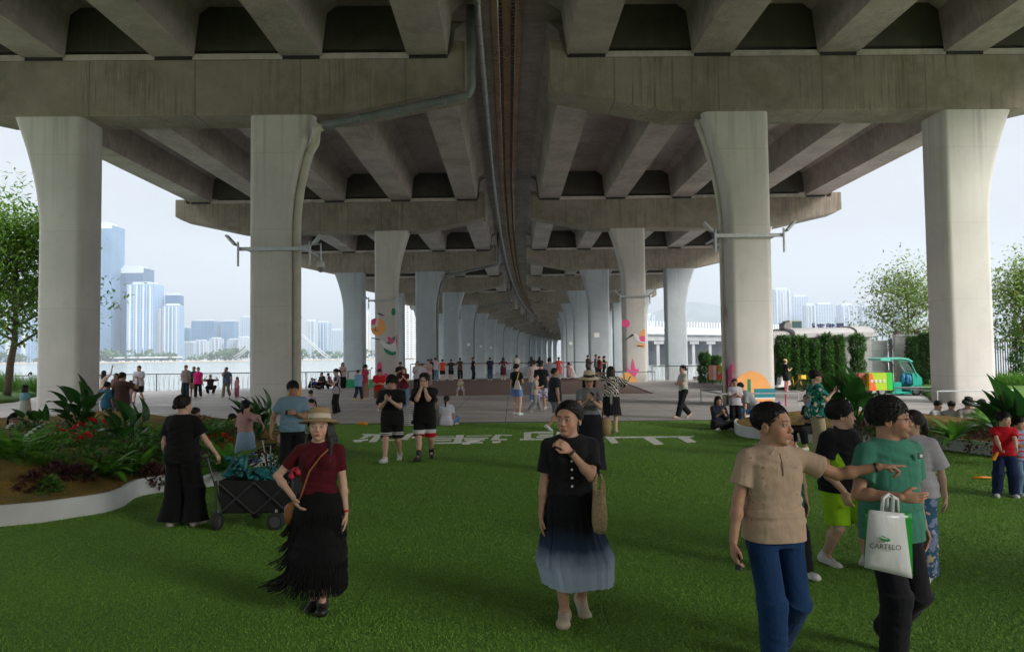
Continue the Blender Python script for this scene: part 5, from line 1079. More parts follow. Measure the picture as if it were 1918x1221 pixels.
# green tee man with bag
r4,p4=person('man in a green tee and glasses carrying a white and green bag',1678,1243,747,168,'w','xD',shirtc=(.055,.22,.155),sleeve=.66,e=.020,sw=1.22,hem=-.10,bc=(.010,.010,.014),bw=1.22,shoec=(.012,.012,.014),hair='short',tone=SK2,fat=1.0,hyaw=-52,hpitch=2,glasses=True,legover=((.10,.10,.085,-3),(-.10,-.20,.15,32)),armover=(((-.03,.25,-.235),(.7,-.2,-1),(-.9,.45,-.05),.3),((.09,-.02,-.50),(.3,-1,0),(0,.05,-1),.4)),neckr=.074,tintx='stubble',hs=1.13,ub=1.0)
mb=MB(); q=p4.chest+V(-.10,.155,.05)*p4.s; mb.box(tuple(q+V(-.018,-.002,-.02)),tuple(q+V(.018,.006,.02))); ob_=mb.build('chest_patch',mat('patch_grey',(.10,.13,.12),.6),r4)
mb=MB(); mb.box(tuple(q+V(-.009,.006,-.009)),tuple(q+V(.009,.009,.009))); mb.build('patch_mark',M_white,ob_)
# boy in black and lime
person('boy in a black and lime argyle polo and lime shorts with white trainers',1581,1057,751,150,'w','fd',shirtc=(.010,.010,.012),pat='argyle',pc2=(.33,.62,.03),sleeve=.66,e=.028,sw=1.2,hem=-.02,collar=True,bottom='shorts',bc=(.32,.60,.015),bl=.46,bw=1.22,shoec=(.62,.62,.62),shoeh=.04,hair='short',tone=SK3,hyaw=-48,fat=1.12,hs=1.08,ub=1.14,legover=((.10,-.12,.10,10),(-.13,.14,.085,0)),armover=(((.03,.16,-.44),(.6,-.6,-.3),(-.1,.3,-1),.5),((.10,-.02,-.5),(.4,-1,0),(0,.1,-1),.4)))
# ponytail girl behind
person('girl with a ponytail, white tee and patterned blue trousers behind the green tee man',1719,1082,772,228,'s','dD',female=True,shirtc=(.58,.54,.62),sleeve=.85,e=.03,sw=1.5,hem=-.05,bc=(.06,.16,.30),bpat='floral',bc2=(.3,.35,.6),bc3=(.5,.5,.6),bw=1.4,shoec=(.6,.6,.6),hair='longpony',hairc=(.02,.012,.012),tone=SK3,hyaw=32,watch=0,glasses=True)
person('figure in white canvas shoes almost hidden behind the man in the beige polo',1476,1072,800,170,'W','dd',shirtc=(.01,.10,.11),bc=BLK,shoec=(.62,.6,.58),hair='short',sleeve=.6,hyaw=0,detail=False)
# ------------------------------------------------------------- wagon group on the left
r,p=person('woman all in black seen from behind, one hand on the wagon handle',341,985,742,8,'a','Of',female=True,shirtc=(.008,.008,.009),sleeve=.72,e=.03,sw=1.35,hem=-.06,bc=(.007,.007,.008),bw=1.55,bell=1.6,shoec=(.55,.5,.44),hair='bun',hyaw=25,tone=SK3,armover=(((.24,.12,-.44),(.2,-1,0),(.3,.3,-.9),.8),((.05,-.02,-.50),(.4,-1,0),(.1,.1,-1),.5)),fat=1.08)
mb=MB(); c_=p.wri[1]+V(.0,.03,-.09)*p.s; mb.tube([c_,c_+V(-.04,.02,-.10),c_+V(-.06,.02,-.19)],.006,5); mb.tube([c_+V(-.05,.02,-.12),c_+V(-.03,.02,-.19)],.006,5); mb.build('teal_clips',mat('teal_plastic',(.02,.35,.33),.4),r)
person('girl in a pink top and pale blue skirt hopping on one foot',460,889,752,20,'j','Od',female=True,shirtc=(.62,.34,.32),sleeve=.95,e=.018,sw=1.7,hem=.05,bottom=None,bc=(.36,.52,.70),sk=(1.08,.32,.135,.11,.27,.22,30,.05,(-.02,-.03)),shoec=(.5,.5,.5),hair='pony',tone=SK3,hyaw=-12,armover=(((.22,.12,-.20),(1,-.3,-.2),(.1,.3,-1),.5),None),detail=False)
person('man in a pale blue polo looking at his phone beside the wagon',548,905,715,165,'s','Pf',shirtc=(.20,.33,.43),sleeve=.68,e=.02,sw=1.25,hem=-.03,collar=True,bc=BLK,bw=1.2,hair='short',tone=SK2,hyaw=-8,hpitch=-16,phone=1,watch=1,armover=(((.16,.10,-.46),(.6,-.8,0),(.1,.3,-1),.6),((-.12,.27,-.17),(.4,-.1,-1),(-.7,.6,.1),.5)),shoec=BLK,fat=1.08)
person('small girl in a pale pink gauzy dress behind the man in the blue polo',531,893,800,200,'s','dd',female=True,shirtc=(.6,.35,.36),hair='pony',bottom=None,bc=(.62,.50,.48),sk=(1.08,.25,.13,.11,.26,.24,24,.05),shoec=(.6,.25,.32),tone=SK3,detail=False)
# two boys in black tees
person('boy in a black tee and black shorts with white trim, tapping a phone',735,864,702,184,'w','PP',shirtc=(.012,.012,.013),sleeve=.72,e=.03,sw=1.45,hem=-.10,bottom='shorts',bc=(.012,.012,.014),bpat='trim',bc2=(.7,.7,.7),bl=.44,bw=1.22,shoec=(.62,.62,.63),shoeh=.03,hair='fluffy',tone=SK3,hpitch=-22,phone=0,detail=True,ub=1.1)
person('boy in black with red and white trimmed shorts, hands over his mouth',796,861,698,182,'w','FF',shirtc=(.010,.010,.011),sleeve=.78,e=.03,sw=1.45,hem=-.10,bottom='shorts',bc=(.012,.012,.014),bpat='bands',bc2=(.66,.66,.66),bc3=(.50,.01,.03),bl=.46,bw=1.22,shoec=(.015,.015,.018),shoeh=.12,hair='short',hat='cap',hatc=(.014,.014,.016),tone=SK3,glasses=True,hpitch=-3,detail=True,watch=1,ub=1.1)
# woman in boater hat and the people round her
r,p=person('woman in a grey tee, boater hat and long black skirt photographing with a phone',1106,888,699,184,'s','PP',female=True,shirtc=(.17,.175,.19),sleeve=.58,e=.010,hem=.06,neckr=.06,bottom=None,bc=(.010,.010,.016),sk=(1.07,.10,.135,.105,.21,.18,26,.03,(-.05,.02)),hair='bob',hat='straw',hatc=(.62,.50,.36),tone=SK1,phone=0,hpitch=-14,shoec=BLK,detail=True,glasses=True,watch=1)
mb=MB(); s=p.s; mb.tube([p.sh[1]+V(.05,.02,.06)*s,p.sh[1]+V(.02,.1,-.02)*s,p.sh[1]+V(-.06,.02,-.3)*s,p.waist+V(-.21,.02,-.1)*s],.012,5); mb.build('bag_strap',mat('brown_strap',(.15,.06,.03),.6),r)
mb=MB(); mb.lathe([(.04,-.16),(.085,-.14),(.10,0),(.095,.10),(.08,.14)],tuple(p.waist+V(-.26,.0,-.22)*s),14); mb.build('woven_bag',mat('tan_bag',(.36,.25,.13),.85,var=.2,vscale=40),r,smooth=True)
r,p=person('woman seen from behind in a zebra print top and black skirt',1146,810,687,8,'s','uk',female=True,shirtc=(.014,.014,.014),pat='zebra',pc2=(.55,.50,.45),ps=1.1,sleeve=.9,e=.035,sw=1.8,hem=.03,bottom=None,bc=BLK,sk=(1.06,.47,.14,.115,.24,.2,18,.04),hair='bob',hyaw=20,shoec=(.4,.3,.22),tone=SK3,armover=(((.02,.24,-.06),(1,0,-.5),(-.3,.4,.8),.3),None))
mb=MB(); mb.box(tuple(p.waist+V(-.03,-.175,-.42)*p.s),tuple(p.waist+V(.03,-.16,.0)*p.s)); mb.build('belt_tail',mat('silver_belt',(.3,.3,.29),.4),r)
person('man in a navy tee and grey shorts walking right, white trainer forward',1040,806,688,75,'W','dd',shirtc=(.022,.026,.036),sleeve=.65,e=.022,sw=1.3,bottom='shorts',bc=(.16,.18,.21),bl=.45,bw=1.4,shoec=(.62,.6,.64),hair='buzz',tone=SK2,fat=1.12)
person('man in a black tee and purple patterned shorts seen from behind',1014,768,677,12,'w','fo',shirtc=(.010,.010,.012),sleeve=.6,e=.02,bottom='shorts',bc=(.45,.42,.55),bpat='floral',bc2=(.03,.02,.10),bc3=(.03,.02,.12),bl=.5,bw=1.45,hair='buzz',tone=SK1,shoec=(.45,.42,.4),fat=1.1)
r,p=person('woman in a black top and denim shorts with a cream tote on a yellow strap',968,777,682,30,'s','pd',female=True,shirtc=BLK,sleeve=.6,e=.012,hem=.0,bottom='shorts',bc=(.14,.25,.46),bl=.30,bw=1.35,hair='bun',tone=SK3,hyaw=25,hpitch=-10,phone=0,shoec=(.55,.62,.6))
s=p.s; mb=MB(); mb.hexa([p.waist+V(.0,-.19,-.16)*s,p.waist+V(.24,-.19,-.16)*s,p.waist+V(.24,-.11,-.16)*s,p.waist+V(.0,-.11,-.16)*s],[p.waist+V(.07,-.16,.13)*s,p.waist+V(.17,-.16,.13)*s,p.waist+V(.17,-.13,.13)*s,p.waist+V(.07,-.13,.13)*s]); mb.build('tote_bag',cloth((.62,.58,.48)),r); mb=MB(); mb.tube([p.waist+V(.1,-.15,.12)*s,p.sh[0]+V(-.03,-.06,.05)*s],.016*s,5); mb.build('bag_strap',mat('yellow_strap',(.7,.42,.02),.6),r)
person('boy in beige leaning beside the man in patterned shorts',1002,771,700,100,'W','pd',shirtc=(.45,.40,.32),bc=(.22,.22,.23),lean=8,shoec=(.3,.27,.25),tone=SK3)
person('woman in a pink and white shirt behind the man in patterned shorts',1001,752,675,10,'s','ff',female=True,shirtc=(.66,.45,.46),sleeve=1.6,e=.03,pat='vstripe',pc2=(.7,.66,.66),bc=DEN,bw=1.4,hair='short')
person('person in a pale lilac hooded jacket seen from behind',1030,748,670,5,'s','dd',shirtc=(.42,.40,.48),pat='vstripe',pc2=(.30,.30,.42),ps=1.6,sleeve=1.85,e=.035,bc=DEN,hair='short',fat=1.1)
person('woman in a cream tee and black trousers striding left with folded arms',1281,783,683,255,'W','cc',female=True,shirtc=(.50,.50,.44),sleeve=.55,e=.014,hem=-.02,bc=BLK,bw=1.25,hair='bun',tone=SK3,shoec=(.5,.36,.28),armover=(((-.20,.16,-.24),(.7,.2,-1),(-1,.1,.1),.4),((-.20,.20,-.27),(.7,.2,-1),(-1,.1,.1),.4)))
# ------------------------------------------------------------- people at the rail on the ramp (deck 0.4 m up)
def onramp(Y): return .42*min(1,max(0,(Y-37.6)/(50.9-37.6)))
ZR=.415
def railp(label,px,top,**k):
    k.setdefault('arms','RR'); k.setdefault('face',0); k.setdefault('stance','s'); f=k.pop('foot',711.2-(px-959)*ROLL); zz=k.pop('z0',ZR); return person(label,px,f,top,z0=zz,**k)
railp('child in an orange tee and black shorts with arms spread on the rail',829,673,shirtc=(.85,.09,.03),bottom='shorts',bc=BLK,bl=.45,bw=1.4,tone=SK3)
railp('child in a charcoal tee and shorts leaning on the rail beside the orange tee',845,673,shirtc=(.05,.045,.045),bottom='shorts',bc=BLK,bl=.45,bw=1.4)
railp('woman in a brown top and black trousers at the rail',862,670,female=True,shirtc=(.10,.07,.07),bc=BLK,arms='bR',hair='short')
railp('woman in black in profile at the rail holding up a phone',886,669,female=True,shirtc=BLK,bc=BLK,bw=1.4,bell=1.4,face=75,arms='pp',hair='bun',shoec=(.6,.55,.5),lean=4)
railp('man in a navy shirt and blue jeans hunched on the rail',918,669,shirtc=NAV,sleeve=.7,bc=(.045,.08,.15),arms='xx',hair='short',fat=1.1)
railp('woman in a dark maroon patterned dress at the rail',943,669,female=True,shirtc=(.09,.01,.035),pat='floral',pc2=(.16,.03,.06),sleeve=.9,bottom=None,bc=(.09,.015,.04),sk=(1.06,.38,.13,.11,.21,.18,16,.04),hair='bob')
railp('man in a white shirt with a dark cross strap at the rail',968,665,shirtc=(.62,.57,.52),bc=NAV,arms='pp',hair='short')
railp('woman in a dark jacket and white cap at the rail',996,669,female=True,shirtc=(.06,.06,.09),bc=BLK,hair='bob',hat='bucket',hatc=(.05,.06,.08))
railp('woman with long black hair at the rail',1011,668,female=True,shirtc=BLK,bc=BLK,hair='long')
railp('woman in a coral red dress at the rail',1047,669,female=True,shirtc=(.65,.09,.08),sleeve=.8,bottom=None,bc=(.6,.09,.09),sk=(1.06,.45,.13,.11,.2,.17),hair='pony')
railp('woman in a fluffy white dress bending beside the rail',1072,679,female=True,shirtc=(.66,.58,.58),bottom=None,bc=(.68,.60,.60),sk=(1.08,.20,.14,.12,.40,.36,20,.06),hair='bob',lean=25,face=290,arms='ff',shoec=BLK,hat='bucket',hatc=(.66,.6,.6))
railp('small girl in pink beside the white dress at the rail',1066,686,H=1.15,female=True,shirtc=(.6,.25,.3),bottom=None,bc=(.6,.27,.33),sk=(1.06,.35,.14,.11,.28,.24),hair='bob')
railp('man in a brown grey shirt with a black backpack near the right pier',1102,665,shirtc=(.10,.075,.08),sleeve=1.8,bc=BLK,face=60,arms='pf',fat=1.05)
railp('man in a grey shirt talking among the group by the right pier',1117,664,shirtc=(.14,.14,.16),bc=BLK,face=110)
railp('man in a dark red tee facing the guard by the right pier',1123,667,shirtc=(.20,.03,.045),bc=BLK,face=80,foot=712)
r,p=railp('security guard in black cap and hi-vis vest by the right pier',1132,667,shirtc=BLK,sleeve=1.5,bc=BLK,face=275,arms='pf',hat='cap',hatc=BLK,foot=711); 
mb=MB(); s=p.s
for z in (.02,-.14): mb.lathe([(.172*s,z*s),(.172*s,(z+.06)*s)],tuple(p.chest),14,sy=.8)
mb.build('hi_vis_bands',mat('hi_vis',(.55,.85,.02),.5),r)
railp('young man in a white tee and pale jeans at the left end of the rail',816,670,shirtc=(.62,.60,.68),bc=(.18,.28,.42),arms='ff',sleeve=.8,face=10)
railp('woman in black behind the white tee at the left end of the rail',808,672,female=True,shirtc=BLK,bc=BLK,face=15,arms='ff',hair='pony')
# small cyclist
kr,kp=person('small boy in a cream shirt astride a little black bicycle on the ramp foot',863,741,698,182,'y','gg',H=1.12,shirtc=(.55,.52,.40),sleeve=.8,bottom='shorts',bc=(.50,.48,.60),bl=.42,bw=1.3,hair='short',tone=SK3)
# ------------------------------------------------------------- crowd between the left column and the ramp
person('woman in a white blouse and pale wide trousers looking at her phone',803,728,673,184,'s','pp',female=True,shirtc=(.62,.50,.46),pat='plaid',pc2=(.5,.2,.2),ps=.6,sleeve=.8,bc=(.30,.28,.26),bw=1.45,bell=1.3,hair='short',tone=SK3,hpitch=-15)
person('woman in a face mask and white tee with a shoulder bag',782,738,677,176,'s','pd',female=True,shirtc=(.56,.54,.60),sleeve=.8,e=.03,bc=BLK,hair='bob',tone=SK3)
person('boy in a white shirt looking down beside the masked woman',791,736,681,178,'s','pp',shirtc=(.55,.55,.66),bc=BLK,hair='short',hpitch=-20,tone=SK3)
person('man in a black and cream floral shirt beside the bird mural',750,738,678,170,'s','pp',shirtc=(.02,.018,.016),pat='dots',pc2=(.6,.5,.38),ps=1.8,sleeve=.75,e=.03,bc=(.14,.02,.03),hair='short',hpitch=-18)
person('long haired girl in a dark red tee and blue denim overalls',757,764,688,176,'s','PP',female=True,shirtc=(.10,.012,.02),sleeve=.62,bc=(.12,.20,.29),bw=1.5,bell=1.3,hair='long',hairc=(.025,.014,.012),tone=SK3,hpitch=-12,phone=0,shoec=WHT)
person('man in a red polo and khaki shorts with one knee raised, looking down',710,769,690,165,'u','pp',shirtc=(.50,.015,.02),sleeve=.72,e=.025,hem=-.1,bottom='shorts',bc=(.16,.12,.07),bl=.46,bw=1.4,hair='short',hpitch=-32,lean=18,shoec=(.4,.42,.43),tone=SK1)
person('child in a sky blue tee and yellow shoes seen from behind',671,750,692,20,'w','cc',shirtc=(.22,.42,.62),sleeve=.6,e=.02,bc=NAV,shoec=(.75,.55,.02),hair='short',tone=SK3)
person('woman in a red tee and black cap with patterned brown trousers',683,747,683,40,'s','df',female=True,shirtc=(.42,.05,.09),sleeve=.6,e=.025,bc=(.28,.18,.12),bpat='dots',bc2=(.08,.04,.03),bw=1.5,bell=1.3,hair='pony',hat='cap',hatc=BLK,lean=6)
person('woman in black overalls and a lilac striped scarf looking at her phone',631,776,691,265,'s','pp',female=True,shirtc=(.42,.36,.42),pat='vstripe',pc2=(.03,.03,.05),ps=1.6,sleeve=.4,e=.02,hem=-.12,bc=(.010,.010,.011),bw=1.4,bell=1.35,hair='longpony',tone=SK3,hpitch=-22,phone=1,shoec=(.4,.32,.26))
person('woman in a pink top and black trousers standing with folded arms by the water',642,729,679,150,'s','cp',female=True,shirtc=(.62,.42,.47),bc=BLK,bw=1.4,hair='bob',hairc=(.03,.012,.01),tone=SK3)
# picnic group by the railing
G_='picnickers crouched by the left railing'
for L_,px,fy,H,st,c_,fa in (('man in dark grey crouched at the centre of the picnic group',604,729,1.7,'q',(.05,.05,.055),200),('child in a bright blue top in the picnic group',590,728,1.3,'k',(.02,.10,.55),180),('child in black with a cap at the left of the picnic group',580,727,1.35,'k',BLK,90),('woman in magenta on the right of the picnic group',617,726,1.55,'q',(.45,.06,.20),260),('child in dark red beside the blue top in the picnic group',596,729,1.2,'c',(.10,.02,.03),150),('child in olive at the front of the picnic group',617,729,1.2,'q',(.16,.15,.09),250)):
    person(L_,px,fy,None,fa,st,'pp',H=H,shirtc=c_,bc=BLK,lean=22,sleeve=1.2)
person('person in a lilac tee seated on the paving behind the column pipe',577,775,None,20,'c','cc',H=1.62,shirtc=(.48,.43,.56),bc=BLK,lean=16,e=.03,hpitch=-25)
person('girl with a ponytail seated low, head bowed, behind the straw hat',590,790,None,265,'c','cc',H=1.35,female=True,shirtc=(.45,.36,.5),bc=BLK,lean=14,hair='longpony',tone=SK3,hpitch=-20)
person('person in a grey striped tee sitting cross-legged on the turf edge behind the boys',765,797,None,60,'c','ff',H=1.62,shirtc=(.50,.50,.50),pat='stripe',pc2=(.10,.11,.12),sleeve=.7,e=.02,bc=BLK,lean=14,hpitch=-15)
person('person in a beige top and jeans sitting beside the girl in the white tee',813,796,None,20,'c','ff',H=1.55,female=True,shirtc=(.48,.42,.38),bc=(.16,.25,.38),hair='pony',lean=8)
person('girl with a ponytail in a white tee and jeans sitting with her back to us',836,797,None,8,'c','ff',H=1.62,female=True,shirtc=(.60,.58,.68),sleeve=.7,e=.02,bc=(.14,.22,.42),hair='longpony',lean=6,shoec=(.6,.6,.6))
# ------------------------------------------------------------- left plaza
person('man in a white tee, dark shorts and cross strap facing us on the plaza',260,755,684,182,'w','fp',shirtc=(.60,.58,.66),sleeve=.75,e=.03,bottom='shorts',bc=BLK,bl=.44,bw=1.4,hair='short',tone=SK3)
person('woman with both arms thrown out by the left column edge',194,762,694,15,'s','UU',female=True,shirtc=(.62,.50,.40),bc=BLK,hair='long',tone=SK3)
person('man in a brown tee seen from behind raising a phone to take a picture',228,808,698,20,'s','ud',shirtc=(.075,.04,.03),sleeve=.75,e=.025,bottom='shorts',bc=(.03,.03,.035),bl=.5,bw=1.4,hair='short',tone=SK2,fat=1.12,phone=0,armover=(((.06,.33,.02),(.9,.1,-.6),(-.2,.3,1),.4),((.05,.2,-.3),(.6,-.4,-.6),(0,.8,.2),.4)))
person('man in a blue tee seen from behind, hand on his head, leaning',200,808,716,20,'s','dk',shirtc=(.035,.15,.26),sleeve=.7,e=.025,hem=-.1,bottom='shorts',bc=NAV,bl=.5,bw=1.4,hair='short',tone=SK2,armover=(None,((.12,.10,.17),(1,.2,.1),(-.6,.1,.5),.3)))
r,p=person('woman in a blue topped spotted dress carrying a white plastic bag behind the big leaves',46,806,722,12,'s','dd',female=True,shirtc=(.18,.38,.44),sleeve=.6,hem=.08,bottom=None,bc=(.42,.48,.42),bpat='dots',bc2=(.08,.16,.14),sk=(1.15,.25,.16,.13,.24,.2,16,.03),hair='bob',shoec=(.3,.3,.3))
mb=MB(); c_=p.wri[1]+V(-.02,.05,-.28); mb.lathe([(.03,-.17),(.11,-.14),(.12,-.02),(.05,.08),(.015,.16)],tuple(c_),12,sy=.6); mb.build('plastic_bag',mat('thin_plastic',(.66,.62,.62),.3),r,smooth=True)
person('woman in a black and white striped top seated at the left edge of the planter',12,842,None,60,'k','cc',H=1.6,female=True,shirtc=(.62,.60,.60),pat='stripe',pc2=(.02,.02,.02),ps=.8,sleeve=1.6,bc=BLK,hair='longpony',lean=18)
person('girl in pale blue far off by the river lawn',57,738,697,30,'s','dd',female=True,shirtc=(.45,.55,.7),bc=(.4,.42,.5),hair='longpony')
person('woman in a pink plaid shirt partly hidden behind the phone photographer',217,768,699,180,'s','pp',female=True,shirtc=(.6,.34,.36),pat='plaid',pc2=(.4,.1,.14),sleeve=1.5,bc=DEN,hair='bob',tone=SK3)
person('small child in pink beside the man in the white tee',244,758,708,200,'s','pp',H=1.1,female=True,shirtc=(.6,.35,.4),hair='bob',bc=(.4,.3,.4),tone=SK3)
person('boy in a white tee with folded arms in front of a taller woman',346,745,694,184,'s','cc',shirtc=(.6,.56,.62),sleeve=.8,bc=BLK,bw=1.3,hair='short',tone=SK3)
person('tall woman behind the boy with folded arms, small bag at her hip',348,745.5,684,180,'s','pd',female=True,shirtc=(.35,.30,.3),pat='dots',pc2=(.1,.08,.1),sleeve=.9,bc=(.03,.05,.07),hair='short',dx=0)
person('man in a dark green tee and khaki shorts walking beside the pink tee',363,744,686,170,'w','dc',shirtc=(.01,.09,.10),bottom='shorts',bc=(.42,.34,.24),bl=.5,bw=1.3,tone=SK1)
person('woman in a hot pink tee and black trousers walking on the plaza',371,746,687,170,'w','dd',female=True,shirtc=(.80,.02,.24),sleeve=.6,e=.018,bc=BLK,bw=1.15,hair='short',shoec=(.66,.62,.55),tone=SK3)
person('photographer in dark clothes crouching by the railing',394,738,None,150,'q','uu',H=1.7,shirtc=(.05,.03,.04),bc=BLK,lean=10)
person('young man in a navy tee fading to grey and khaki trousers, hand at his mouth',424,744.5,687,182,'w','Fd',shirtc=(.09,.13,.22),sleeve=.7,e=.02,bc=(.24,.20,.15),bw=1.2,hair='short',tone=SK2)
person('small child in pink by the leaves left of the big column',444,745,711,190,'s','dc',H=1.08,female=True,shirtc=(.62,.25,.33),bc=(.35,.1,.15),hair='bob',tone=SK3)
person('woman with short dark hair seated on the paving behind the woman in black',365,832,None,40,'c','cc',H=1.62,female=True,shirtc=(.02,.06,.07),bc=BLK,hair='short',hpitch=-10)
person('girl in a royal blue tee crouched over the flowers, seen from behind',417,840,None,50,'c','cc',H=1.5,female=True,shirtc=(.012,.06,.34),sleeve=.8,e=.03,bc=BLK,hair='lowpony',lean=24,hpitch=-25)
person('person in white bowed down behind the planter next to the man in the blue polo',516,836,None,60,'c','cc',H=1.5,shirtc=(.58,.55,.62),bc=BLK,hair='short',lean=26,hpitch=-30)
# ------------------------------------------------------------- right side
person('woman in dark clothes sitting on the turf edge filming with a phone',1346,803,None,172,'c','PP',H=1.62,female=True,shirtc=(.015,.02,.035),sleeve=1.2,e=.03,bc=BLK,hair='bob',tone=SK2,phone=0,hpitch=-8)
person('boy in a white tee and black trousers standing by the painted sun',1378,801,711,190,'s','pp',shirtc=(.56,.54,.60),sleeve=.9,e=.03,bc=BLK,bw=1.3,hair='short',tone=SK1,shoec=BLK)
person('man in a grey tee and jeans squatting beside the planter end',1412,800,None,285,'i','ff',H=1.72,shirtc=(.24,.26,.28),sleeve=.8,e=.03,bc=(.03,.10,.22),bw=1.25,hair='short',lean=34,hpitch=-30,fat=1.1)
person('woman in a green tropical shirt and sun visor photographing the planter',1531,858,694,100,'s','PP',female=True,shirtc=(.01,.20,.15),pat='floral',pc2=(.015,.02,.02),pc3=(.30,.42,.55),ps=1.,sleeve=.8,e=.035,sw=1.5,hem=-.1,bc=(.42,.34,.24),bw=1.3,hair='short',hat='visor',hatc=(.05,.02,.025),tone=SK3,phone=1,shoec=WHT,fat=1.1,watch=1)
person('seated person in black with one knee up behind the tropical shirt woman',1523,842,None,255,'i','cc',H=1.55,female=True,shirtc=(.02,.02,.025),bc=BLK,bl=.85,lean=10,hair='bob',shoec=(.6,.58,.56),phone=0)
person('woman in black with a yellow cap using her phone beside the shared bicycle',1472,734,673,80,'s','pp',female=True,shirtc=BLK,sleeve=.5,bottom='shorts',bc=BLK,bl=.35,bw=1.4,hair='bun',hat='cap',hatc=(.75,.52,.22),tone=SK3,phone=0,fat=1.08)
for L_,px,fy,H,c_,fa,ht in (('boy in a white tee seated leftmost behind the right planter',1751,812,1.5,(.56,.56,.64),150,None),('boy in a white tee turned away among the seated group',1780,814,1.5,(.58,.57,.62),60,None),('man in a grey sweater and black bucket hat among the seated group',1812,815,1.65,(.36,.35,.34),190,'bucket'),('person in a black cap seated rightmost behind the fern',1846,816,1.6,BLK,240,'cap'),('person seated in the shade behind the far right leaves',1893,812,1.6,(.08,.06,.06),200,None)):
    person(L_,px,fy,None,fa,'c','pp',H=H,shirtc=c_,sleeve=1.5 if ht else .8,e=.03,bc=BLK,hpitch=-18,hat=ht,hatc=(.02,.02,.025),tone=SK3,lean=10)
r,p=person('little boy in a red tee and navy trousers holding an orange toy',1885,930,777,205,'a','gg',shirtc=(.55,.008,.02),sleeve=.62,e=.02,hem=-.04,bc=(.012,.025,.08),bw=1.3,hair='kid',tone=SK3,hyaw=-40,shoec=(.6,.6,.62),hs=1.06)
mb=MB(); c_=p.wri[0]+V(.06,.12,-.04)*p.s; mb.tube([c_,c_+V(.09,.02,-.16)*p.s],[.015,.028],8); mb.build('orange_toy',mat('orange_plastic',(.85,.30,.01),.35),r)
person('child in blue jeans standing behind the boy in red at the right edge',1912,928,785,160,'s','pp',shirtc=(.30,.32,.5),pat='stripe',pc2=(.6,.05,.06),ps=1.4,bc=(.14,.22,.34),sleeve=.8,hair='kid',tone=SK3,bottom='pants')
# ============================================================= planters with mounded moss
M_pw=mat('planter_white',(.62,.63,.64),.55,var=.07,vscale=3,bump=.05)
m,nt,b,o_,xyz=newmat('moss_ground',.95)
c=mixc(nt,mrange(nt,noise(nt,o_,3,5),.35,.65,0,1),(.30,.19,.03),(.14,.12,.02)); c=mixc(nt,mrange(nt,noise(nt,o_,1.2,3),.45,.65,0,.8),c,(.42,.24,.03)); c=mixc(nt,mrange(nt,noise(nt,o_,40,3),.4,.7,0,.6),c,(.09,.065,.015)); L(nt,c,b.inputs['Base Color']); bumpn(nt,b,mathn(nt,'ADD',noise(nt,o_,35,4),noise(nt,o_,9,3)),1.,.06); M_moss=m
def smooth_loop(pts,n=6):
    out=[]; N_=len(pts)
    for i in range(N_):
        a,b_,c_,d=pts[i-1],pts[i],pts[(i+1)%N_],pts[(i+2)%N_]
        for k in range(n):
            t=k/n; out.append(tuple(.5*((2*b_[j])+(-a[j]+c_[j])*t+(2*a[j]-5*b_[j]+4*c_[j]-d[j])*t*t+(-a[j]+3*b_[j]-3*c_[j]+d[j])*t**3) for j in (0,1)))
    return out
def inside(x,y,L_):
    r=False;n=len(L_)
    for i in range(n):
        x1,y1=L_[i];x2,y2=L_[i-1]
        if (y1>y)!=(y2>y) and x<(x2-x1)*(y-y1)/(y2-y1)+x1: r=not r
    return r
def edge_dist(x,y,L_):
    m_=1e9;n=len(L_)
    for i in range(n):
        x1,y1=L_[i-1];x2,y2=L_[i]; dx,dy=x2-x1,y2-y1; t=max(0,min(1,((x-x1)*dx+(y-y1)*dy)/(dx*dx+dy*dy+1e-9))); m_=min(m_,math.hypot(x-x1-t*dx,y-y1-t*dy))
    return m_
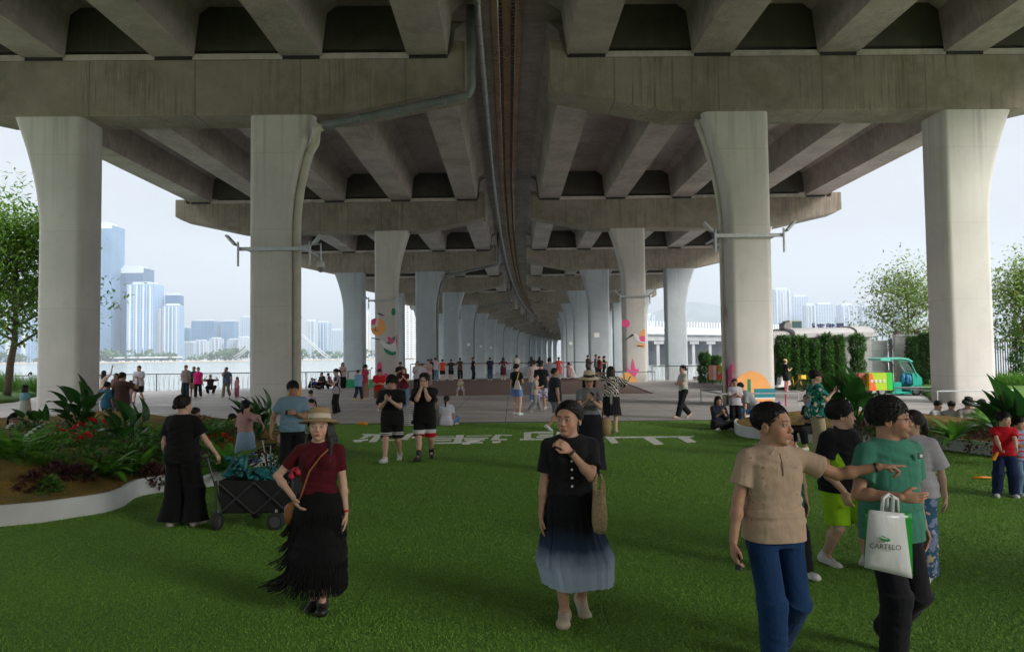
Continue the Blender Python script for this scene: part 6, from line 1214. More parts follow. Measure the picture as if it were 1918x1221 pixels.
class Planter:
    def __init__(s,pix,h,label,mound):
        P_=[gnd(*q) for q in pix]; s.loop=smooth_loop([(v.x,v.y) for v in P_],5); s.h=h; s.mound=mound
        c=(sum(q[0] for q in s.loop)/len(s.loop),sum(q[1] for q in s.loop)/len(s.loop)); s.root=empty('planter',(c[0],c[1],0),0,label,'planter','white kerbed planting beds')
        n=len(s.loop); nr=[]
        for i in range(n):
            a=s.loop[i-1];b_=s.loop[(i+1)%n]; dx,dy=b_[0]-a[0],b_[1]-a[1]; l=math.hypot(dx,dy)+1e-9; nr.append((-dy/l,dx/l))
        area=sum(s.loop[i-1][0]*s.loop[i][1]-s.loop[i][0]*s.loop[i-1][1] for i in range(n)); sg=1 if area>0 else -1
        inn=[(s.loop[i][0]+nr[i][0]*sg*.06,s.loop[i][1]+nr[i][1]*sg*.06) for i in range(n)]
        mb=MB(); mb.rings([[V(x,y,-.01) for x,y in s.loop],[V(x,y,h-.006) for x,y in s.loop],[V(x+nr[i][0]*sg*.006,y+nr[i][1]*sg*.006,h) for i,(x,y) in enumerate(s.loop)],[V(x,y,h) for x,y in inn],[V(x,y,.0) for x,y in inn]],cap=False); wpart(mb.build('kerb_wall',M_pw),s.root)
        # mossy soil as a fine height field clipped to the loop
        xs=[q[0] for q in s.loop]; ys=[q[1] for q in s.loop]; st=.13; mb=MB(); idx={}; V_=[]
        x0,y0=min(xs),min(ys); nx=int((max(xs)-x0)/st)+2; ny=int((max(ys)-y0)/st)+2; keep=set()
        for i in range(nx):
            for j in range(ny):
                x,y=x0+i*st,y0+j*st
                if inside(x,y,inn) or edge_dist(x,y,inn)<st*.6: keep.add((i,j))
        for (i,j) in keep:
            x,y=x0+i*st,y0+j*st
            if not inside(x,y,inn):   # snap to the inner line
                best=min(inn,key=lambda q:(q[0]-x)**2+(q[1]-y)**2); x,y=best
            idx[(i,j)]=len(V_); V_.append((x,y,s.z(x,y)))
        fs=[(idx[(i,j)],idx[(i+1,j)],idx[(i+1,j+1)],idx[(i,j+1)]) for (i,j) in keep if all(q in keep for q in ((i+1,j),(i+1,j+1),(i,j+1)))]
        mb.add(V_,fs); wpart(mb.build('moss_bed',M_moss,smooth=True),s.root)
    def z(s,x,y):
        d=edge_dist(x,y,s.loop); k=min(1,d/1.6); return s.h-.03+s.mound*(k*k*(3-2*k))*(.75+.25*math.sin(x*1.1+1)*math.cos(y*.9))+.02*math.sin(x*7)*math.sin(y*6)+.012*math.sin(x*19+y*3)*math.sin(y*17)
PL=Planter([(-420,1040),(-150,1003),(0,987),(70,980),(131,971),(197,960),(230,949),(244,939),(256,932),(274,927),(304,922),(340,917),(372,914),(407,910),(432,904),(438,895),(427,886),(412,880),(440,877),(505,873),(560,868),(600,860),(612,847),(596,834),(545,822),(450,812),(330,803),(200,800),(80,802),(-60,812),(-300,850),(-520,960)],.26,'large white kerbed bed on the left packed with ferns, red flowers and big leaves',.42)
PR=Planter([(1377,803),(1380,814),(1402,820),(1436,824),(1518,829),(1600,829),(1680,833),(1758,841),(1864,855),(2010,876),(2200,900),(2300,860),(2100,822),(1960,810),(1850,803),(1700,798),(1600,793),(1520,790),(1450,792),(1400,795)],.26,'white kerbed mossy bed on the right with big leaves and ferns',.30)
# ============================================================= foliage
def leafmat(name,a,b_,rough=.4,spec=.5):
    m,nt,b,o_,xyz=newmat(name,rough); gi=N(nt,'ShaderNodeNewGeometry'); c=mixc(nt,gi.outputs['Random Per Island'],a,b_); c=mixc(nt,mrange(nt,noise(nt,o_,6,3),.35,.7,0,.35),c,tuple(q*.6 for q in a)); L(nt,c,b.inputs['Base Color']); b.inputs['Specular IOR Level'].default_value=spec; bumpn(nt,b,noise(nt,o_,30,2),.15,.01)
    t=N(nt,'ShaderNodeBsdfTranslucent'); L(nt,c,t.inputs[0]); mx=N(nt,'ShaderNodeMixShader'); mx.inputs[0].default_value=.34; L(nt,b.outputs[0],mx.inputs[1]); L(nt,t.outputs[0],mx.inputs[2]); L(nt,mx.outputs[0],nt.nodes['Material Output'].inputs[0]); return m
L_big=leafmat('broad_leaf',(.018,.085,.016),(.05,.165,.03),.28); L_fern=leafmat('fern_leaf',(.075,.25,.025),(.19,.44,.055),.45); L_mid=leafmat('shrub_leaf',(.05,.165,.03),(.14,.32,.055),.45); L_pale=leafmat('fresh_leaf',(.07,.22,.02),(.16,.36,.04),.5); L_purp=leafmat('purple_leaf',(.07,.025,.035),(.15,.06,.06),.5); L_red=leafmat('red_petal',(.50,.01,.012),(.75,.03,.03),.4); L_pinkf=leafmat('pink_petal',(.65,.10,.15),(.8,.25,.25),.4); L_tree=leafmat('tree_leaf',(.13,.31,.03),(.30,.50,.07),.5); L_tree2=leafmat('feathery_leaf',(.16,.29,.045),(.33,.46,.11),.55); L_brown=leafmat('seed_pod',(.12,.05,.04),(.2,.08,.06),.6)
M_stem=mat('leaf_stem',(.05,.11,.03),.5); M_bark=mat('bark',(.14,.105,.08),.9,var=.3,vscale=9,bump=.8,bscale=20)
def leaf(mb,base,dirv,up,Ln,W_,droop=.4,fold=.25,n=6,petiole=0,mi=0,shape=.55):
    d=dirv.normalized(); up=(up-d*up.dot(d)).normalized(); sd=d.cross(up); p=base; rows=[]
    if petiole: q=base+d*petiole; mb.tube([base,base.lerp(q,.5),q],[W_*.07,W_*.06,W_*.05],4,False,mi=mi); p=q
    seg=Ln/n
    for i in range(n+1):
        t=i/n; w_=W_*(math.sin(math.pi*min(1,max(.02,t)**shape))**.8)*.5 if 0<t<1 else W_*.03; rows.append([p+sd*w_+up*w_*fold,p,p-sd*w_+up*w_*fold])
        a=droop/n; d,up=(d*math.cos(a)-up*math.sin(a)).normalized(),(up*math.cos(a)+d*math.sin(a)).normalized(); p=p+d*seg
    o=[v for r_ in rows for v in r_]; mb.add(o,[(i*3+k,i*3+k+1,i*3+k+4,i*3+k+3) for i in range(n) for k in (0,1)],mi)
def rdir(rr,el0,el1,az=None):
    a=rr.uniform(0,6.283) if az is None else az; e=R_(rr.uniform(el0,el1)); return V(math.cos(a)*math.cos(e),math.sin(a)*math.cos(e),math.sin(e))
def paradise(px,py,top,pl,label,seed,n=22,big=1.,spread=(35,85)):
    g=gnd(px,py,.3) if pl else gnd(px,py); z=pl.z(g.x,g.y)-.05 if pl else 0; H=HC-(top-hor(px))*g.y/FPX-z; r=empty('broad_leaf_plant',(g.x,g.y,z),0,label,'plant'); rr=random.Random(seed); mb=MB()
    for i in range(n):
        d=rdir(rr,*spread); k=rr.uniform(.55,1.)*(.6+.4*d.z)
        leaf(mb,V(rr.uniform(-.1,.1),rr.uniform(-.1,.1),0),d,V(0,0,1) if d.z<.9 else V(1,0,0),H*.50*k*big,H*.20*rr.uniform(.8,1.25)*big*1.15,rr.uniform(.4,1.1),.3,7,petiole=H*.55*k)
    mb.build('foliage',L_big,r,smooth=True); return r
def fern(px,py,w_,pl,label,seed,mt=None,n=26,name='fern',pinn=True,zz=None,up=(25,75)):
    g=gnd(px,py,.3) if pl else gnd(px,py); z=(pl.z(g.x,g.y)-.02) if pl else 0; S=w_*g.y/FPX*.72; r=empty(name,(g.x,g.y,z),0,label,'fern' if pinn else 'plant'); rr=random.Random(seed); mb=MB()
    for i in range(n):
        d=rdir(rr,*up); Ln=S*rr.uniform(.8,1.2)
        if pinn:   # pinnate frond: rachis with leaflets
            q=V(0,0,0); dd=d.copy(); u=V(0,0,1); u=(u-dd*u.dot(dd)).normalized(); k=13
            for j in range(k):
                t=j/k; a=1.15/k; sd=dd.cross(u); l=Ln*.26*math.sin(math.pi*(.12+.85*t)); 
                for sg in (1,-1): leaf(mb,q,(sd*sg+dd*.45).normalized(),u,l,l*.32,.3,.1,2)
                dd,u=(dd*math.cos(a)-u*math.sin(a)).normalized(),(u*math.cos(a)+dd*math.sin(a)).normalized(); q=q+dd*(Ln/k)
        else: leaf(mb,V(0,0,0),d,V(0,0,1),Ln,Ln*.20,rr.uniform(.8,1.5),.2,7,shape=.75)
    mb.build('foliage',mt or L_fern,r,smooth=True); return r
def leafclump(mb,c,R3,n,sz,rr,mi=0,flat=.6):
    for i in range(n):
        d=rdir(rr,-30,90); p=V(c[0]+d.x*R3[0]*rr.uniform(.55,1.05),c[1]+d.y*R3[1]*rr.uniform(.55,1.05),c[2]+d.z*R3[2]*rr.uniform(.55,1.05)); dd=(d+rdir(rr,-60,60)*.9).normalized(); leaf(mb,p,dd,V(rr.uniform(-.5,.5),rr.uniform(-.5,.5),1),sz*rr.uniform(.7,1.3),sz*.6,.4,.15,2,mi=mi)
def shrub(px,py,w_,h_,pl,label,seed,mt,n=220,sz=.09,name='shrub',cat='plant',flowers=None,nf=8,fs=.10,group=None):
    g=gnd(px,py,.35) if pl else gnd(px,py); z=pl.z(g.x,g.y)-.03 if pl else 0; k=g.y/FPX; r=empty(name,(g.x,g.y,z),0,label,cat,group); rr=random.Random(seed); mb=MB(); leafclump(mb,(0,0,h_*k*.1),(w_*k/2,w_*k/2*.8,h_*k),n,sz,rr); mb.build('foliage',mt,r,smooth=False)
    if flowers:
        for i in range(nf):
            d=rdir(rr,25,80); p=V(d.x*w_*k*.45,d.y*w_*k*.35,h_*k*.15+d.z*h_*k*1.05); mb=MB()
            for q in range(6): leaf(mb,p+V(rr.uniform(-.02,.02),rr.uniform(-.02,.02),0),rdir(rr,10,80),V(0,0,1),fs*rr.uniform(.7,1.1),fs*.65,.3,.2,3)
            mb.build('flower',flowers,r,smooth=True)
    return r
# left bed
paradise(150,822,700,PL,'tallest clump of dark paddle leaves in the left bed, in front of the far column',11,30,1.,(35,88))
paradise(70,830,735,PL,'spreading dark paddle leaf clump at the left bed edge hiding the spotted dress',12,14,1.1,(25,70))
paradise(238,856,742,PL,'glossy broad leaf plant by the two men photographing the river',13,12,1.35,(30,80))
paradise(480,834,717,PL,'upright dark paddle leaf clump behind the girl in the pink top',14,22,.9,(55,89))
fern(28,898,150,PL,'bright green feathery fern nearest the left frame edge',21,L_fern,34)
fern(92,900,75,PL,'smaller bright fern right of the left edge fern',28,L_pale,24)
fern(198,892,105,PL,"bird's nest fern with strap leaves near the kerb bulge",22,L_fern,30,'strap_leaf_fern',False)
fern(262,880,90,PL,'second strap leaf fern beside the woman in black',23,L_fern,28,'strap_leaf_fern',False)
fern(428,873,130,PL,'big strap leaf fern between the woman in black and the hopping girl',24,L_fern,44,'strap_leaf_fern',False)
fern(300,850,90,PL,'feathery fern left of the woman in black at waist height',25,L_fern,26)
fern(392,838,70,PL,'upright feathery fern rising by the blue crouched girl',26,L_fern,20,up=(50,85))
fern(340,865,80,PL,'dark fern hidden behind the legs of the woman in black',27,L_mid,22)
for i,(x,y,w_,h_,mt,lb) in enumerate([(60,862,80,26,L_mid,'low dark shrub beside the striped top'),(118,872,80,30,L_pale,'yellow green rounded shrub under the left flowers'),(105,900,60,22,L_purp,'purple leaved clump beside the near fern'),(165,882,90,34,L_mid,'grey green shrub in the middle of the left bed'),(140,896,70,22,L_purp,'small purple clump in front of the middle shrub'),(215,874,100,34,L_mid,'leafy dark shrub right of the middle clump'),(262,868,90,36,L_mid,'dense green shrub under the glossy broad leaf plant'),(285,880,50,24,L_purp,'purple clump against the trouser leg of the woman in black'),(60,912,60,26,L_purp,'wine coloured clump on the moss near the fern'),(92,912,50,22,L_mid,'small green clump beside the wine coloured one'),(505,858,80,26,L_purp,'dark purple clump behind the wagon handles'),(540,862,70,22,L_mid,'low green clump beside the blue polo man'),(190,850,90,30,L_mid,'dark leafy clump below the red begonias'),(30,878,60,22,L_pale,'pale small leaf clump at the left frame edge'),(330,842,80,26,L_mid,'shrub behind the shoulder of the woman in black')]):
    shrub(x,y,w_,h_,PL,lb,40+i,mt,300,.085)
for i,(x,y,w_,h_,f,nf,lb) in enumerate([(145,842,70,34,L_red,9,'red flowering clump in front of the tall paddle leaves'),(178,836,70,34,L_red,10,'red flowering clump left of the blue tee man'),(110,858,60,34,L_red,8,'orange red flowers low in the left bed'),(90,872,50,30,L_pinkf,5,'pink flowering clump nearest the yellow green shrub'),(412,838,70,26,L_red,7,'red flowers beside the blue crouched girl'),(150,868,50,30,L_red,6,'single scarlet flower cluster in the middle of the bed'),(205,842,40,24,L_red,5,'small red flowers under the blue tee')]):
    shrub(x,y,w_,h_,PL,lb,70+i,L_mid,170,.10,'flowering_plant','flowers',f,nf,.095)
gc=MB(); rr=random.Random(77); n_=0
for i in range(26000):
    g=gnd(rr.uniform(20,620),rr.uniform(812,893),.3)
    if not inside(g.x,g.y,PL.loop) or edge_dist(g.x,g.y,PL.loop)<.35: continue
    if math.sin(g.x*1.3+2)*math.cos(g.y*1.1)+.5*math.sin(g.x*2.9+g.y*2.1)<-.35: continue
    z=PL.z(g.x,g.y); hh=.05+.16*(.5+.5*math.sin(g.x*2.3)*math.sin(g.y*2.7+1)); mi=0 if rr.random()<.55+.3*math.sin(g.x*1.7+g.y) else (1 if math.sin(g.x*2.1-g.y*1.3)>.4 else 2)
    leaf(gc,V(g.x,g.y,z+rr.uniform(0,hh)),rdir(rr,-5,60),V(0,0,1),rr.uniform(.05,.11),.055,.5,.15,2,mi=mi)
tag(gc.build('ground_cover',[L_mid,L_purp,L_fern]),'mixed low ground cover leaves filling the left bed',None,kind='stuff')
# right bed
paradise(1592,806,668,PR,'tallest paddle leaf clump beside the tropical shirt woman',15,36,.95,(35,86))
paradise(1890,826,694,PR,'big paddle leaf clump by the far right column',16,22,1.15,(35,85))
paradise(1925,820,720,PR,'second paddle leaf clump cut by the right frame edge',17,14,1.1,(30,80))
fern(1640,805,100,PR,'pale feathery fern right of the tall paddle leaves',31,L_pale,30)
fern(1708,812,80,PR,'pale leafy fern behind the ponytail girl',32,L_pale,26)
fern(1786,830,85,PR,'strap leaf fern in the middle of the right moss bed',33,L_fern,28,'strap_leaf_fern',False)
fern(1868,812,100,PR,'arching fern under the far right paddle leaves',34,L_fern,30)
fern(1440,806,30,PR,'tiny fern on the moss beside the beige man head',35,L_pale,12)
for i,(x,y,w_,h_,mt,lb) in enumerate([(1622,826,70,20,L_purp,'purple clump below the tall paddle leaves'),(1668,828,50,18,L_purp,'purple clump beside the green tee man head'),(1850,830,90,26,L_purp,'dark purple clump at the foot of the right paddle leaves'),(1745,815,70,22,L_mid,'small white flowered clump on the right moss'),(1905,836,70,24,L_purp,'purple clump behind the boy in red')]):
    shrub(x,y,w_,h_,PR,lb,90+i,mt,230,.08)
# lawn banks and low planting on both sides of the plaza
def lawn(name,pts,h,label):
    lp=smooth_loop([(gnd(*q).x,gnd(*q).y) for q in pts],4); mb=MB(); c=(sum(q[0] for q in lp)/len(lp),sum(q[1] for q in lp)/len(lp)); rg=[]
    for k,(f,z) in enumerate(((1,0.006),(.985,h*.45),(.93,h*.8),(.8,h),(.4,h*1.1),(.02,h*1.12))): rg.append([V(c[0]+(x-c[0])*f,c[1]+(y-c[1])*f,z) for x,y in lp])
    mb.rings(rg); return tag(mb.build(name,M_lawn,smooth=True),label,None,kind='structure')
lawn('lawn_bank',[(-700,790),(-300,775),(0,756),(40,750),(75,738),(60,724),(0,720),(-300,722),(-800,730)],.45,'lawn')
lawn('lawn_bank',[(1738,745),(1765,752),(1900,748),(2100,752),(2500,760),(2600,735),(2000,722),(1735,724)],.30,'lawn')
def grasses(name,px0,px1,py,h,n,mt,label,seed,z=.4,depth=2.,wdt=.012):
    a,b_=gnd(px0,py),gnd(px1,py); rr=random.Random(seed); mb=MB()
    for i in range(n):
        p=a.lerp(b_,rr.random())+V(0,rr.uniform(0,depth),z-.05); hh=h*rr.uniform(.5,1.); d=rdir(rr,55,90); leaf(mb,p,d,V(0,0,1) if d.z<.95 else V(1,0,0),hh,wdt*rr.uniform(.7,1.4),rr.uniform(.2,.7),.1,3)
    return tag(mb.build(name,mt),label,'ornamental grass')
grasses('tall_grass',-60,8,748,1.5,900,L_pale,'tall bright green grasses at the left frame edge by the tree',1,.4,2.,.03)
grasses('lavender_bed',10,64,742,.85,1600,leafmat('lavender_leaf',(.07,.10,.05),(.16,.11,.14),.7),'grey purple lavender bed behind the left lawn',2,.4,2.5,.02)
grasses('bright_grass',52,72,744,1.2,500,L_pale,'bright green grass tuft against the far left column',3,.3,1.5,.03)
grasses('tall_grass',1890,1990,735,.9,1500,L_pale,'light green planting beyond the far right column',4,.3,4.,.03)
grasses('grass_strip',1738,1764,742,.35,700,L_pale,'short bright grass between the vehicle and the far right column',5,.28,2.,.02)
# ============================================================= trees
def tree(px,py,top,name,label,seed,mt,crown_w,sz,nb=9,nl=60,trunk_r=.12,extra=None,lean=(0,0),basez=0,dist=None,first=.3,pods=None):
    g=gnd(px,py); 
    if dist: g=at(px,665,dist); g.z=0
    H=HC-(top-hor(px))*g.y/FPX; r=empty(name,(g.x,g.y,0),0,label,'tree'); rr=random.Random(seed); tb=MB(); cb=MB(); W2=crown_w/2
    main=[V(0,0,0),V(.04*H*lean[0],0,H*.18),V(.08*H*lean[0],.02,H*first),V(.05*H*lean[0]+.1,.1,H*(first+.25)),V(.1*H*lean[0],-.1,H*.72),V(.2,0,H*.9)]; tb.tube(main,[trunk_r,trunk_r*.85,trunk_r*.7,trunk_r*.5,trunk_r*.3,trunk_r*.12],8); tips=[]
    for i in range(nb):
        a=2.4*i+rr.uniform(-.4,.4); hf=first*.9+(.80-first)*(i/nb); s0=None
        for j in range(5):
            if main[j].z<=hf*H<=main[j+1].z: s0=main[j].lerp(main[j+1],(hf*H-main[j].z)/(main[j+1].z-main[j].z))
        s0=s0 or main[2]; rad=W2*rr.uniform(.65,1.05)*(1.15-hf); e=s0+V(math.cos(a)*rad,math.sin(a)*rad,H*rr.uniform(.10,.30)*(1.2-hf)); e.z=min(e.z,H*.97); mid=s0.lerp(e,.5)+V(0,0,-H*.02); tr=trunk_r*(.5-.3*hf); tb.tube([s0,mid,e],[tr,tr*.6,tr*.15],6,False)
        for j in range(9):
            t=rr.uniform(.25,1); p=mid.lerp(e,t*2-1) if t>.5 else s0.lerp(mid,t*2); q=p+rdir(rr,-10,75)*W2*rr.uniform(.18,.45); tb.tube([p,p.lerp(q,.5)+V(0,0,.1),q],[tr*.3,tr*.2,tr*.06],4,False); tips.append((p,q))
    for j in range(6): p=main[4].lerp(main[5],rr.random()); tips.append((p,p+rdir(rr,10,80)*W2*.35))
    for p,q in tips:
        for k in range(nl):
            u=rr.uniform(.25,1.1); c=p.lerp(q,u)+V(rr.gauss(0,1),rr.gauss(0,1),rr.gauss(0,.6))*sz*2.2; leaf(cb,c,rdir(rr,-45,50),V(rr.uniform(-.4,.4),rr.uniform(-.4,.4),1),sz*rr.uniform(.7,1.3),sz*.5,.4,.1,2,mi=1 if pods and rr.random()<.06 else 0)
    tb.build('trunk',M_bark,r,smooth=True); cb.build('crown',[mt,pods or mt],r); return r
tree(12,752,338,'street_tree','broadleaf tree with a forked trunk at the left frame edge',5,L_tree,8.2,.30,17,80,.2,lean=(.4,0),first=.27)
tree(-110,760,300,'street_tree','second broadleaf tree beyond the left frame edge',6,L_tree,9.,.3,10,34,.22,first=.3)
tree(1705,728,478,'feathery_tree','airy feathery tree with brown pods behind the gate',7,L_tree2,7.6,.23,15,52,.12,lean=(-.2,0),dist=43,first=.25,pods=L_brown)
tree(1935,735,470,'feathery_tree','feathery tree with brown pods at the right frame edge',8,L_tree2,6.5,.23,13,70,.12,dist=37,first=.3,pods=L_brown)
# shrub columns: clipped climbers and hedges
def column_shrub(px0,px1,top,base,label,seed,mt,Y=None,depth=.8,n=1500,sz=.11,name='columnar_shrub',cat='shrub',group='tall clipped shrubs by the lodge'):
    g=gnd((px0+px1)/2,base) if Y is None else Vector((at((px0+px1)/2,665,Y).x,Y,0)); k=g.y/FPX; w_=(px1-px0)*k; h_=HC-(top-hor((px0+px1)/2))*k; r=empty(name,(g.x,g.y,0),0,label,cat,group); rr=random.Random(seed); mb=MB()
    for i in range(n):
        z=h_*rr.random()**.9; a=rr.uniform(0,6.283); ww=w_/2*(.86+.16*math.sin(z*3.3+seed*2)+.14*math.sin(z*8.+seed)+.1*math.sin(a*3+z*5+seed))*(1 if z<h_*.90 else (1.02-z/h_)*6+.28); f=rr.uniform(.6,1.05); p=V(math.cos(a)*ww*f,math.sin(a)*depth/2*f,z); leaf(mb,p,(V(math.cos(a),math.sin(a),0)+rdir(rr,-40,60)).normalized(),V(0,0,1),sz*rr.uniform(.6,1.3),sz*.55,.4,.1,2)
    mb.build('foliage',mt,r); tb=MB(); tb.tube([V(0,0,0),V(0,0,h_*.7)],.05,5); tb.build('stem',M_bark,r); return r
YB=40.5
for i,(a,b_,t,lb) in enumerate([(1452,1482,628,'leftmost shrub column hard against the sun column'),(1482,1496,630,'narrow shrub column second from the sun column'),(1496,1512,628,'ragged shrub column third from the sun column'),(1512,1536,634,'arching shrub column left of the first dark window'),(1536,1562,625,'broad shrub column left of the second dark window'),(1560,1582,627,'shrub column hugging the second dark window'),(1592,1620,626,'shrub column between the lodge window and the gate'),(1700,1716,630,'slim shrub column right of the gate'),(1716,1756,624,'wide shrub mass touching the far right column')]):
    column_shrub(a,b_,t,735,lb,i+3,L_mid,YB-.9,.8,int(150*(b_-a)),.17)
column_shrub(1308,1330,660,716,'taller hedge bush left of the sun column by the railing',31,L_mid,50.5,1.2,3000,.19,'hedge_bush','bush','hedge bushes by the railing'); column_shrub(1328,1350,666,716,'shorter hedge bush touching the sun column',32,L_mid,50.8,1.2,2800,.19,'hedge_bush','bush','hedge bushes by the railing')
column_shrub(1888,1960,612,728,'climber covered fence section at the right frame edge',33,L_mid,39.5,.5,5200,.19,'climber_hedge','hedge',None)
# ============================================================= lodge with vaulted roof
M_lodge=mat('lodge_panel',(.60,.59,.60),.6,var=.05); 
m,nt,b,o_,xyz=newmat('lodge_cladding',.6); fr=mathn(nt,'LESS_THAN',mathn(nt,'FRACT',mathn(nt,'DIVIDE',xyz[2],.3)),.05); L(nt,mixc(nt,fr,mixc(nt,noise(nt,o_,1,3),(.56,.55,.56),(.64,.63,.63)),(.34,.33,.34)),b.inputs['Base Color']); M_clad=m
X_=lambda px: at(px,665,YB).x
Z_=lambda py,px=1560: HC-(py-hor(px))*YB/FPX
r=empty('gate_lodge',(X_(1540),YB,0),0,'white lodge with a barrel vaulted roof behind the clipped shrubs','building')
mb=MB(); mb.box((X_(1440),YB,0),(X_(1633),YB+6,Z_(633))); wpart(mb.build('wall',M_clad),r)
def vault(x0,x1,z0,h,lip,nm):
    mb=MB(); P_=[(YB-.35-lip,z0),(YB-.35-lip,z0+.25)]+[(YB-.35-lip+1.6*(1-math.cos(R_(a))),z0+.25+h*math.sin(R_(a))) for a in (15,30,45,60,75,90)]+[(YB+6,z0+.25+h),(YB+6,z0)]
    mb.prism(P_,lambda p,t: V(x0 if t==0 else x1,p[0],p[1])); return wpart(mb.build(nm,M_lodge,recalc=True),r)
vault(X_(1486),X_(1600)-.02,Z_(632),.34,0,'roof'); vault(X_(1600),X_(1632),Z_(632),.42,.12,'roof'); vault(X_(1440),X_(1486)-.02,Z_(634),.25,-.3,'roof')
for a,b_ in ((1519,1528),(1566,1571)):
    mb=MB(); mb.box((X_(a),YB-.03,.35),(X_(b_),YB+.02,Z_(664))); wpart(mb.build('window',mat('dark_window',(.03,.035,.05),.15)),r)
mb=MB(); mb.box((X_(1496),YB+1.2,Z_(618)),(X_(1520),YB+2.3,Z_(598,1508))); o=mb.build('air_unit',mat('unit_beige',(.45,.43,.36),.6),None); tag(o,'boxy beige air handling unit with a dark green grille on the lodge roof','air unit')
mb=MB(); mb.box((X_(1502),YB+1.17,Z_(613)),(X_(1519),YB+1.199,Z_(600,1508))); mb.build('grille',mat('grille_green',(.03,.10,.11),.5),o)
r2=empty('round_vent',(X_(1489),YB+1.,Z_(615)),0,'round grey vent cowl left of the air unit on the roof','vent'); mb=MB(); mb.prism(blob(0,0,.22,.25,16),lambda p,t: V(X_(1489)+p[0],YB+.9+.8*t,Z_(609)+p[1])); wpart(mb.build('cowl',mat('cowl_grey',(.25,.24,.24),.6),recalc=True),r2)
# roof lettering: strokes of the dark navy characters
M_nav=mat('sign_navy',(.03,.03,.11),.5)
glyph=[(1459,9,[(0,.9,.5,.9),(0,.45,.4,.45),(.2,.9,.2,.1),(0,.1,.5,.1),(.6,1,.85,.0),(.85,.5,1.,.8),(.4,.65,1,.7)]),(1522,5,[(0,1,.9,1),(0,.6,.8,.6),(.1,.3,.9,.3),(.5,.6,.4,0),(0,1,.1,.1)]),(1531,12,[(.5,1,.5,.8),(0,.8,1,.8),(0,.8,0,.55),(1,.8,1,.55),(.15,.55,.9,.55),(.5,.8,.5,0),(.15,.2,.9,.2),(.15,.55,.15,.2)]),(1549,13,[(0,1,0,0),(.3,1,.3,0),(0,1,.3,1),(0,.5,.3,.5),(.5,1,.5,.1),(.75,1,.75,0),(.95,.9,.95,.4),(.5,.6,1,.6)]),(1567,13,[(0,1,1,1),(0,.7,1,.7),(.2,1,.2,.4),(.5,1,.5,0),(.8,1,.8,.4),(0,.4,1,.35),(.1,0,.4,.3),(.6,.3,1,0),(0,.1,.9,.1)]),(1591,2,[(0,.9,0,.1),(0,.5,.6,.7)])]
for i,(px,wp,st) in enumerate(glyph):
    x0_=at(px,604,YB+1.7).x; w_=wp*(YB+1.7)/FPX*1.05; zb_=Z_(613,px)+.0; hg=9.*YB/FPX; mb=MB(); mx_=0
    for j,(xa,ya,xb,yb_) in enumerate(st):
        A=V(x0_+xa*w_,0,zb_+ya*hg); B_=V(x0_+xb*w_,0,zb_+yb_*hg); d=(B_-A).normalized(); nn=V(-d.z,0,d.x)*.03; y0=YB+1.7-.004*j
        mb.hexa([A-nn+V(0,y0,0),B_-nn+V(0,y0,0),B_+nn+V(0,y0,0),A+nn+V(0,y0,0)],[A-nn+V(0,y0+.05,0),B_-nn+V(0,y0+.05,0),B_+nn+V(0,y0+.05,0),A+nn+V(0,y0+.05,0)])
    o=mb.build('roof_sign_character',M_nav,recalc=True); tag(o,['navy roof sign character nearest the sun column','narrow navy roof sign character right of the air unit','roofed navy sign character second right of the air unit','navy roof sign character with tall upright strokes','dense navy roof sign character furthest right but one','thin navy stroke at the right end of the roof sign'][i],'sign letter','navy characters along the lodge roof')
# gate and wall
r=empty('steel_gate',(X_(1655),YB+.5,0),0,'tall barred steel gate between the lodge and the pale wall','gate'); g0,g1=X_(1636),X_(1675)
mb=MB(); 
for i in range(19): x=g0+.12+(g1-g0-.24)*i/18; mb.box((x-.02,YB+.5,1.),(x+.02,YB+.54,Z_(640,1650)))
wpart(mb.build('bars',M_zinc),r); mb=MB(); mb.box((g0,YB+.47,.15),(g1,YB+.53,1.)); wpart(mb.build('kick_panel',M_lodge),r)
for a,b_ in ((Z_(640,1650),Z_(640,1650)+.08),(Z_(655,1650),Z_(652,1650))): mb=MB(); mb.box((g0,YB+.46,a),(g1,YB+.56,b_)); wpart(mb.build('cross_rail',M_zinc),r)
for x in (g0-.1,g1): mb=MB(); mb.box((x,YB+.4,0),(x+.12,YB+.6,Z_(634,1650))); wpart(mb.build('gate_post',mat('gate_green_grey',(.18,.2,.18),.5)),r)
r=empty('boundary_wall',(X_(1720),YB,0),0,'pale boundary wall with clipped shrubs right of the gate','wall'); mb=MB(); mb.box((X_(1678),YB,0),(X_(1790),YB+.3,Z_(630,1700))); wpart(mb.build('wall_panel',M_clad),r); mb=MB(); mb.box((X_(1678),YB-.06,Z_(630,1700)),(X_(1790),YB+.36,Z_(628,1700)+.06)); wpart(mb.build('coping',M_lodge),r)
r=empty('picket_fence',(X_(1900),YB+.6,0),0,'dark upright picket fence behind the climbers at the right edge','fence'); mb=MB()
for i in range(60): x=X_(1850)+i*.14; mb.box((x,YB+.6,0),(x+.035,YB+.64,Z_(633,1900)))
wpart(mb.build('pickets',M_rail),r); mb=MB(); mb.box((X_(1850),YB+.57,.3),(X_(1850)+8.4,YB+.6,.36)); mb.box((X_(1850),YB+.57,Z_(640,1900)),(X_(1850)+8.4,YB+.6,Z_(640,1900)+.05)); wpart(mb.build('rails',M_rail),r)
for i,(px,t_) in enumerate(((1683,612),(1722,612))):
    mb=MB(); mb.lathe([(.12,0),(.2,.3)],(X_(px),YB+.15,Z_(630,px)),10); o=mb.build('flower_pot',mat('terracotta_grey',(.22,.17,.15),.8)); tag(o,['small pot on the boundary wall just right of the gate','pot on the boundary wall under the feathery tree'][i],'pot','pots on the boundary wall')
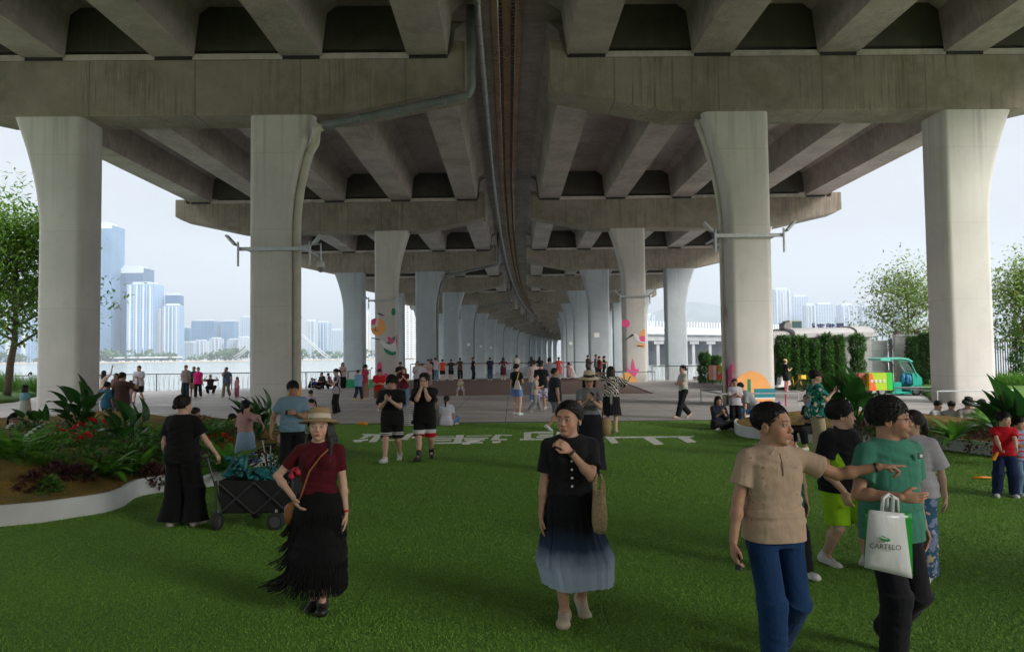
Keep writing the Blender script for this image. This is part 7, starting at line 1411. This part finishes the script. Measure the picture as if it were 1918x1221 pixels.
# ============================================================= small electric collection vehicle
def wheel(parent,c,r_,w_,axis='y',name='wheel',hubc=(.35,.36,.38),T=None):
    mb=MB(); M4=(T or Matrix.Identity(4))@Matrix.Translation(c)@Matrix.Rotation(R_(90),4,'X' if axis=='y' else 'Y'); mb.lathe([(r_*.62,-w_*.42),(r_*.86,-w_*.5),(r_,-w_*.32),(r_,w_*.32),(r_*.86,w_*.5),(r_*.62,w_*.42)],(0,0,0),24,M4,cap=False); o=wpart(mb.build(name,mat('tyre',(.025,.025,.025),.8,bump=.3,bscale=60),smooth=True),parent)
    mb=MB(); mb.lathe([(r_*.64,-w_*.36),(r_*.5,-w_*.3),(r_*.18,-w_*.34),(r_*.1,-w_*.45),(r_*.1,w_*.45),(r_*.18,w_*.34),(r_*.5,w_*.3),(r_*.64,w_*.36)],(0,0,0),16,M4); h_=mb.build('rim',mat('rim%s'%(hubc,),hubc,.4,.5),None); h_.parent=o; return o
TY=33.2; g=gnd(1690,741); TY=g.y; tk=TY/FPX; tx=lambda px: at(px,741,TY).x; tz=lambda py: (741-py)*tk
M_teal2=mat('vehicle_teal',(.0,.36,.27),.3,coat=.4); M_tealp=mat('vehicle_teal_pale',(.12,.60,.50),.35); M_lime=mat('panel_lime',(.42,.62,.02),.45); M_or=mat('panel_orange',(.85,.14,.03),.45); M_grn=mat('panel_green',(.03,.55,.05),.45)
r=empty('collection_vehicle',(tx(1690),TY,0),0,'teal electric three bin collection vehicle with lime and orange box, parked by the gate','utility vehicle'); d_=1.1
def tb_(name,a,b_,mt,y0=0,y1=d_,bev=.02):
    mb=MB(); mb.box((tx(a[0]),TY+y0,tz(a[1])),(tx(b_[0]),TY+y1,tz(b_[1]))); o=wpart(mb.build(name,mt),r); o.modifiers.new('b','BEVEL').width=bev; return o
bx_=tb_('cargo_box',(1629,731),(1672,698),M_lime); tb_('box_end',(1662,730),(1673,697.8),M_grn,-.01,d_+.01); 
mb=MB(); mb.prism([(1629,731),(1643,731),(1634,699),(1629,699)],lambda p,t: V(tx(p[0]),TY-.012+.008*t,tz(p[1]))); o=mb.build('orange_panel',M_or,recalc=True); o.parent=bx_
for cx in (1634,1641.5,1648.5,1656.5):
    mb=MB(); P_=blob(cx,713,2.4,2.9,14); mb.prism(P_,lambda p,t: V(tx(p[0]),TY-.018+.004*t,tz(p[1]))); o=mb.build('bin_symbol',M_white,recalc=True); o.parent=bx_
    mb=MB(); P_=blob(cx,713,1.1,1.5,3); mb.prism(P_,lambda p,t: V(tx(p[0]),TY-.022+.003*t,tz(p[1]))); o=mb.build('bin_mark',M_or if cx<1636 else M_lime,recalc=True); o.parent=bx_
tb_('seat_base',(1676,736),(1692,716),M_teal2,.1,d_-.1); tb_('floor_pan',(1672,738),(1712,734),M_teal2,.05,d_-.05)
mb=MB(); P_=[(1708,736),(1706,728),(1709,722),(1716,720.5),(1727,721),(1731,727),(1732,733),(1729,733),(1726,727.5),(1720,725.5),(1713,728),(1711,736)]; mb.prism(P_,lambda p,t: V(tx(p[0]),TY+.02+(d_-.04)*t,tz(p[1]))); wpart(mb.build('front_fender',M_teal2,recalc=True),r)
mb=MB(); P_=[(1714,722),(1712,700),(1719,698),(1730,708),(1731,718),(1728,722)]; mb.prism(P_,lambda p,t: V(tx(p[0]),TY+.1+(d_-.2)*t,tz(p[1]))); wpart(mb.build('front_cowl',M_teal2,recalc=True),r)
mb=MB(); P_=[(1650,671.5),(1656,669.5),(1690,669.5),(1703,671.5),(1712,677),(1710,678.5),(1702,674),(1690,672.3),(1668,673),(1674,676.5),(1652,675)]; mb.prism(P_,lambda p,t: V(tx(p[0]),TY-.04+(d_+.08)*t,tz(p[1]))); wpart(mb.build('canopy',M_tealp,recalc=True),r)
for a in ((1656,677,1663,684,1662,698),(1661,677,1666,685,1666,698),(1667,677,1674,684,1673,698),(1671,676,1677,685,1677,698)):
    for y in (.05,): mb=MB(); mb.tube([V(tx(a[0]),TY+y,tz(a[1])),V(tx(a[2]),TY+y,tz(a[3])),V(tx(a[4]),TY+y,tz(a[5]))],.022,6); wpart(mb.build('canopy_post',M_black),r)
for y in (.08,d_-.08): mb=MB(); mb.tube([V(tx(1699),TY+y,tz(674)),V(tx(1710),TY+y,tz(680)),V(tx(1722,),TY+y,tz(706))],.02,6); wpart(mb.build('windscreen_post',M_tealp),r)
mb=MB(); mb.add([V(tx(1703),TY+.12,tz(677)),V(tx(1703),TY+d_-.12,tz(677)),V(tx(1721),TY+d_-.12,tz(705)),V(tx(1721),TY+.12,tz(705))],[(0,1,2,3)]); o=wpart(mb.build('windscreen',mat('clear_screen',(.5,.6,.6),.1,alpha=.35)),r); o.modifiers.new('t','SOLIDIFY').thickness=.006
mb=MB(); mb.tube([V(tx(1714),TY+.2,tz(702)),V(tx(1714),TY+d_-.2,tz(702))],.025,6); wpart(mb.build('handlebar',M_black),r)
wheel(r,(tx(1653),TY+.08,tz(732)),.22,.16); wheel(r,(tx(1717.5),TY+.08,tz(732)),.235,.16); wheel(r,(tx(1645),TY+d_-.1,tz(732)),.22,.16); wheel(r,(tx(1710),TY+d_-.1,tz(732)),.235,.16)
r2=empty('folded_raincoat',(tx(1702),TY+.4,tz(712)),0,'blue and teal raincoat bundle draped on the vehicle handlebar','cloth bundle'); rr=random.Random(9); mb=MB()
for j in range(9): mb.lathe([(.02,-.32),(.09,-.2),(.12,0),(.07,.12),(.01,.16)],(tx(1702)+rr.uniform(-.18,.18),TY+.35+rr.uniform(-.2,.1),tz(706)-rr.uniform(0,.1)),7)
wpart(mb.build('cloth',mat('raincoat_blue',(.01,.16,.33),.6,var=.5,vscale=8),smooth=True),r2)
tag(tb_('crate_stack',(1614,722),(1628,699),mat('faded_red_board',(.42,.13,.09),.8,var=.3,vscale=8),.25,.7),None); 
r3=empty('handcart',(tx(1612),TY+.3,0),0,'small red boarded handcart parked behind the collection vehicle','cart')
for ch in [c for c in r.children if c.name.startswith('crate_stack')]: ch.parent=r3; ch.matrix_parent_inverse=Matrix.Translation(-r3.location); ch.name='cart_box'
for x in (1605,1626):
    mb=MB(); mb.tube([V(tx(x),TY+.3,tz(738)),V(tx(x),TY+.3,tz(716))],.02,5); mb.tube([V(tx(1604),TY+.3,tz(724)),V(tx(1627),TY+.3,tz(724))],.02,5); wpart(mb.build('frame_bar',M_black),r3)
wheel(r3,(tx(1612),TY+.3,.13),.13,.06)
# small orange kiosk poster unit seen left of the sun column
g=gnd(1345,720); k=g.y/FPX; r=empty('recycling_box',(g.x,g.y,0),0,'orange and green printed recycling box half hidden by the sun column','recycling box'); mb=MB(); mb.box((g.x-9*k,g.y,.3),(g.x+14*k,g.y+1,.3+27*k)); wpart(mb.build('box',M_or),r); mb=MB(); mb.box((g.x-9*k,g.y-.01,.3),(g.x-3*k,g.y-.002,.3+27*k)); wpart(mb.build('pale_stripe',M_white),r); mb=MB(); mb.prism([(0,13),(10,13),(10,27),(4,27)],lambda p,t: V(g.x+p[0]*k,g.y-.01+.007*t,.3+p[1]*k)); wpart(mb.build('green_panel',M_lime,recalc=True),r)
mb=MB(); mb.prism([q for q in blob(2.5,13,2.3,3,12)],lambda p,t: V(g.x+p[0]*k,g.y-.016+.004*t,.3+p[1]*k)); wpart(mb.build('white_zero',M_white,recalc=True),r); mb=MB(); mb.prism(blob(2.5,13,1.1,1.7,10),lambda p,t: V(g.x+p[0]*k,g.y-.02+.003*t,.3+p[1]*k)); wpart(mb.build('zero_counter',M_or,recalc=True),r)
for dx in (-6,8): mb=MB(); mb.tube([V(g.x+dx*k,g.y+.5,0),V(g.x+dx*k,g.y+.5,.3)],.03,6); wpart(mb.build('leg',M_black),r)
# ============================================================= bicycles
def bicycle(loc,rz,S,col,label,name='bicycle',basket=False):
    r=empty(name,loc,rz,label,'bicycle'); mt=mat('bike_%s'%(col,),col,.4); R0=.33*S
    def bw(x):
        mb=MB(); mb.tube([V(x+R0*math.cos(a),0,R0+R0*math.sin(a)) for a in [2*math.pi*k/20 for k in range(21)]],.022*S,6,False); o=mb.build('wheel',mat('tyre',(.025,.025,.025),.8),r,smooth=True)
        mb=MB(); 
        for k in range(8): a=math.pi*k/8; mb.tube([V(x+R0*math.cos(a),0,R0+R0*math.sin(a)),V(x-R0*math.cos(a),0,R0-R0*math.sin(a))],.003,3,False)
        q=mb.build('spokes',M_zinc,o)
    bw(-.5*S); bw(.5*S)
    for nm,P_,w_ in (('frame',[(-.5,.33),(-.12,.30),(-.2,.72)],.02),('frame_tube',[(-.12,.30),(.36,.70),(.5,.33)],.025),('seat_tube',[(-.12,.3),(-.22,.82)],.016)): mb=MB(); mb.tube([V(x*S,0,z*S) for x,z in P_],w_*S,6); mb.build(nm,mt,r,smooth=True)
    mb=MB(); mb.tube([V(.36*S,0,.7*S),V(.34*S,0,.95*S)],.015*S,6); mb.tube([V(.34*S,-.26*S,.98*S),V(.34*S,0,.95*S),V(.34*S,.26*S,.98*S)],.013*S,6); mb.build('handlebar',M_black,r)
    mb=MB(); mb.lathe([(.02,-.02),(.09,0),(.07,.03),(.01,.035)],(-.22*S,0,.83*S),10,sx=1.5*S,sy=.8*S); mb.build('saddle',M_black,r,smooth=True)
    if basket: mb=MB(); mb.box((.42*S,-.16*S,.68*S),(.68*S,.16*S,.9*S)); mb.build('basket',mt,r)
    return r
g=gnd(1490,732); bicycle((g.x,g.y,0),R_(-70),.95,(.85,.48,.02),'yellow shared bicycle beside the woman in the yellow cap','bicycle',True)
for i in range(5):
    g=gnd(1503+i*5.2,727); bicycle((g.x,g.y,0),R_(-88),.85,(.85,.48,.02),['first','second','third','fourth','fifth'][i]+' yellow bicycle of the parked row behind the visor woman, counted from the left','bicycle',True)['group']='yellow shared bicycles in a row'
g=gnd(863,741,.03); bicycle((g.x,g.y-.02,.05),R_(-90),.52,(.02,.02,.02),'little black balance bicycle under the small boy','kids_bicycle')
# scooters
def scooter(px,py,label,rz):
    g=gnd(px,py); r=empty('motor_scooter',(g.x,g.y,0),rz,label,'scooter'); mt=mat('scooter_white',(.65,.64,.66),.3,coat=.3)
    mb=MB(); mb.prism([(-.75,.35),(-.6,.75),(-.1,.78),(0,.35),(.35,.32),(.55,.9),(.66,.9),(.7,.5),(.6,.3),(.1,.2),(-.4,.25)],lambda p,t: V(p[0],-.17+.34*t,p[1])); o=mb.build('body_shell',mt,r,recalc=True); o.modifiers.new('b','BEVEL').width=.03
    mb=MB(); mb.box((-.7,-.14,.76),(-.05,.14,.86)); mb.build('seat',M_black,r); mb=MB(); mb.tube([V(.5,-.3,1.02),V(.56,0,.98),V(.5,.3,1.02)],.02,6); mb.build('handlebar',M_black,r)
    for x in (-.55,.72):
        mb=MB(); mb.lathe([(.12,-.05),(.2,-.06),(.24,-.03),(.24,.03),(.2,.06),(.12,.05)],(0,0,0),18,Matrix.Translation((x,0,.24))@Matrix.Rotation(R_(90),4,'X')); mb.build('wheel',mat('tyre',(.025,.025,.025),.8),r,smooth=True)
scooter(1752,716,'white scooter parked against the shrubs beside the far right column',R_(180)); scooter(1458,733,'white scooter mostly hidden behind the sun column',R_(200))
# ============================================================= folding wagon
p0=gnd(470,985); WY=gnd(408,992).y; k=WY/FPX; wx=lambda px: at(px,990,WY).x; wz=lambda py,z0=995: (z0-py)*k
r=empty('folding_wagon',(wx(470),WY+.3,0),0,'black folding wagon piled with teal bags being pulled by the woman in black','wagon'); xa,xb=wx(406),wx(548); za,zb_=wz(965),wz(905); dd=.62; M_fab=mat('wagon_fabric',(.012,.012,.014),.85,bump=.4,bscale=25); M_tubeg=mat('wagon_frame',(.10,.10,.11),.4,.7)
mb=MB(); n=9
rg=[[V(xa+.06,WY,za),V(xb-.06,WY,za),V(xb-.06,WY+dd,za),V(xa+.06,WY+dd,za)],[V(xa+.03,WY-.0,(za+zb_)/2),V(xb-.03,WY,(za+zb_)/2),V(xb-.03,WY+dd,(za+zb_)/2),V(xa+.03,WY+dd,(za+zb_)/2)],[V(xa+.02,WY,zb_),V(xb-.02,WY,zb_),V(xb-.02,WY+dd,zb_),V(xa+.02,WY+dd,zb_)]]; mb.rings(rg,cap=False); mb.add(rg[0],[(0,1,2,3)]); o=wpart(mb.build('fabric_tub',M_fab,recalc=True),r); o.modifiers.new('t','SOLIDIFY').thickness=.01
for y in (WY-.03,WY+dd+.03):
    xm=(xa+xb)/2
    for P_ in ([(xa+.03,zb_-.02),(xm,za+.0)],[(xa+.03,za),(xm,zb_-.02)],[(xm,zb_-.02),(xb-.03,za)],[(xm,za),(xb-.03,zb_-.02)]): mb=MB(); mb.tube([V(P_[0][0],y,P_[0][1]),V(P_[1][0],y,P_[1][1])],.011,6); wpart(mb.build('cross_brace',M_tubeg),r)
for x in (xa,xb):
    for y in (WY-.02,WY+dd+.02): mb=MB(); mb.tube([V(x,y,za-.06),V(x,y,zb_+.01)],.014,6); wpart(mb.build('upright',M_tubeg),r)
for (px,dy,ax) in ((408,-.02,'x'),(446,dd,'x'),(519,-.05,'y'),(548,dd-.05,'y')): wheel(r,(wx(px),WY+dy,.105),.105,.085,ax,hubc=(.12,.12,.13))
for px,dy in ((408,-.02),(519,-.05)): mb=MB(); mb.tube([V(wx(px),WY+dy,.11),V(wx(px),WY+dy+.02,.24),V(wx(px),WY+dy+.02,za)],.015,6); wpart(mb.build('caster_fork',M_zinc),r)
h0=V(xa,WY+.1,za+.1); h1=V(wx(383),WY+.05,wz(862)); mb=MB(); mb.tube([h0,h1],.012,6); wpart(mb.build('pull_handle',M_tubeg),r); mb=MB(); mb.tube([h1+V(.045*math.cos(a)*1.2-.02,0,.03+.045*math.sin(a)) for a in [6.283*q/14 for q in range(15)]],.012,6,False); wpart(mb.build('grip',M_black,smooth=True),r)
# teal bags in the wagon: crumpled closed sheets
def crumple(name,c,R3,seed,mt,label,cat):
    rs=np.random.RandomState(seed); F=Field(A3(c)-np.array(R3)-.05,A3(c)+np.array(R3)+.06,.011)
    for j in range(16): q=[c[i]+rs.uniform(-.7,.7)*R3[i] for i in range(3)]; e=[c[i]+rs.uniform(-.95,.95)*R3[i] for i in range(3)]; F.rc(q,e,.035,.012,k=.018)
    for j in range(9): q=[c[i]+rs.uniform(-.8,.8)*R3[i] for i in range(3)]; F.el(q,(.02,.05,.035),k=.01,neg=True)
    P_,Q_=F.mesh(); o=mesh_obj(name,P_,Q_,mt,None); return tag(o,label,cat,'teal bags heaped in the wagon')
M_tb=mat('teal_bag_fabric',(.005,.115,.125),.45,var=.7,vscale=9,bump=.3,bscale=12)
zt=zb_+.03
crumple('teal_bag',(wx(425),WY+.28,zt+.10),(.16,.16,.16),3,M_tb,'tallest crumpled teal bag at the handle end of the wagon','bag'); crumple('teal_bag',(wx(455),WY+.25,zt),(.18,.18,.09),4,M_tb,'crumpled teal bag in the left half of the wagon','bag'); crumple('teal_bag',(wx(490),WY+.25,zt+.01),(.18,.18,.08),5,M_tb,'crumpled teal bag in the middle of the wagon','bag'); crumple('teal_bag',(wx(515),WY+.3,zt),(.13,.16,.08),6,M_tb,'smaller teal bag beside the red bundle','bag')
o=crumple('red_bundle',(wx(538),WY+.3,zt+.02),(.11,.14,.08),7,mat('red_white_cloth',(.55,.03,.06),.7,var=.5,vscale=10),'red and white cloth bundle at the right end of the wagon','cloth bundle')
# two telescopic handles of a second wagon behind
for i,(a,b_,col,lb) in enumerate(((( 491,822),(505,893),(.03,.03,.035),'black and silver telescopic handle held by the hopping girl'),((507,832),(507,893),(.01,.22,.22),'teal telescopic handle held by the man in the blue polo'))):
    gY=gnd(505,905).y; A=at(a[0],a[1],gY); B_=at(b_[0],b_[1],gY); r=empty('telescopic_handle',(B_.x,B_.y,B_.z),0,lb,'cart handle','telescopic cart handles'); mb=MB(); mb.tube([A.lerp(B_,.35),B_],.016,8); wpart(mb.build('lower_tube',mat('handle_%d'%i,col,.35)),r); mb=MB(); mb.tube([A,A.lerp(B_,.36)],.012,8); wpart(mb.build('upper_tube',M_zinc),r); mb=MB(); mb.tube([A+V(-.09,0,0),A+V(.09,0,.0)],.018,8); wpart(mb.build('grip',M_black),r)
# ============================================================= shopping bag held by the man in green
root=r4.matrix_basis.copy(); Minv=None
W4=Matrix.Translation(r4.location)@r4.rotation_euler.to_matrix().to_4x4(); hw=W4@(p4.wri[0]+p4.fd[0]*.06); YB4=hw.y-.06
bagp=lambda px,py,dy=0.: at(px,py,YB4+dy)
M_bagw=mat('bag_translucent_white',(.62,.63,.65),.28,var=.10,vscale=5,bump=.8,bscale=7,stretch=(1,1,.35)); M_bagg=mat('bag_green',(.01,.27,.03),.25,bump=.4,bscale=8)
c0=bagp(1664,1015); r=empty('shopping_bag',c0,0,'white and green plastic shopping bag with a lizard-like emblem, held by the man in green','shopping bag')
def sheet(pts_px,y0,thick,mt,name,bulge=.03,n=10,parent=None):
    # four corner patch with a bulged front and closed back
    (ax,ay),(bx2,by),(cx2,cy),(dx2,dy)=pts_px; mb=MB(); V_=[]; 
    for side in (0,1):
        for j in range(n+1):
            for i in range(n+1):
                u,v=i/n,j/n; px=(ax*(1-u)+bx2*u)*(1-v)+(dx2*(1-u)+cx2*u)*v; py=(ay*(1-u)+by*u)*(1-v)+(dy*(1-u)+cy*u)*v; bl=math.sin(math.pi*u)**.6*math.sin(math.pi*min(1,.12+v*.86))**.6; w_=.006*math.sin(9*u+3*v)*math.sin(5*v+2)*bl; V_.append(bagp(px,py,y0-bulge*bl-w_ if side==0 else y0+thick+bulge*.6*bl))
    m_=(n+1)**2; fs=[]
    for j in range(n):
        for i in range(n): a=j*(n+1)+i; fs.append((a,a+1,a+n+2,a+n+1)); fs.append((m_+a,m_+a+n+1,m_+a+n+2,m_+a+1))
    rim=[i for i in range(n+1)]+[(n+1)*j+n for j in range(1,n+1)]+[(n+1)*n+i for i in range(n-1,-1,-1)]+[(n+1)*j for j in range(n-1,0,-1)]
    for q in range(len(rim)): a,b_=rim[q],rim[(q+1)%len(rim)]; fs.append((b_,a,m_+a,m_+b_))
    mb.add(V_,fs); o=mb.build(name,mt,smooth=True); return wpart(o,r)
sheet([(1627,954),(1694,961),(1709,1083),(1618,1062)],0,.02,M_bagw,'front_panel',.045)
sheet([(1620,955),(1708,961),(1710,1080),(1618,1060)],.035,.02,M_bagg,'rear_panel',.02)
for (x,y,dy) in ((1655,957,0),(1674,960,.03)):
    mb=MB(); P_=[bagp(x-3,y,dy-.01),bagp(x-1,932,dy),bagp(1664,926,.02),bagp(x+6,934,dy+.03),bagp(x+7,y,dy+.05)]; mb.tube(P_,.012,6); wpart(mb.build('handle',mat('bag_handle_white',(.66,.66,.68),.35),smooth=True),r)
# printed name on the bag
def textmesh(txt,size,mt,parent,M4,name='lettering'):
    cu=bpy.data.curves.new('t','FONT'); cu.body=txt; cu.size=size; cu.align_x='CENTER'; cu.extrude=.0008; cu.resolution_u=3; to=bpy.data.objects.new('t',cu); COL.objects.link(to); dg=bpy.context.evaluated_depsgraph_get(); me=bpy.data.meshes.new_from_object(to.evaluated_get(dg)); COL.objects.unlink(to); bpy.data.objects.remove(to); me.transform(M4); me.materials.clear(); me.materials.append(mt); o=bpy.data.objects.new(name,me); COL.objects.link(o); o.parent=parent; return o
fp=[c for c in r.children if c.name.startswith('front_panel')][0]; A=bagp(1658,1028,-.062); ksz=A.y/FPX
o=textmesh('CARTELO',13.5*ksz,M_mblack,None,Matrix.Translation(A)@Matrix.Rotation(R_(-5),4,'Y').inverted()@Matrix.Rotation(R_(90),4,'X'),'lettering'); o.parent=fp
T=lambda x,y: bagp(1644+x*.9,999+y*.9,-.064)
mb=MB(); em=[(6,8),(10,10),(14,11),(19,12),(24,11),(27,13),(25,16),(22,16),(21,18),(18,16),(14,18),(13,16),(9,15),(5,11),(0,6),(4,8)]; mb.prism(em,lambda p,t: T(*p)+V(0,.002*t,0)); mb.prism([(7,3),(12,5),(18,8),(24,10),(23,11),(16,9),(10,7)],lambda p,t: T(*p)+V(0,-.002+.002*t,0)); o=mb.build('emblem',mat('emblem_green',(.01,.20,.05),.4),recalc=True); o.parent=fp
# ============================================================= little things
g=gnd(676,796,.0); mb=MB(); mb.tube([(g.x-.18,g.y,.06),(g.x-.02,g.y,.05),(g.x+.02,g.y,.05)],[.02,.03,.055],8); mb.tube([(g.x+.02,g.y,.05),(g.x+.2,g.y+.02,.045)],[.05,.05],8); tag(mb.build('water_toy',mat('orange_plastic',(.85,.30,.01),.35),smooth=True),'small orange plastic toy lying on the turf edge near the straw hat','toy')
g=gnd(1839,898,.0); mb=MB(); mb.tube([(g.x-.14,g.y,.03),(g.x,g.y+.02,.035),(g.x+.14,g.y-.01,.03)],[.015,.022,.015],6); tag(mb.build('plastic_toy',mat('orange_plastic',(.85,.30,.01),.35),smooth=True),'orange plastic toy lying on the turf left of the boy in red','toy')
g=gnd(1440,800,0); r=empty('balloon_animal',(g.x,g.y,.35),0,'multicoloured twisted balloon figure above the planter end','balloon'); zb2=HC-(772-hor(1436))*g.y/FPX
for (a,b_,c_) in (((0,0),(-10,-16),(.85,.03,.08)),((0,-2),(-18,-22),(.9,.05,.3)),((1,-2),(0,-24),(.9,.25,.5)),((3,0),(9,-14),(.8,.1,.6)),((9,-12),(20,-21),(.18,.03,.5)),((2,4),(-4,14),(.8,.02,.05)),((3,4),(4,16),(.02,.5,.1)),((5,3),(10,14),(.85,.1,.6))):
    kk=g.y/FPX; A=V(g.x+(a[0]-4)*kk,g.y-.3,zb2-a[1]*kk); B_=V(g.x+(b_[0]-4)*kk,g.y-.3,zb2-b_[1]*kk); mb=MB(); mb.tube([A,A.lerp(B_,.15),A.lerp(B_,.6),A.lerp(B_,.92),B_],[.01,.035,.045,.04,.01],8); wpart(mb.build('balloon',mat('balloon_%s'%(c_,),c_,.15,coat=.5),smooth=True),r)
for i,(a,b_,c_,lb) in enumerate(((630,700,(.02,.42,.17),'green printed banner along the river edge behind the picnic group'),)):
    g0_=gnd(632,728);g1_=gnd(700,728); r=empty('low_banner',g0_,0,lb,'banner'); mb=MB(); mb.hexa([g0_+V(0,0,.05),g1_+V(0,0,.05),g1_+V(0,.06,.05),g0_+V(0,.06,.05)],[g0_+V(0,0,.62),g1_+V(0,0,.62),g1_+V(0,.06,.62),g0_+V(0,.06,.62)]); wpart(mb.build('panel',mat('banner_green',c_,.5)),r); mb=MB()
    for q in range(4): x=g0_.x+.7+q*.28; mb.box((x,g0_.y-.012,.22),(x+.18,g0_.y-.004,.25)); mb.box((x+.07,g0_.y-.016,.14),(x+.10,g0_.y-.008,.34))
    wpart(mb.build('white_marks',M_white),r)
    mb=MB(); mb.prism(blob(0,0,.2,.13,14),lambda p,t: V(g0_.x+.3+p[0],g0_.y-.012+.008*t,.28+p[1])); wpart(mb.build('pink_flower_print',M_pink,recalc=True),r)
gy_=gnd(1475,745); r=empty('pink_pole',(gy_.x,gy_.y,0),0,'slim pink pole beside the sun column','pole'); mb=MB(); kk=gy_.y/FPX
r.location=V(gnd(1472,760).x,gnd(1472,760).y,0); gq=r.location; mb.tube([(gq.x,gq.y,0),(gq.x,gq.y,HC-(714-hor(1472))*gq.y/FPX)],.035,8); wpart(mb.build('pole',mat('pole_pink',(.45,.08,.14),.5)),r)

# ============================================================= haze over the water
mb=MB(); mb.box((-4500,-150,-4.5),(4500,5600,640)); hz_=mb.build('haze'); tag(hz_,'pale blue air haze over the river and the city',None,kind='stuff')
m=bpy.data.materials.new('haze_volume'); m.use_nodes=True; nt=m.node_tree; nt.nodes.clear(); o=N(nt,'ShaderNodeOutputMaterial'); v=N(nt,'ShaderNodeVolumePrincipled')
v.inputs['Color'].default_value=(.70,.78,.87,1); v.inputs['Density'].default_value=.00023; v.inputs['Anisotropy'].default_value=.2; L(nt,v.outputs[0],o.inputs['Volume']); hz_.data.materials.clear(); hz_.data.materials.append(m)
